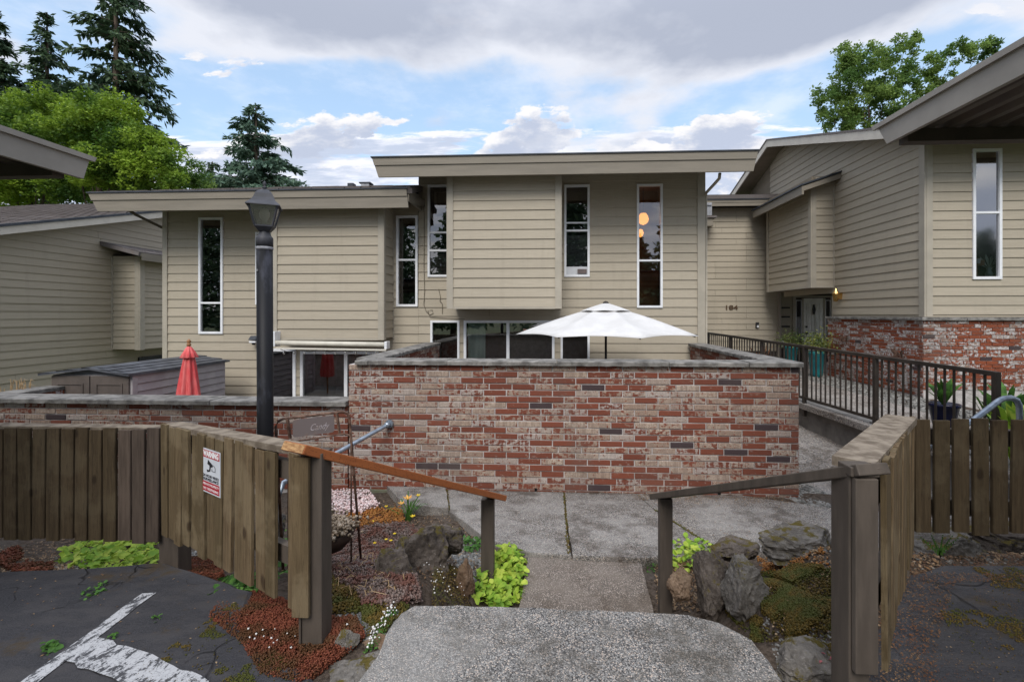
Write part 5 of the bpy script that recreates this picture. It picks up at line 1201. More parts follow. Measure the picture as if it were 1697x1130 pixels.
# ------------------------------------------------------------------ railing, retaining wall
def rl(px):   # point on the railing line at a photo column
    d = ray(px, 520); a = Vector((4.65, 5.06, 0)); b_ = Vector((4.05, 12.35, 0)); e_ = b_ - a
    t = (a.x * d.y - a.y * d.x) / (e_.y * d.x - e_.x * d.y); return t
RA, RB = Vector((4.65, 5.06, 0)), Vector((4.05, 12.35, 0)); RL = (RB - RA).length; RD = (RB - RA) / RL
def rp(t, z): p = RA + RD * (t * RL); return Vector((p.x, p.y, z))
def rzt(t): return -.635 + .125 * t
def rzb(t): return -1.49 + .02 * t
ra = thing('railing', 'dark bronze metal railing with upright bars along the sloping entry walk', 'railing', tuple(rp(.5, -1.6)))
b = MB(); b.beam(rp(-.002, rzt(0)), rp(1, rzt(1)), .05, .05); b.build('top_rail', M_RAILING, ra, bevel=.004)
b = MB(); b.beam(rp(0, rzb(0)), rp(1, rzb(1)), .035, .04); b.build('bottom_rail', M_RAILING, ra)
posts = [0.0] + [rl(p) for p in (1451, 1333, 1262, 1210)] + [1.0]
for t in posts: b = MB(); b.beam(rp(t, -1.80 if t > .01 else -1.65), rp(t, rzt(t) + .02), .055, .055, up=(0, 1, 0)); b.build('post', M_RAILING, ra, bevel=.003)
me = bpy.data.meshes.new('baluster'); b = MB(); b.box((-.0095, -.0095, -.5), (.0095, .0095, .5)); me.from_pydata(b.v, [], b.f); me.materials.append(M_RAILING)
n = int(RL / .115)
for i in range(1, n):
    t = i / n
    if min(abs(t - p) for p in posts) * RL < .04: continue
    z0_, z1_ = rzb(t) + .015, rzt(t) - .02; link_obj('baluster', me, rp(t, (z0_ + z1_) / 2), ra, rot=(0, 0, math.atan2(RD.y, RD.x)), scale=(1, 1, z1_ - z0_))
rw = thing('retaining_wall', 'stained grey concrete retaining wall under the dark railing', 'wall', tuple(rp(.5, -2)))
b = MB(); 
nn_ = Vector((RD.y, -RD.x, 0))
segs = 4
for k in range(segs):
    t0, t1 = k / segs - (.02 if k == 0 else 0), (k + 1) / segs - .002
    p = [rp(t0, -2.6) - nn_ * .0, rp(t1, -2.6), rp(t1, -2.6) + nn_ * .18, rp(t0, -2.6) + nn_ * .18, rp(t0, -1.575), rp(t1, -1.56), rp(t1, -1.56) + nn_ * .18, rp(t0, -1.575) + nn_ * .18]
    p = [q + nn_ * .06 for q in p]; b = MB(); b.hexa(p); b.build('wall_section', M_CONC, rw, bevel=.01)
# galvanised handrail at the right
gr = thing('handrail', 'bent galvanised steel handrail rising behind the right fence', 'handrail', tuple(at(1660, 660, 4.2)))
pts = [at(1500, 762, 3.75), at(1612, 697, 4.1), at(1655, 664, 4.22), at(1664, 660, 4.25), at(1676, 659, 4.28), at(1685, 663, 4.3), at(1689, 671, 4.3), at(1690, 690, 4.3)]
b = MB(); b.tube(pts + [Vector((pts[-1].x, pts[-1].y, -1.6))], .024, 12); b.build('pipe', M_GALV, gr, smooth=True)
b = MB(); q = pts[0]; b.tube([q, Vector((q.x, q.y, -1.6))], .024, 12); b.build('support', M_GALV, gr, smooth=True)
gr = thing('handrail', 'straight galvanised pipe handrail fixed to the tall brick wall by a flange', 'handrail', tuple(at(646, 702, 5.4)))
e1 = at(645, 702, WY - .02); e0 = at(555, 752, 4.7); e00 = at(470, 800, 4.1)
b = MB(); b.tube([e1, at(640, 705, WY - .05), e0, e00, Vector((e00.x - .05, e00.y - .05, -1.8))], .024, 12); b.build('pipe', M_GALV, gr, smooth=True)
b = MB(); b.tube([e1 + Vector((0, .018, 0)), e1 + Vector((0, -.012, 0))], .048, 16); b.build('flange', M_GALV, gr); b = MB(); b.tube([e1 + Vector((0, -.012, 0)), e1 + Vector((-.02, -.06, -.01))], .033, 12); b.build('elbow', M_GALV, gr, smooth=True)

# ------------------------------------------------------------------ fences
PK = {}
def picket_mesh(w, h, th=.018, mat=None):
    mat = mat or M_PICKET; k = (round(w, 3), round(h, 2), mat.name)
    if k in PK: return PK[k]
    me = bpy.data.meshes.new('picket'); b = MB(); c = .003
    b.add([(-w / 2 + c, -th / 2, -h / 2), (w / 2 - c, -th / 2, -h / 2), (w / 2, -th / 2 + c, -h / 2), (w / 2, th / 2, -h / 2), (-w / 2, th / 2, -h / 2), (-w / 2, -th / 2 + c, -h / 2),
           (-w / 2 + c, -th / 2, h / 2), (w / 2 - c, -th / 2, h / 2), (w / 2, -th / 2 + c, h / 2), (w / 2, th / 2, h / 2), (-w / 2, th / 2, h / 2), (-w / 2, -th / 2 + c, h / 2)],
          [(0, 1, 7, 6), (1, 2, 8, 7), (2, 3, 9, 8), (3, 4, 10, 9), (4, 5, 11, 10), (5, 0, 6, 11), (0, 5, 4, 3, 2, 1), (6, 7, 8, 9, 10, 11)])
    me.from_pydata(b.v, [], b.f); me.materials.append(mat); PK[k] = me; return me
def pickets(parent, A, B, zt0_, zb0_, zt1_, zb1_, pitch_, w, nrm, gapat=(), rng=random.Random(3), darks=(), jit=.012, mat=None, play=.003):
    A = Vector((*A, 0)); B = Vector((*B, 0)); L = (B - A).length; d = (B - A) / L; n = int(L / pitch_); out = []
    rot = math.atan2(d.y, d.x); face = Vector((-math.sin(rot), math.cos(rot), 0))
    flip = 0 if face.dot(Vector((nrm[0], nrm[1], 0))) < 0 else math.pi
    for i in range(n):
        if i in gapat: continue
        t = (i + .5) / n; p = A + d * (t * L); zt_1 = zt0_ + (zt1_ - zt0_) * t + rng.uniform(-jit, jit * .6); zb_1 = zb0_ + (zb1_ - zb0_) * t + rng.uniform(-jit, jit); pl_ = rng.uniform(-play, play)
        me = picket_mesh(w, round((zt_1 - zb_1) / .02) * .02, mat=mat)
        o = link_obj('picket', me, (p.x + nrm[0] * (.01 + pl_), p.y + nrm[1] * (.01 + pl_), (zt_1 + zb_1) / 2), parent, rot=(rng.uniform(-.012, .012), rng.uniform(-.010, .010), rot + flip))
        if i in darks:
            o.material_slots[0].link = 'OBJECT'; o.material_slots[0].material = M_PICKETDARK
        out.append(o)
    return out
# left: front panel, splayed panel
cY = 2.70; cl = at(268, 705, cY); clx = cl.x; zft = fz(709, cY, 130); zfb = fz(893, cY, 130)
npst = at(531, 751, 1.90)
lf = thing('picket_fence', 'left wooden picket fence turning a corner, warning sign on its angled panel', 'fence', (clx, cY, -1.5))
pickets(lf, (-6.0, cY), (clx + .005, cY), zft, zfb, zft, zfb, .0935, .081, (0, -1), darks=(39, 38, 37, 36, 35), mat=M_PICKET_D)
A = Vector((clx + .03, cY - .012)); B = Vector((at(488, 700, 1.92).x, 1.985))
zA_t, zA_b = at(272, 703, A.y).z, at(272, 880, A.y).z; zB_t, zB_b = at(488, 757, 1.96).z, at(488, 1018, 1.96).z
dAB = (B - A).normalized(); nAB = Vector((dAB.y, -dAB.x)); nAB = nAB if nAB.x < 0 or nAB.y < 0 else -nAB
L_ = (B - A).length; npk = int(L_ / .092)
pickets(lf, A, B, zA_t, zA_b, zB_t, zB_b, .092, .080, (nAB.x, nAB.y), gapat=(npk - 2,), play=.008, jit=.016)
# loose leaning picket beside the gap
for (y_, zt__, name_) in ((cY + .03, -.12, 0), (cY + .03, -.52, 0)):
    b = MB(); b.beam((-6.0, y_, zft + zt__), (clx, y_, zft + zt__), .038, .085); b.build('rail', M_BROWNPAINT, lf)
for dz in (-.10, -.50):
    b = MB(); off = -nAB * .032; b.beam((A.x + off.x, A.y + off.y, zA_t + dz), (B.x + off.x + .03, B.y + off.y, zB_t + dz), .038, .085); b.build('rail', M_BROWNPAINT, lf)
b = MB(); off = -nAB * .035; b.beam((A.x + off.x, A.y + off.y, zA_t - .012), (B.x + off.x, B.y + off.y, zB_t + .012), .09, .03); b.build('cap_board', M_CAPWOOD, lf)
b = MB(); b.beam((-6.0, cY + .045, zft - .01), (clx + .02, cY + .045, zft - .01), .085, .03); b.build('cap_board', M_CAPWOOD, lf)
b = MB(); b.box((clx - .03, cY + .012, -1.75), (clx + .095, cY + .12, zft - .03)); b.build('post', M_BROWNPAINT, lf, bevel=.004)

# near post made of two boards with a wide picket on its left
px0, px1 = at(517, 800, 1.9).x, at(533, 800, 1.9).x; pm = (px0 + px1) / 2; ptop = at(531, 752, 1.9).z; pbot = -1.62
b = MB(); b.box((px0 - .045, 1.90, pbot), (px1, 1.99, ptop)); b.build('post', M_BROWNPAINT, lf, bevel=.003)
b = MB(); a0 = at(489, 760, 1.9).x; b.box((a0, 1.872, at(500, 1022, 1.88).z), (px0 - .001, 1.892, at(500, 757, 1.88).z)); b.build('picket', M_PICKET, lf, bevel=.003)
b = MB(); b.box((a0 + .02, 1.893, pbot), (px0 - .046, 1.96, at(500, 1010, 1.9).z)); b.build('post_base', M_BROWNPAINT, lf)
# warning sign on the angled panel
sg = thing('warning_sign', 'red and white video surveillance warning sign screwed to the angled fence panel', 'sign', (0, 0, 0))
def ABat(px):
    d = ray(px, 520); e_ = B - A; t = (A.x * d.y - A.y * d.x) / (e_.y * d.x - e_.x * d.y); return t
t0, t1 = ABat(344), ABat(374); SA = A.lerp(B, t0); SB = A.lerp(B, t1); sw = (SB - SA).length
zs1 = (at(344, 739, SA.y).z + at(374, 750, SB.y).z) / 2 + .003; zs0 = (at(346, 811, SA.y).z + at(374, 821, SB.y).z) / 2
def FSg(s, d, z): p = SA + dAB * s + nAB * (.024 + d); return (p.x, p.y, z)
sg.location = FSg(sw / 2, 0, zs0); WORLD[sg] = Vector(sg.location)
M_SW = simple('sign_white', (.62, .64, .68), (.56, .58, .62), 6, .5); M_SR = simple('sign_red', (.42, .02, .03), (.36, .02, .03), 6, .5)
hh = zs1 - zs0
b = MB(); b.fbox(FSg, 0, sw, 0, .002, zs0, zs1); b.build('plate', M_SW, sg)
b = MB(); b.fbox(FSg, sw * .04, sw * .96, .0021, .0026, zs1 - hh * .20, zs1 - hh * .03); b.build('header_band', M_SR, sg)
b = MB(); b.fbox(FSg, sw * .04, sw * .96, .0021, .0026, zs0 + hh * .03, zs0 + hh * .255); b.build('footer_band', M_SR, sg)
M_INKW = simple('white_print', (.8, .8, .8), None, 5, .5); M_INK = simple('black_print', (.02, .02, .025), None, 5, .5)
def stext(body, size, zf_, mat, width, bold=.0): text_mesh(sg, 'lettering', body, size, FSg, sw / 2, zs0 + hh * zf_, .003, mat, extrude=.0003, bold=bold, width=sw * width)
stext('WARNING', hh * .17, .885, M_INKW, .84, .002); stext('24 HOUR VIDEO', hh * .085, .385, M_INK, .86, .0005); stext('SURVEILLANCE', hh * .085, .305, M_INK, .84, .0005)
stext('PRIVATE PROPERTY', hh * .075, .19, M_INKW, .86); stext('NO TRESPASSING', hh * .075, .09, M_INKW, .82)
b = MB()
def SQ(u, v): return FSg(sw * u, .0027, zs0 + hh * v)
b.quad(SQ(.34, .76), SQ(.62, .66), SQ(.56, .60), SQ(.30, .66)); b.quad(SQ(.42, .63), SQ(.50, .62), SQ(.46, .50), SQ(.40, .50)); b.quad(SQ(.26, .53), SQ(.42, .53), SQ(.42, .50), SQ(.30, .47)); b.quad(SQ(.64, .68), SQ(.74, .62), SQ(.74, .60), SQ(.64, .655)); b.quad(SQ(.72, .62), SQ(.745, .62), SQ(.745, .52), SQ(.72, .52)); b.quad(SQ(.54, .58), SQ(.57, .58), SQ(.57, .52), SQ(.54, .52)); b.quad(SQ(.54, .535), SQ(.74, .535), SQ(.74, .52), SQ(.54, .52))
b.build('camera_pictogram', M_INK, sg)

# right fence
rY = 2.56; rz_t = fz(694, rY, 1590); rz_b = fz(880, rY, 1590)
rcx = at(1500, 700, rY).x
rf_ = thing('picket_fence', 'right wooden picket fence with wide gaps beside the brown post', 'fence', (rcx, rY, -1.4))
pickets(rf_, (rcx + .03, rY), (rcx + 3.1, rY), rz_t + .004, rz_b, rz_t - .03, rz_b - .05, .0985, .079, (0, -1), mat=M_PICKET_D)
nY = 1.62; rp0 = at(1456, 780, nY); A2 = Vector((at(1461, 780, nY + .03).x, nY + .04)); B2 = Vector((rcx + .01, rY - .02))
d2 = (B2 - A2).normalized(); n2_ = Vector((d2.y, -d2.x))    # faces the car park
pickets(rf_, A2, B2, at(1461, 772, A2.y).z, at(1461, 1105, A2.y).z, rz_t + .01, at(1497, 900, B2.y).z, .088, .082, (n2_.x, n2_.y))
b = MB(); off = -n2_ * .06; b.beam((A2.x + off.x - .02, A2.y + off.y, at(1461, 776, A2.y).z), (B2.x + off.x, B2.y, rz_t - .0), .13, .035); b.build('cap_board', M_CAPWOOD, rf_)
for dz in (-.12, -.5):
    b = MB(); off = -n2_ * .035; b.beam((A2.x + off.x, A2.y + off.y, at(1461, 776, A2.y).z + dz), (B2.x + off.x, B2.y, rz_t + dz), .038, .085); b.build('rail', M_BROWNPAINT, rf_)
    b = MB(); b.beam((rcx, rY + .035, rz_t + dz + .02), (rcx + 3.1, rY + .035, rz_t + dz - .02), .038, .085); b.build('rail', M_BROWNPAINT, rf_)
b = MB(); b.box((rcx - .085, rY - .02, -1.6), (rcx + .01, rY + .08, rz_t - .02)); b.build('post', M_BROWNPAINT, rf_, bevel=.004)
q0, q1, q2 = at(1407, 800, nY).x, at(1410, 800, nY).x, at(1458, 800, nY - .03).x; zt_n = at(1415, 788, nY).z
b = MB(); b.box((q0, nY, -1.75), (q2 - .012, nY + .105, zt_n)); b.build('post', M_BROWNPAINT, rf_, bevel=.005)
b = MB(); b.box((q1, nY - .026, at(1430, 1116, nY - .02).z), (q2, nY - .002, zt_n - .002)); b.build('post_facing', M_BROWNPAINT, rf_, bevel=.004)
# handrails
def handrail(name, label, pts_, w, h, mat, post_px, post_top, post_bot, pY, endmat=None):
    t = thing('handrail', label, 'handrail', tuple(pts_[1]))
    a, b_ = map(Vector, pts_); d = (b_ - a); L = d.length; d.normalize(); r = d.cross(Vector((0, 0, 1))).normalized(); u = r.cross(d)
    mb = MB(); mb.box((-L / 2, -w / 2, -h / 2), (L / 2, w / 2, h / 2)); o = mb.build('rail', mat, t, bevel=.004, origin=(0, 0, 0))
    o.matrix_parent_inverse = Matrix.Identity(4); mid_ = (a + b_) / 2
    o.location = mid_ - WORLD[t]; o.rotation_euler = Matrix((d, -r, u)).transposed().to_euler(); WORLD[o] = mid_
    if endmat:
        e_ = MB(); e_.box((-.001, -w / 2 + .003, -h / 2 + .003), (.0015, w / 2 - .003, h / 2 - .003)); eo = e_.build('end_grain', endmat, t, origin=(0, 0, 0)); eo.location = a - d * .0015 - WORLD[t]; eo.rotation_euler = o.rotation_euler
    x0_, x1_ = at(post_px[0], post_top, pY).x, at(post_px[1], post_top, pY).x
    p_ = MB(); p_.box((x0_, pY, -2.3), (x1_, pY + .07, at(post_px[0], post_top, pY).z)); p_.build('post', M_BROWNPAINT, t, bevel=.004)
    return t
hl = handrail('handrail', 'new orange-stained timber handrail sloping down beside the steps', (at(486, 741, 1.86), at(826, 823, 3.36)), .14, .040, M_CEDAR, (797, 818), 828, 955, 3.30, M_ENDGRAIN)
hr = handrail('handrail', 'brown painted timber handrail sloping down from the right fence post', (at(1448, 777, 1.60), at(1090, 822, 3.24)), .125, .038, M_BROWNPAINT, (1094, 1115), 827, 978, 3.14)
b = MB(); b.beam((q0 - .004, nY + .02, zt_n + .017), (q2 + .010, nY + .02, zt_n + .017), .075, .034); b.build('rail_end', M_BROWNPAINT, hr, bevel=.004)

# ------------------------------------------------------------------ lamp post
LY = 2.75; lpx = (at(427, 600, LY).x + at(455, 600, LY).x) / 2; lr = (at(455, 600, LY).x - at(427, 600, LY).x) / 2
zl = lambda y: at(436, y, LY).z
lp = thing('lamp_post', 'black lamp post with four-sided lantern and chalky worn paint', 'lamp post', (lpx, LY, -1.9))
lr *= .84; lcx = at(436, 360, LY).x
def lz(y): return zl(y)
cx_ = (lpx + lcx) / 2
b = MB(); b.tube([(lpx, LY, -1.95), (cx_, LY, zl(413))], lr, 24); b.build('pole', M_POST, lp, smooth=False)
lp.children[0].data.polygons.foreach_set('use_smooth', [len(p.vertices) == 4 for p in lp.children[0].data.polygons])
b = MB(); b.lathe((cx_, LY, 0), [(lr * 1.02, zl(414.5)), (lr * 1.08, zl(413)), (lr * 1.08, zl(410)), (lr * 1.0, zl(409))], 24); b.build('worn_ring', simple('bare_metal_ring', (.33, .33, .35), (.22, .22, .24), 30, .5), lp, smooth=True)
b = MB(); b.lathe((cx_, LY, 0), [(lr * 1.05, zl(409.5)), (lr * 1.05, zl(395)), (lr * .98, zl(393.5)), (lr * .72, zl(389)), (lr * .62, zl(385)), (lr * .62, zl(382))], 24); b.build('collar', simple('dusty_black_metal', (.035, .036, .042), (.06, .06, .07), 6, .55), lp, smooth=True)
k_ = LY / 755 * .90
def sq(w_, z_, rot=R(27)): return [(cx_ + w_ * math.cos(rot + math.pi / 4 + i * math.pi / 2), LY + w_ * math.sin(rot + math.pi / 4 + i * math.pi / 2), z_) for i in range(4)]
def frust(mb, lv, caps=True):
    V = [p for (w_, z_) in lv for p in sq(w_, z_)]; Fc = []
    for i in range(len(lv) - 1):
        for k in range(4): Fc.append((i * 4 + k, i * 4 + (k + 1) % 4, (i + 1) * 4 + (k + 1) % 4, (i + 1) * 4 + k))
    if caps: Fc += [(3, 2, 1, 0), tuple((len(lv) - 1) * 4 + k for k in range(4))]
    mb.add(V, Fc)
wt, wb = 34 * k_, 21 * k_; zgt, zgb = zl(345), zl(375)
M_LM = simple('dusty_black_metal', (.035, .036, .042))
b = MB(); frust(b, [(13 * k_, zl(384)), (17 * k_, zl(381)), (wb * 1.05, zl(377)), (wb * 1.05, zl(374.5))]); b.build('lantern_base', M_LM, lp)
b = MB(); frust(b, [(40 * k_, zl(344)), (39.5 * k_, zl(342.5)), (29 * k_, zl(336)), (23.5 * k_, zl(330)), (20 * k_, zl(323)), (14 * k_, zl(318)), (6 * k_, zl(315)), (4 * k_, zl(313.5))]); b.build('lantern_roof', M_LM, lp)
b = MB(); b.lathe((cx_, LY, 0), [(4 * k_, zl(314)), (3 * k_, zl(313)), (4.2 * k_, zl(312)), (4 * k_, zl(310.5)), (1.8 * k_, zl(309.5)), (3 * k_, zl(307)), (3 * k_, zl(304.5)), (1.6 * k_, zl(301.5)), (.3 * k_, zl(300))], 14); b.build('finial', M_LM, lp, smooth=True)
tp_, bt_ = sq(wt * .97, zl(344)), sq(wb, zgb)
for i in range(4):
    b = MB(); b.beam(bt_[i], tp_[i], .010, .010); b.build('lantern_bar', M_LM, lp)
    j = (i + 1) % 4; b = MB(); b.quad(bt_[i], bt_[j], tp_[j], tp_[i]); b.build('lantern_pane', M_SEED, lp)
b = MB(); b.lathe((cx_, LY, zl(374)), [(.012, 0), (.014, .03), (.028, .055), (.03, .075), (.02, .10), (.004, .11)], 12); b.build('bulb', M_BULB2, lp, smooth=True)
b = MB(); b.tube([(cx_ - lr * .4, LY - lr * .9, zl(449)), (cx_ - lr * .42, LY - lr * 1.03, zl(449))], .007, 8); b.build('bolt', M_ALU, lp)

# ------------------------------------------------------------------ rusty display rack
rk_ = thing('display_rack', 'rusty wire display rack with a faded script name plate behind the fence', 'rack', tuple(at(530, 900, 3.0)))
c0, c1 = at(458, 700, 2.86), at(584, 685, 3.10); bt0 = at(470, 960, 2.95); bt1 = at(597, 948, 3.12)
def hoop(l, r, dz, foot0, foot1, rad=.009, drop=.05):
    l, r = Vector(l), Vector(r); ax = (r - l).normalized(); c_ = .045
    pts = [Vector(foot0), l - Vector((0, 0, c_)) , l - Vector((0, 0, c_ * .3)) + ax * c_ * .3, l + ax * c_, r - ax * c_, r - ax * c_ * .3 - Vector((0, 0, c_ * .3)), r - Vector((0, 0, c_)), Vector(foot1)]
    b = MB(); b.tube(pts, rad, 8); return b.build('hoop', M_RUST, rk_, smooth=True)
hoop(at(457, 695, 2.86), at(579, 681, 3.1), 0, bt0, at(600, 950, 3.2))
hoop(at(478, 733, 2.80), at(582, 717, 3.02), 0, at(478, 975, 2.80), at(582, 955, 3.0), .006)
b = MB(); b.beam(at(476, 692, 2.87), at(481, 727, 2.87), .010, .022, up=(0, 1, 0)); b.build('strut', M_RUST, rk_)
b = MB(); b.beam(at(558, 684, 3.05), at(563, 719, 3.05), .010, .022, up=(0, 1, 0)); b.build('strut', M_RUST, rk_)
PA, PB = at(485, 709, 2.88), at(554, 703, 3.02)
PA2 = Vector((PA.x, PA.y)); PB2 = Vector((PB.x, PB.y)); dP = (PB2 - PA2).normalized(); nP = Vector((dP.y, -dP.x)); wP = (PB2 - PA2).length; slope = (PB.z - PA.z) / wP + .04
def FP(s, d, z): p = PA2 + dP * s + nP * d; return (p.x, p.y, (PA.z + PB.z) / 2 + slope * (s - wP / 2) + z)
hP = .115; cr = .018; ring = []
for (sx_, sz_, a0_) in ((cr, -hP / 2 + cr, math.pi), (wP - cr, -hP / 2 + cr, 1.5 * math.pi), (wP - cr, hP / 2 - cr, 0), (cr, hP / 2 - cr, .5 * math.pi)):
    for k in range(5): a = a0_ + k * math.pi / 8; ring.append((sx_ + cr * math.cos(a), sz_ + cr * math.sin(a)))
b = MB(); n = len(ring); b.add([FP(s_, 0, z_) for s_, z_ in ring] + [FP(s_, .003, z_) for s_, z_ in ring], [tuple(range(n)), tuple(range(2 * n - 1, n - 1, -1))] + [(i, (i + 1) % n, n + (i + 1) % n, n + i) for i in range(n)]); b.build('name_plate', M_PLATE, rk_)
text_mesh(rk_, 'lettering', 'Candy', .06, FP, wP * .62, -.008, .004, simple('faded_lilac_paint', (.42, .38, .40), (.30, .24, .22), 40, .8), extrude=.0004, shear=.4, width=wP * .46)
for i in range(6):
    f = i / 5; b = MB(); b.tube([at(484, 905 + 48 * f, 2.82), at(584, 862 + 84 * f, 3.05)], .0045, 6); b.build('shelf_wire', M_RUST, rk_)

# ------------------------------------------------------------------ boulders
def boulder(px, py, Y, sx_, sy_, sz_, label, mat, seed, rot=0, sink=.3, sharp=.35):
    V, F = ico(4); c = at(px, py, Y); t = thing('boulder', label, 'rock', (c.x, c.y, c.z))
    rng = random.Random(seed); planes = [(Vector((rng.gauss(0, 1), rng.gauss(0, 1), rng.gauss(0, .8))).normalized(), rng.uniform(.55, .85)) for _ in range(9)]
    out = []; ca, sa = math.cos(rot), math.sin(rot)
    for v in V:
        p = v.copy()
        for n_, dd in planes:
            k = p.dot(n_) - dd
            if k > 0: p -= n_ * k * .92
        p *= 1 + sharp * .6 * mnoise.noise(v * 1.6 + Vector((seed, 0, 0))) - .16 * abs(mnoise.noise(v * 3.2 + Vector((0, seed, 0)))) + .07 * mnoise.noise(v * 7 + Vector((0, seed, 0))) + .035 * mnoise.noise(v * 16)
        x, y, z = p.x * sx_, p.y * sy_, p.z * sz_; out.append((c.x + x * ca - y * sa, c.y + x * sa + y * ca, c.z + z))
    mb = MB(); mb.add(out, F); return mb.build('stone', mat, t)
boulder(700, 930, 3.02, .20, .22, .25, 'tall split grey-brown boulder, moss-topped, among the stonecrop', M_ROCK, 3, .3)
boulder(735, 895, 3.25, .16, .15, .14, 'red-lichened boulder behind the split one, by the white pebbles', M_ROCK, 8, .9)
boulder(655, 960, 2.70, .17, .16, .19, 'low grey boulder sloping into the stonecrop beside the landing', M_ROCK, 12, .2)
boulder(772, 965, 2.95, .065, .06, .14, 'small upright brown stone beside the lime-leaved plants', M_ROCK3, 15, .2)
boulder(632, 1088, 1.98, .13, .11, .10, 'flaking brown stone at the left edge of the landing', M_ROCK3, 17, .5)
boulder(577, 1062, 1.93, .055, .05, .045, 'small rounded pale stone near the foot of the left fence post', M_ROCK2, 19, 0)
boulder(570, 1125, 1.80, .19, .13, .06, 'flat pale concrete lump in front of the rounded stone', M_ROCK2, 21, .5)
boulder(1178, 972, 2.92, .12, .16, .22, 'tall leaning dark stone right of the step', M_ROCK, 24, .1)
boulder(1130, 966, 2.95, .09, .09, .12, 'crumbly brown stone between the step and the leaning stone', M_ROCK3, 26, .4)
boulder(1236, 975, 2.72, .15, .16, .19, 'rounded grey stone under the moss, right of the leaning stone', M_ROCK2, 28, .7)
boulder(1212, 908, 3.15, .17, .13, .08, 'flat-topped dark stone behind the leaning stone', M_ROCK, 30, .2)
boulder(1330, 908, 3.10, .28, .24, .13, 'large grey lichened boulder beside the right fence post', M_ROCK2, 33, .1)
boulder(1330, 1105, 1.95, .17, .14, .08, 'rough grey stone at the right edge of the landing', M_ROCK2, 36, .5)
boulder(1570, 915, 3.0, .26, .22, .14, 'rounded grey rock seen under the right fence', M_ROCK2, 39, .2)
boulder(1665, 902, 3.2, .30, .24, .14, 'dark mossy rock under the right end of the right fence', M_ROCK, 41, .1)
boulder(455, 870, 3.0, .10, .10, .12, 'pale stone glimpsed through the gap in the angled fence', M_ROCK2, 44, .1)

# ------------------------------------------------------------------ ground cover
def pts_poly(poly, n, zf=zn, dz=0.0, dens=None):
    """random ground points inside a polygon of (x, y)"""
    P = np.array(poly); lo, hi = P.min(0), P.max(0); out = []
    while len(out) < n:
        x, y = random.uniform(lo[0], hi[0]), random.uniform(lo[1], hi[1]); ins = False
        for i in range(len(P)):
            x0_, y0_ = P[i]; x1_, y1_ = P[i - 1]
            if (y0_ > y) != (y1_ > y) and x < (x1_ - x0_) * (y - y0_) / (y1_ - y0_) + x0_: ins = not ins
        if not ins or (dens and random.random() > dens(x, y)): continue
        out.append((x, y, zf(x, y) + dz))
    return np.array(out)
def gp(*pxs):  # polygon of ground points from photo pixels, iterating onto the terrain
    out = []
    for px, py in pxs:
        z = -1.6
        for _ in range(12): p = atZ(px, py, z); z = z * .4 + zt(p.x, p.y) * .6
        out.append((p.x, p.y))
    return out
def clumpy(s=5, th=.0):
    return lambda x, y: 1.0 if mnoise.noise((x * s, y * s, 1.7)) > th else .12
def cover(name, poly, n, size, tmpl, mat, dz=.01, tilt=.7, sc=(1, 1, 1), kind='stuff', zf=zn, dens=None, hgt=0.0, label=None):
    P = pts_poly(poly, n, zf, dz, dens)
    if hgt: P[:, 2] += RNG.uniform(0, hgt, len(P))
    S = RNG.uniform(size * .6, size * 1.3, len(P)); return tag(scatter(name, P, S, tmpl, mat, None, tilt, sc), label=label, kind=kind)
cover('stonecrop', gp((262, 968), (300, 930), (362, 925), (372, 960), (330, 988), (270, 992)), 7000, .005, OCTA, L_SEDUM, .005, hgt=.035)
cover('stonecrop', gp((345, 1030), (365, 1002), (430, 985), (520, 1020), (600, 1045), (590, 1075), (500, 1140), (430, 1125), (400, 1075)), 21000, .0048, OCTA, L_SEDUM, .004, hgt=.03)
cover('stonecrop', gp((545, 1035), (590, 1030), (605, 1060), (570, 1085), (540, 1075)), 1300, .0075, OCTA, L_SEDUM, .004, hgt=.03)
cover('stonecrop', gp((-20, 925), (30, 905), (40, 918), (10, 940)), 900, .010, OCTA, L_SEDUM, .005, hgt=.04)
cover('stonecrop', gp((10, 945), (45, 928), (90, 930), (86, 950), (40, 958)), 900, .010, OCTA, L_SEDUM, .005, hgt=.035)
cover('stonecrop', gp((548, 925), (560, 880), (600, 858), (650, 862), (700, 885), (690, 930), (650, 985), (590, 985), (552, 965)), 17000, .0085, OCTA, L_SEDUM2, .01, hgt=.045)
cover('stonecrop', gp((560, 872), (600, 852), (665, 850), (672, 872), (610, 880), (575, 890)), 2400, .010, OCTA, L_SEDUM3, .03, hgt=.045)
cover('stonecrop', gp((552, 950), (590, 945), (640, 985), (640, 1020), (552, 1020)), 2200, .009, OCTA, L_MOSS, .005, hgt=.02)
cover('moss', gp((1252, 950), (1300, 940), (1385, 950), (1395, 1060), (1300, 1060), (1262, 1010)), 22000, .006, OCTA, L_MOSS, .0, dens=clumpy(6, -.05), hgt=.028)
cover('moss', [(1.0, 1.2), (1.25, 1.35), (1.4, 2.0), (1.25, 2.3), (1.02, 1.9)], 3500, .006, OCTA, L_MOSS, .0, dens=clumpy(7, .05), hgt=.015)
cover('moss', [(-1.75, 1.5), (-1.1, 1.35), (-.9, 1.7), (-1.3, 1.95), (-1.6, 2.2)], 6500, .0034, OCTA, L_MOSS, .0, zf=lambda x, y: za(x), dens=lambda x, y: 1.0 if mnoise.noise((x * 4, y * 4, 1.7)) + .5 * mnoise.noise((x * 15, y * 15, 4)) > .12 else .02, hgt=.004)
cover('moss', [(1.5, 1.6), (3.2, 1.6), (3.4, 2.9), (2.0, 2.6)], 7000, .0036, OCTA, L_MOSS, .0, zf=lambda x, y: -1.417, dens=lambda x, y: 1.0 if mnoise.noise((x * 3.2, y * 3.2, 1.7)) + .4 * mnoise.noise((x * 13, y * 13, 4)) > .2 else .02, hgt=.005)
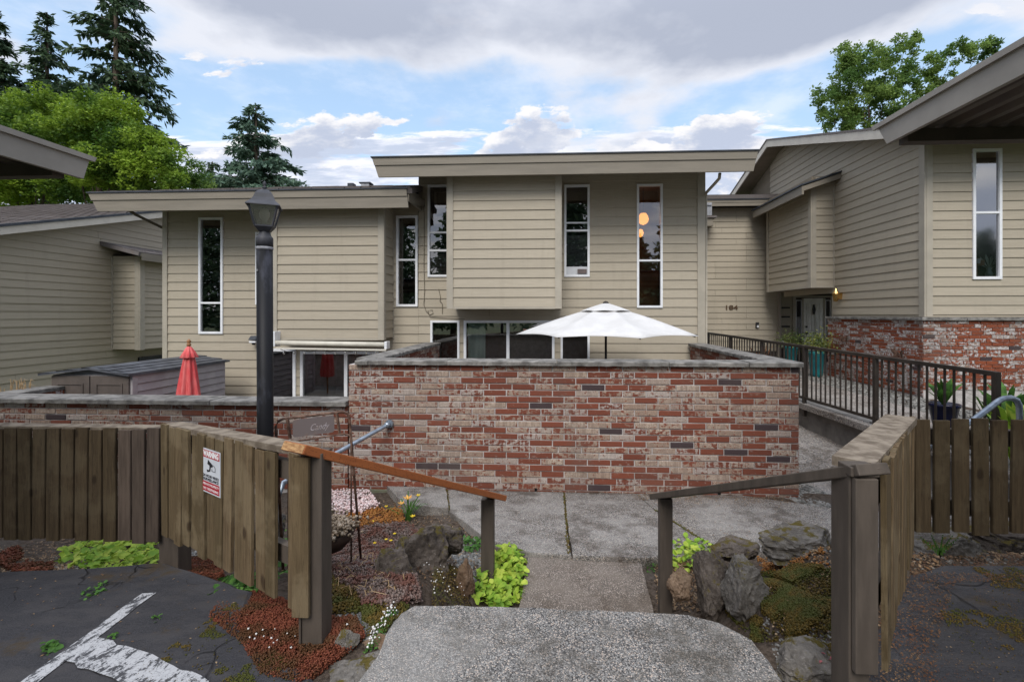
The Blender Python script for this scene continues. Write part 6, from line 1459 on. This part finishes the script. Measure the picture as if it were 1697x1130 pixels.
cover('fallen_leaves', gp((1085, 940), (1160, 930), (1200, 990), (1150, 1018), (1090, 1000)), 1300, .022, LEAF4, L_DRY, .01, tilt=.6)
cover('fallen_leaves', gp((1260, 915), (1390, 900), (1390, 1060), (1280, 1060)), 900, .014, LEAF4, L_DRY, .02, tilt=.6)
cover('fallen_leaves', [(1.35, 1.8), (1.7, 2.4), (2.3, 2.8), (4.2, 3.0), (4.2, 3.5), (1.6, 3.2)], 3500, .022, LEAF4, L_DRY, .012, tilt=.5)
cover('fallen_leaves', [(1.2, 1.2), (4, 1.2), (4, 2.9), (2.0, 2.6), (1.4, 1.9)], 1000, .008, LEAF4, L_DRY, .0, zf=lambda x, y: -1.414, tilt=.3, dens=clumpy(2.5, .05))
cover('fallen_leaves', gp((-40, 905), (180, 890), (262, 950), (100, 960), (-40, 965)), 1800, .02, LEAF4, L_DRY, .012, tilt=.5)
cover('fallen_leaves', [(-4, 1.3), (-1.2, 1.3), (-1.4, 2.1), (-2, 2.45), (-4, 2.45)], 260, .012, LEAF4, L_DRY, .0, zf=lambda x, y: za(x) + .003, tilt=.2)
cover('fallen_leaves', [(-2.2, 2.9), (-.6, 2.7), (-.6, 4.6), (-2.2, 5.3)], 2600, .02, LEAF4, L_DRY, .012, tilt=.6)
cover('fallen_leaves', [(1.0, 3.8), (2.7, 4.6), (2.7, 5.4), (.9, 5.42)], 1200, .014, LEAF4, L_DRY, .003, zf=lambda x, y: zpath(y) + .002, tilt=.3, dens=lambda x, y: min(1, max(.03, 1 - (5.42 - y) * 2.6)))
def pebbles(poly, n, size, dz=0.0, zf=zn, mat=M_PEBBLE, name='pebbles'):
    P = pts_poly(poly, n, zf, dz); S = RNG.uniform(size * .5, size * 1.25, len(P)); tag(scatter(name, P, S, PEB, mat, None, .6, (1, .8, .55), smooth=True), kind='stuff')
pebbles(gp((742, 905), (765, 890), (800, 900), (805, 955), (785, 970), (758, 940)), 520, .022)
pebbles([(2.75, 5.3), (3.15, 5.1), (3.3, 5.5), (2.9, 6.6), (2.72, 6.6)], 900, .024, .0, lambda x, y: zpath(y) - .03)
pebbles([(5.95, 4.0), (6.8, 4.0), (6.82, 12.2), (5.95, 12.2)], 5200, .03, .0, lambda x, y: -1.61 + .008 * (y - 5))
pebbles(gp((270, 930), (300, 905), (345, 915), (330, 935), (285, 950)), 380, .018)
pebbles(gp((0, 940), (120, 905), (262, 930), (250, 955), (40, 965)), 420, .014)
pebbles(gp((548, 930), (600, 930), (620, 1000), (552, 1000)), 500, .010)
pebbles(gp((560, 1010), (650, 1000), (690, 1010), (640, 1070), (560, 1050)), 1500, .009)
pebbles(gp((1250, 1020), (1385, 1040), (1385, 1120), (1290, 1110)), 350, .009)
pebbles([(1.5, 2.5), (2.3, 2.75), (4.3, 3.0), (4.3, 3.5), (1.7, 3.1)], 500, .014)
M_CHAFF = m_leaf('brown_chaff', (.07, .038, .018), (.20, .12, .06), (.12, .05, .02), .05, 5)
cover('fallen_leaves', [(1.10, 1.4), (1.22, 1.5), (1.62, 2.02), (2.1, 2.5), (4.2, 2.66), (4.2, 3.0), (2.0, 2.9), (1.5, 2.2), (1.12, 1.7)], 9000, .010, LEAF4, M_CHAFF, .012, tilt=.5, zf=lambda x, y: max(zn(x, y), -1.416 if y < 2.6 else -9))
cover('fallen_leaves', [(1.2, 1.2), (3.4, 1.2), (3.6, 2.7), (2.2, 2.6), (1.5, 2.0)], 4200, .006, LEAF4, M_CHAFF, .0, zf=lambda x, y: -1.415, tilt=.3, dens=lambda x, y: 1.0 if mnoise.noise((x * 2.4, y * 2.4, 7)) + .5 * mnoise.noise((x * 11, y * 11, 4)) > .05 else .05)
cover('fallen_leaves', [(-3.6, 2.42), (-2.9, 2.44), (-2.3, 2.50), (-1.9, 2.36), (-1.6, 2.2), (-1.5, 2.3), (-2.0, 2.6), (-3.6, 2.6)], 2600, .008, LEAF4, M_CHAFF, .008, tilt=.4)
cover('fallen_leaves', gp((555, 870), (700, 870), (760, 1000), (600, 1010), (552, 990)), 2600, .009, LEAF4, M_CHAFF, .03, tilt=.9, hgt=.02)
cover('stonecrop', gp((590, 985), (640, 955), (690, 960), (700, 1000), (650, 1012), (600, 1010)), 2600, .009, OCTA, L_SEDUM2, .008, hgt=.03)
cover('stonecrop', gp((1255, 925), (1300, 915), (1380, 935), (1385, 955), (1270, 950)), 1600, .008, OCTA, L_SEDUM3, .0, hgt=.02, dens=clumpy(8, .05))
cover('moss', gp((1195, 1010), (1250, 1010), (1290, 1060), (1300, 1100), (1270, 1090)), 1500, .006, OCTA, L_MOSS, .0, hgt=.02, dens=clumpy(9, .0))
cover('moss', gp((600, 1010), (660, 1000), (680, 1010), (640, 1050), (600, 1060)), 1600, .006, OCTA, L_MOSS, .0, hgt=.02, dens=clumpy(9, .0))
cover('debris', [(-1.2, 5.40), (-1.2, 5.475), (2.6, 5.475), (2.6, 5.33), (1.0, 5.38)], 2600, .010, LEAF4, m_leaf('dark_debris', (.05, .03, .02), (.13, .08, .05), None, .05), .002, zf=lambda x, y: zpath(y) + .003, tilt=.5)
for (xa_, ya_, xb2_, yb2_) in ((.11, 3.78, .108, 5.45), (1.36, 4.0, 1.06, 4.9), (-1.12, 4.74, -1.31, 5.45)):
    P_ = np.array([(xa_ + (xb2_ - xa_) * t_ + random.gauss(0, .008), ya_ + (yb2_ - ya_) * t_, 0) for t_ in RNG.random(260)]); P_[:, 2] = [zpath(y_) + .002 for y_ in P_[:, 1]]
    tag(scatter('debris', P_, RNG.uniform(.004, .010, len(P_)), OCTA, L_MOSS, None, .5), kind='stuff')
# leafy plants: each clump its own thing
def clump(poly_px, n, size, mat, label, cat='plant', name='leafy_plant', hgt=.10, tmpl=LEAF6, tilt=.75, zf=zn, group=None, poly=None, sc=(1, 1, 1)):
    poly = poly or gp(*poly_px); P = pts_poly(poly, n, zf, 0.0); cx2, cy2 = P[:, 0].mean(), P[:, 1].mean()
    rx = max(1e-3, P[:, 0].std() * 2); ry = max(1e-3, P[:, 1].std() * 2)
    k = 1 - np.clip(((P[:, 0] - cx2) / rx) ** 2 + ((P[:, 1] - cy2) / ry) ** 2, 0, 1)
    P[:, 2] += hgt * (.25 + .75 * np.sqrt(k)) * RNG.uniform(.25, 1, len(P))
    t = thing(name, label, cat, (cx2, cy2, float(P[:, 2].min())), group)
    tag(scatter('leaves', P, RNG.uniform(size * .55, size * 1.25, len(P)), tmpl, mat, t, tilt, sc), kind='stuff'); return t
clump([(95, 925), (130, 898), (262, 893), (262, 935), (170, 948), (120, 940)], 620, .062, L_LIME, 'spreading lime-green leafy plant under the left fence', hgt=.10)
clump([(345, 995), (370, 965), (420, 965), (425, 990), (390, 1005)], 120, .055, L_GREEN, 'green leafy plant poking out under the angled fence', hgt=.07)
clump([(785, 985), (800, 950), (825, 918), (868, 925), (872, 985), (862, 1006), (790, 1005)], 560, .058, L_LIME, 'lime-green leafy plant left of the step, around the handrail post', hgt=.16)
clump([(760, 900), (800, 893), (803, 915), (770, 918)], 130, .038, L_GREEN, 'small green plant by the pebbles behind the handrail post', hgt=.06)
clump([(872, 916), (892, 914), (892, 922), (874, 924)], 34, .030, L_GREEN, 'tiny green weed at the edge of the walkway', hgt=.04)
clump([(1105, 935), (1120, 905), (1190, 903), (1185, 930), (1130, 962)], 260, .055, L_LIME, 'lime-green leafy plant right of the step, behind the brown post', hgt=.11)
clump([(1066, 930), (1095, 918), (1096, 940), (1075, 950)], 130, .028, L_GREEN, 'low grey-green herb left of the right handrail post', hgt=.05, tmpl=LEAF4)
clump([(445, 890), (470, 890), (475, 960), (448, 960)], 90, .05, L_GREEN, 'green plant seen through the gap in the angled fence', hgt=.15)
clump([(130, 1000), (170, 985), (180, 995), (140, 1008)], 40, .022, L_GREEN, 'small weed in the asphalt near the painted line', hgt=.02, zf=lambda x, y: za(x))
clump([(70, 1085), (95, 1070), (103, 1080), (80, 1094)], 34, .026, L_GREEN, 'larger weed growing from the asphalt crack at lower left', hgt=.03, zf=lambda x, y: za(x))
clump([(176, 1066), (192, 1058), (194, 1066), (180, 1070)], 18, .016, L_GREEN, 'tiny weed beside the wide painted line', hgt=.02, zf=lambda x, y: za(x))
clump([(254, 1032), (266, 1024), (268, 1034), (258, 1040)], 14, .016, L_GREEN, 'tiny weed in the asphalt right of the narrow line', hgt=.02, zf=lambda x, y: za(x))
clump([(600, 1085), (640, 1020), (655, 1010), (660, 1020), (625, 1075)], 520, .012, L_GREEN, 'creeping green plant along the left edge of the landing', hgt=.03, tmpl=LEAF4)
clump([(715, 1005), (720, 950), (745, 935), (770, 985), (780, 1006)], 1500, .013, L_MOSS, 'olive creeping plant with tiny white flowers below the boulders', hgt=.06, tmpl=LEAF4)
cover('tiny_flowers', gp((715, 1005), (700, 950), (745, 935), (770, 985), (780, 1006)), 60, .005, OCTA, L_WHITE, .05, hgt=.03, label=None)
cover('tiny_flowers', gp((600, 1085), (640, 1020), (655, 1010), (660, 1020), (625, 1075)), 60, .006, OCTA, L_WHITE, .025, hgt=.02)
clump([(1283, 1080), (1300, 1072), (1304, 1090), (1290, 1098)], 26, .022, L_LIME, 'small yellow-green seedling at the right edge of the landing', hgt=.03)
clump([(1340, 1120), (1385, 1085), (1388, 1125)], 50, .018, m_leaf('pink_leaves', (.35, .07, .09), (.5, .16, .16), None, .2), 'small pink-leaved succulent by the right fence post', hgt=.05)
cover('white_flower_heads', gp((420, 1090), (400, 1050), (500, 1050), (580, 1040), (560, 1090)), 30, .0055, OCTA, L_WHITE, .03, hgt=.02, dens=clumpy(14, .25))
# sedum and daisy flowers
def blooms(pxs, mat, size, label, name='yellow_flower'):
    t = thing(name, label, 'flowers', (*gp(pxs[0])[0], -1.7))
    for i, p in enumerate(pxs):
        x, y = gp(p)[0]; z = zn(x, y) + .07; b = MB()
        b.tube([(x, y, z - .07), (x, y, z)], .0018, 4, mi=1)
        n_ = 10; V = [(x, y, z + .004)] + [(x + size * math.cos(2 * math.pi * k / n_) * (1 if k % 2 else .7), y + size * math.sin(2 * math.pi * k / n_) * (1 if k % 2 else .7), z) for k in range(n_)]
        b.add(V, [(0, 1 + k, 1 + (k + 1) % n_) for k in range(n_)]); b.lathe((x, y, z), [(size * .35, 0), (size * .3, .006), (size * .1, .009)], 6); b.build('blossom', [mat, L_GREEN], t)
blooms([(621, 906), (640, 902), (648, 905), (654, 895), (660, 915), (643, 926), (618, 876), (658, 912)], L_YELLOW, .017, 'scattered small yellow daisies over the grey stonecrop')
# day lily
ly = thing('day_lily', 'orange-yellow day lily with strap leaves beside the walkway', 'flowers', (*gp((676, 862))[0], -1.9))
q = WORLD[ly]; zg = zn(q.x, q.y)
for k in range(16):
    a = random.uniform(0, 6.28); r_ = random.uniform(.10, .26); h_ = random.uniform(.12, .26); b = MB(); p0 = Vector((q.x + random.uniform(-.03, .03), q.y, zg)); sd_ = Vector((-math.sin(a), math.cos(a), 0)) * .007
    ps_ = [p0, p0 + Vector((math.cos(a) * r_ * .3, math.sin(a) * r_ * .3, h_ * .7)), p0 + Vector((math.cos(a) * r_ * .7, math.sin(a) * r_ * .7, h_)), p0 + Vector((math.cos(a) * r_ * 1.1, math.sin(a) * r_ * 1.1, h_ * .8))]
    b.add([ps_[0] - sd_, ps_[0] + sd_, ps_[1] - sd_, ps_[1] + sd_, ps_[2] - sd_ * .8, ps_[2] + sd_ * .8, ps_[3]], [(0, 1, 3, 2), (2, 3, 5, 4), (4, 5, 6)]); b.build('leaf', L_GREEN, ly)
def lily_flower(p, mat, s_):
    b = MB(); b.tube([(q.x, q.y, zg), ((q.x + p.x) / 2, q.y, (zg + p.z) / 2 + .02), p], .003, 5, mi=1)
    for k in range(6):
        a = k * math.pi / 3; d = Vector((math.cos(a), -.35 + .3 * math.sin(a), .6 + .8 * abs(math.sin(a)))) if False else Vector((math.cos(a), math.sin(a), .75)); sdv = Vector((-math.sin(a), math.cos(a), 0))
        b.add([p, p + d * s_ * .55 + sdv * s_ * .24, p + d * s_ + Vector((0, 0, -.1 * s_)), p + d * s_ * .55 - sdv * s_ * .24], [(0, 1, 2, 3)])
    b.build('flower', [mat, L_GREEN], ly)
lily_flower(at(676, 828, q.y), L_ORANGE, .055); lily_flower(at(665, 836, q.y + .02), L_ORANGE, .04); lily_flower(at(693, 822, q.y + .02), L_YELLOW, .028); lily_flower(at(684, 857, q.y - .1), L_YELLOW, .032); lily_flower(at(640, 840, q.y), L_YELLOW, .022)
# planter with pale sedum, by the rack
pl = thing('planter_bowl', 'dark bowl of dried grey succulents hanging at the rack, near the fence post', 'planter', tuple(at(552, 878, 2.75)))
q = at(550, 888, 2.75); b = MB(); b.lathe(tuple(q), [(.02, -.09), (.07, -.075), (.12, -.02), (.135, .03), (.12, .03)], 18); b.build('bowl', simple('dark_terracotta', (.05, .025, .018), (.03, .018, .012), 8, .8), pl, smooth=True)
P = RNG.normal(0, 1, (900, 3)) * np.array([.06, .06, .02]) + np.array([q.x, q.y, q.z + .06]); tag(scatter('succulents', P, RNG.uniform(.008, .016, 900), OCTA, m_leaf('tan_succulent', (.36, .26, .17), (.5, .42, .33), (.2, .15, .1), .1, 9), pl), kind='stuff')
# pink blossom mass at the wall
tb = thing('flowering_stonecrop', 'mass of pale pink blossom at the foot of the brick wall behind the rack', 'flowers', (*gp((585, 840))[0], -2.0))
poly = gp((545, 850), (550, 825), (610, 828), (630, 848), (600, 862), (560, 865)); P = pts_poly(poly, 1300, zn, .05); P[:, 2] += RNG.uniform(0, .07, len(P)); tag(scatter('blossoms', P, RNG.uniform(.010, .020, len(P)), OCTA, L_PINK, tb), kind='stuff')
P = pts_poly(poly, 500, zn, .0); P[:, 2] += RNG.uniform(0, .07, len(P)); tag(scatter('leaves', P, RNG.uniform(.02, .03, len(P)), LEAF4, L_GREEN, tb), kind='stuff')
# dry twigs in the bed
tw_ = MB()
for k in range(70):
    x, y = pts_poly(gp((560, 935), (640, 925), (700, 960), (650, 1005), (560, 1000)), 1)[0][:2]; z = zn(x, y) + .03; a = random.uniform(0, 6.28); l_ = random.uniform(.04, .12)
    tw_.tube([(x, y, z), (x + l_ * .5 * math.cos(a), y + l_ * .5 * math.sin(a), z + .03), (x + l_ * math.cos(a + .4), y + l_ * math.sin(a + .4), z + .01)], .0022, 4, caps=False)
tag(tw_.build('dry_twigs', L_STRAW), kind='stuff')

# pots by the door and on the ramp
def pot(px, py_top, py_bot, Y, w_px, mat, label, plant_label, leafmat, nleaf, lsize, spread, hgt, straps=False):
    c = at(px, py_bot, Y); zt_ = at(px, py_top, Y).z; r_ = w_px / 2 / 755 * Y; h_ = zt_ - c.z
    t = thing('plant_pot', label, 'pot', (c.x, c.y, c.z)); b = MB(); b.lathe((c.x, c.y, c.z), [(r_ * .62, 0), (r_ * .72, h_ * .15), (r_ * .95, h_ * .85), (r_ * 1.05, h_ * .9), (r_ * 1.05, h_), (r_ * .9, h_), (r_ * .85, h_ * .92)], 20); b.build('body', mat, t, smooth=True)
    p = thing('potted_plant', plant_label, 'plant', (c.x, c.y, zt_ - .02))
    if straps:
        for k in range(nleaf):
            a = random.uniform(0, 6.28); rr_ = random.uniform(.1, 1) * spread; hh_ = hgt * random.uniform(.55, 1) * (1 - .3 * rr_ / spread); b = MB(); w_ = lsize * random.uniform(.7, 1.2); sd_ = Vector((-math.sin(a), math.cos(a), 0)) * w_
            p0 = Vector((c.x, c.y, zt_ - .03)); P_ = [p0 + Vector((math.cos(a) * rr_ * f, math.sin(a) * rr_ * f, hh_ * g2)) for f, g2 in ((0, 0), (.3, .45), (.65, .8), (1, 1))]
            b.add([P_[0] - sd_ * .4, P_[0] + sd_ * .4, P_[1] - sd_, P_[1] + sd_, P_[2] - sd_ * .9, P_[2] + sd_ * .9, P_[3]], [(0, 1, 3, 2), (2, 3, 5, 4), (4, 5, 6)]); b.build('leaf', leafmat, p)
    else:
        P_ = RNG.normal(0, 1, (nleaf, 3)) * np.array([spread * .5, spread * .5, hgt * .3]) + np.array([c.x, c.y, zt_ + hgt * .45]); P_[:, 2] = np.maximum(P_[:, 2], c.z + .1)
        tag(scatter('leaves', P_, RNG.uniform(lsize * .6, lsize * 1.2, nleaf), LEAF4, leafmat, p, 1.4), kind='stuff')
pot(1564, 668, 708, 6.0, 40, M_NAVY, 'round navy glazed pot behind the railing near the right fence', 'broad-leaved green plant in the navy pot', L_GREEN, 26, .035, .26, .42, True)
pot(1353, 582, 626, 11.6, 24, M_TEAL, 'tall teal glazed pot before the brick corner, right of its twin', 'bushy plant spilling over the right teal pot', m_leaf('pot_foliage', (.05, .10, .03), (.12, .16, .05), (.25, .26, .06), .2, 3), 900, .06, .34, .45)
pot(1311, 574, 606, 13.4, 20, M_TEAL, 'teal glazed pot further back, left of its twin', 'bushy plant in the further teal pot', m_leaf('pot_foliage_2', (.05, .10, .03), (.12, .16, .05), (.22, .25, .07), .2, 3), 700, .06, .36, .42)
def bush(px, Y, ztop_px, zbase, n, lsize, spread, mat, label, straps=True):
    x = fx(px, Y); t = thing('broadleaf_plant', label, 'plant', (x, Y, zbase)); h_ = fz(ztop_px, Y, px) - zbase
    for k in range(n):
        a = random.uniform(0, 6.28); rr_ = random.uniform(.1, 1) * spread; hh_ = h_ * random.uniform(.4, 1); b = MB(); w_ = lsize * random.uniform(.7, 1.2); sd_ = Vector((-math.sin(a), math.cos(a), 0)) * w_
        p0 = Vector((x + random.uniform(-.05, .05), Y + random.uniform(-.05, .05), zbase)); P_ = [p0 + Vector((math.cos(a) * rr_ * f, math.sin(a) * rr_ * f, hh_ * g2)) for f, g2 in ((0, 0), (.35, .5), (.7, .85), (1.1, .95))]
        b.add([P_[0] - sd_ * .3, P_[0] + sd_ * .3, P_[1] - sd_, P_[1] + sd_, P_[2] - sd_ * .9, P_[2] + sd_ * .9, P_[3]], [(0, 1, 3, 2), (2, 3, 5, 4), (4, 5, 6)]); b.build('leaf', mat, t)
bush(1668, 5.6, 625, -1.6, 40, .04, .42, L_GREEN, 'clump of long green leaves behind the bent galvanised rail')
bush(1690, 5.0, 658, -1.6, 34, .04, .36, L_LIME, 'yellow-green leafy plant at the right edge behind the fence')
bush(1260, 12.0, 562, -1.6, 26, .035, .30, m_leaf('russet_leaves', (.22, .06, .03), (.3, .14, .05), None, .2), 'russet plant seen through the far railing')
gn = thing('garden_bell', 'small pale bell-shaped ornament by the wall left of the door', 'ornament', tuple(at(1299, 573, 14.3))); q = WORLD[gn]; b = MB(); b.lathe((q.x, q.y, q.z - .02), [(.12, 0), (.10, .06), (.06, .16), (.02, .19)], 12); b.build('bell', simple('grey_ceramic', (.42, .44, .42), None, 4, .6), gn, smooth=True); b = MB(); b.tube([(q.x, q.y, -1.6), (q.x, q.y, q.z)], .02, 6); b.build('stand', M_BLACK, gn)
fn = thing('fern', 'small green fern under the right fence beside the grey rock', 'plant', (at(1560, 890, 3.05).x, 3.05, -1.5))
for k in range(5):
    b = MB(); p0 = at(1556, 912, 2.75) + Vector((0, 0, -.02)); a = -.3 + k * .45; tip = p0 + Vector((.16 * math.cos(a + .6), .05, .05 + .05 * math.sin(a + 1)))
    for j in range(9):
        c_ = p0.lerp(tip, j / 9); w_ = .022 * (1 - j / 10)
        for s_ in (-1, 1): b.add([c_, c_ + Vector((.006, 0, s_ * w_)), c_ + Vector((.012, 0, s_ * w_ * .9)), c_ + Vector((.008, 0, 0))], [(0, 1, 2, 3)])
    b.build('frond', L_GREEN, fn)

# ------------------------------------------------------------------ trees
def leaf_tree(name, label, base, blobs, n, size, mat, trunk_r=.2, density_shell=.55, limbs=True, group=None, spread=1.0):
    t = thing(name, label, 'tree', tuple(base), group); rng = RNG
    sub = []
    for bb in blobs:
        k = int(10 + 16 * bb[3])
        for _ in range(k):
            dv = rng.normal(0, 1, 3); dv /= np.linalg.norm(dv); dv[2] = dv[2] * .8 + .12; rr = bb[3] * rng.uniform(.45, 1.02) * spread
            sub.append((bb[0] + dv[0] * rr, bb[1] + dv[1] * rr, bb[2] + dv[2] * rr, bb[3] * rng.uniform(.16, .34) + .08))
    w = np.array([b_[3] ** 2 for b_ in sub]); w = w / w.sum(); idx = rng.choice(len(sub), n, p=w); B_ = np.array(sub)[idx]
    d = rng.normal(0, 1, (n, 3)); d /= np.linalg.norm(d, axis=1)[:, None]; rad = (density_shell + (1 - density_shell) * rng.random(n)) ** .6
    # ragged surface: twigs reach out irregularly
    wob = np.array([mnoise.noise((float(a[0]) * 2.2 + float(b_[0]), float(a[1]) * 2.2, float(a[2]) * 2.2 + float(b_[2]))) for a, b_ in zip(d, B_)])
    P = B_[:, :3] + d * (B_[:, 3] * rad * (1 + .38 * wob))[:, None] * np.array([1, 1, .85])
    tag(scatter('crown', P, rng.uniform(size * .6, size * 1.3, n), LEAF4, mat, t, 1.3), kind='stuff')
    b = MB(); c = Vector(base); top = Vector(blobs[0][:3]); b.tube([c, c.lerp(top, .4), top], [trunk_r, trunk_r * .7, trunk_r * .3], 8); b.build('trunk', M_BARK, t, smooth=True)
    if limbs:
        b = MB()
        for bb in blobs[1:]:
            e_ = Vector(bb[:3]); s_ = c.lerp(top, .35 + .3 * random.random()); mid_ = s_.lerp(e_, .5) + Vector((0, 0, -.15)); b.tube([s_, mid_, e_], [trunk_r * .35, trunk_r * .2, trunk_r * .05], 5)
        tag(b.build('limbs', M_BARK, t, smooth=True), kind='stuff')
    return t
def B(px, py, Y, r): p = at(px, py, Y); return (p.x, p.y, p.z, r)
leaf_tree('maple_tree', 'tall bright-green tree behind the far left roof, nearest the left edge', (at(60, 400, 20).x, 20, -2.7), [B(50, 215, 20, 1.5), B(90, 180, 20, 1.0), B(35, 180, 20.5, .9), B(10, 250, 20, 1.4), B(100, 240, 19.5, 1.4), B(60, 300, 19.5, 1.6), B(-20, 200, 20, 1.1), B(10, 320, 19.5, 1.3), B(120, 310, 19.3, 1.3)], 30000, .15, L_BRIGHT, .22)
leaf_tree('maple_tree', 'broad bright-green tree between the left roofs, right of its twin', (at(180, 400, 19).x, 19, -2.7), [B(160, 215, 19, 1.4), B(150, 175, 19, .8), B(190, 190, 19, .9), B(215, 225, 18.8, 1.1), B(240, 250, 18.8, 1.2), B(200, 285, 18.5, 1.5), B(262, 285, 18.6, 1.1), B(290, 300, 18.6, .8), B(150, 290, 18.5, 1.3), B(120, 225, 19, 1.0)], 34000, .14, L_BRIGHT, .22)
leaf_tree('birch_tree', 'thin wispy green tree just left of the lone spruce', (at(320, 400, 21).x, 21, -2.7), [B(318, 300, 21, .55), B(325, 275, 21, .35), B(335, 300, 21, .5), B(300, 285, 21, .5), B(345, 315, 21, .4)], 2600, .12, L_MID, .08, density_shell=.2)
leaf_tree('alder_tree', 'airy mid-green tree above the right roof', (at(1440, 400, 19).x, 19, -2.7),
          [B(1440, 175, 19, .9), B(1400, 140, 19, .75), B(1375, 165, 19, .55), B(1395, 195, 19, .75), B(1430, 110, 19, .6), B(1400, 95, 19, .4), B(1470, 95, 19, .5), B(1500, 75, 19, .35), B(1475, 140, 19, .6), B(1530, 110, 19, .5), B(1580, 95, 19, .45), B(1625, 85, 19, .4), B(1560, 125, 19, .45), B(1455, 200, 19, .8), B(1650, 78, 19, .25), B(1520, 150, 19, .4)], 26000, .115, L_MID, .10, density_shell=.1, spread=1.35)
def conifer(name, label, px, Y, ytop, ybase_px, half_px, mat, n_whorl, droop, seed, spray=.34, gap=0.0, lean=0.0, top_r=.03, dens=1.0, pw=.85):
    rng = np.random.default_rng(seed); x = fx(px, Y); zt_ = at(px, ytop, Y).z; zb2 = at(px, ybase_px, Y).z; H = zt_ - zb2; Rm_ = half_px / 755 * Y
    t = thing(name, label, 'tree', (x, Y, -2.7)); b = MB(); b.tube([(x, Y, -2.7), (x, Y, zb2), (x, Y, zt_)], [.32, .24, top_r], 8); b.build('trunk', M_BARK, t, smooth=True)
    P = []; br = MB(); D = []
    for w_ in range(n_whorl):
        f = (w_ + rng.random() * .5) / n_whorl; z = zb2 + H * (1 - f) ; z = zt_ - H * f; L0 = Rm_ * (f ** pw) * (.92 + .12 * f)
        nb = 5 + int(4 * f)
        for k in range(nb):
            if rng.random() < gap: continue
            a = rng.random() * 2 * np.pi; L = L0 * rng.uniform(.6, 1.12) + .12; dr = droop * rng.uniform(.6, 1.3)
            ns = max(6, int(L * 17 * dens)); ts = rng.random(ns) ** .8
            rise = .12 * L
            zz_ = z + rise * np.sin(ts * 2.2) - dr * L * ts ** 1.6
            sp = rng.normal(0, 1, ns) * (.045 + .13 * ts * (1 - ts * .6)) * L
            px_ = x + np.cos(a) * L * ts - np.sin(a) * sp; py_ = Y + np.sin(a) * L * ts + np.cos(a) * sp
            for q in range(ns): P.append((px_[q], py_[q], zz_[q] - abs(rng.normal(0, .04)) - .02)); D.append(a)
            br.tube([(x, Y, z), (x + math.cos(a) * L * .5, Y + math.sin(a) * L * .5, z + rise * .9 - dr * L * .33), (x + math.cos(a) * L * .95, Y + math.sin(a) * L * .95, z + rise * .8 - dr * L * .92)], [.035, .022, .005], 4, caps=False)
    tag(br.build('limbs', M_BARK, t), kind='stuff')
    P = np.array(P); n = len(P); D = np.array(D)
    # each spray: three narrow drooping blades pointing outwards
    V = []; K = 3; rep = np.repeat(np.arange(n), K); A_ = D[rep] + rng.normal(0, .75, n * K); S = spray * rng.uniform(.5, 1.15, n * K); pit = rng.normal(-.35 - droop, .4, n * K)
    dx, dy, dz = np.cos(A_) * np.cos(pit), np.sin(A_) * np.cos(pit), np.sin(pit); px2, py2 = -np.sin(A_), np.cos(A_)
    P3 = P[rep] + rng.normal(0, .03, (n * K, 3)); w3 = (S * .17)[:, None]; d3 = np.stack([dx, dy, dz], 1); s3 = np.stack([px2, py2, rng.normal(0, .5, n * K)], 1)
    V = np.stack([P3, P3 + d3 * (S * .5)[:, None] + s3 * w3, P3 + d3 * S[:, None], P3 + d3 * (S * .5)[:, None] - s3 * w3], 1).reshape(-1, 3)
    F = np.arange(n * K * 4).reshape(-1, 4); o = np_mesh('crown', V, F, mat, t); tag(o, kind='stuff'); return t
conifer('fir_tree', 'tallest dark fir with drooping boughs, its tip above the picture', 192, 26, -95, 330, 118, L_FIR, 30, .32, 1, spray=.50, gap=.30, dens=.8, pw=.62)
conifer('fir_tree', 'dark fir at the left with a pointed tip below the tall one', 78, 27, 22, 330, 85, L_FIR, 26, .18, 2, spray=.44, gap=.18, dens=.95, pw=.7)
conifer('fir_tree', 'dark fir at the very left edge of the view', -8, 26, 20, 330, 62, L_FIR, 24, .2, 3, spray=.44, gap=.05, dens=1.1, pw=.6)
conifer('spruce_tree', 'lone blue-green spruce above the left roof ridge', 424, 26, 172, 400, 125, L_SPRUCE, 24, .10, 4, spray=.40, gap=.12, dens=1.2, pw=.8)
conifer('fir_tree', 'dark fir tip just showing right of the bright trees', 352, 27, 268, 420, 46, L_FIR, 14, .3, 6, spray=.4, gap=.2, dens=.8)

# trees across the car park, behind the viewer: what the windows mirror
def rear_tree(x, y, h, r, label, cone=True):
    if cone:
        n = 5200; f = RNG.random(n) ** .6; a = RNG.uniform(0, 6.283, n); rr_ = r * f * np.sqrt(RNG.random(n)) * (1 + .25 * np.sin(f * 60))
        P = np.stack([x + rr_ * np.cos(a), y + rr_ * np.sin(a), h - f * (h + 1.2)], 1); t = thing('fir_tree', label, 'tree', (x, y, -2.7))
        tag(scatter('crown', P, RNG.uniform(.35, .7, n), LEAF4, L_FIR, t, 1.2), kind='stuff'); b = MB(); b.tube([(x, y, -2.7), (x, y, h)], [.3, .04], 8); b.build('trunk', M_BARK, t)
for i_, (x_, y_, h_, r_) in enumerate(((-31, -20, 11, 5.5), (-24, -22, 12, 4.5), (-14, -20, 13, 4.2), (-9.5, -24, 12, 3.4), (1.2, -20, 14, 4.4), (6.5, -19, 6.5, 3.6), (11, -24, 12, 3.6), (22, -22, 9, 4.5), (34, -20, 6.5, 5.0))):
    rear_tree(x_, y_, h_, r_, 'dark fir across the car park behind the viewer, %s in the row' % ('first from the left', 'second from the left', 'third from the left', 'fourth from the left', 'fifth from the left', 'sixth from the left', 'seventh from the left', 'eighth from the left', 'last at the right')[i_])
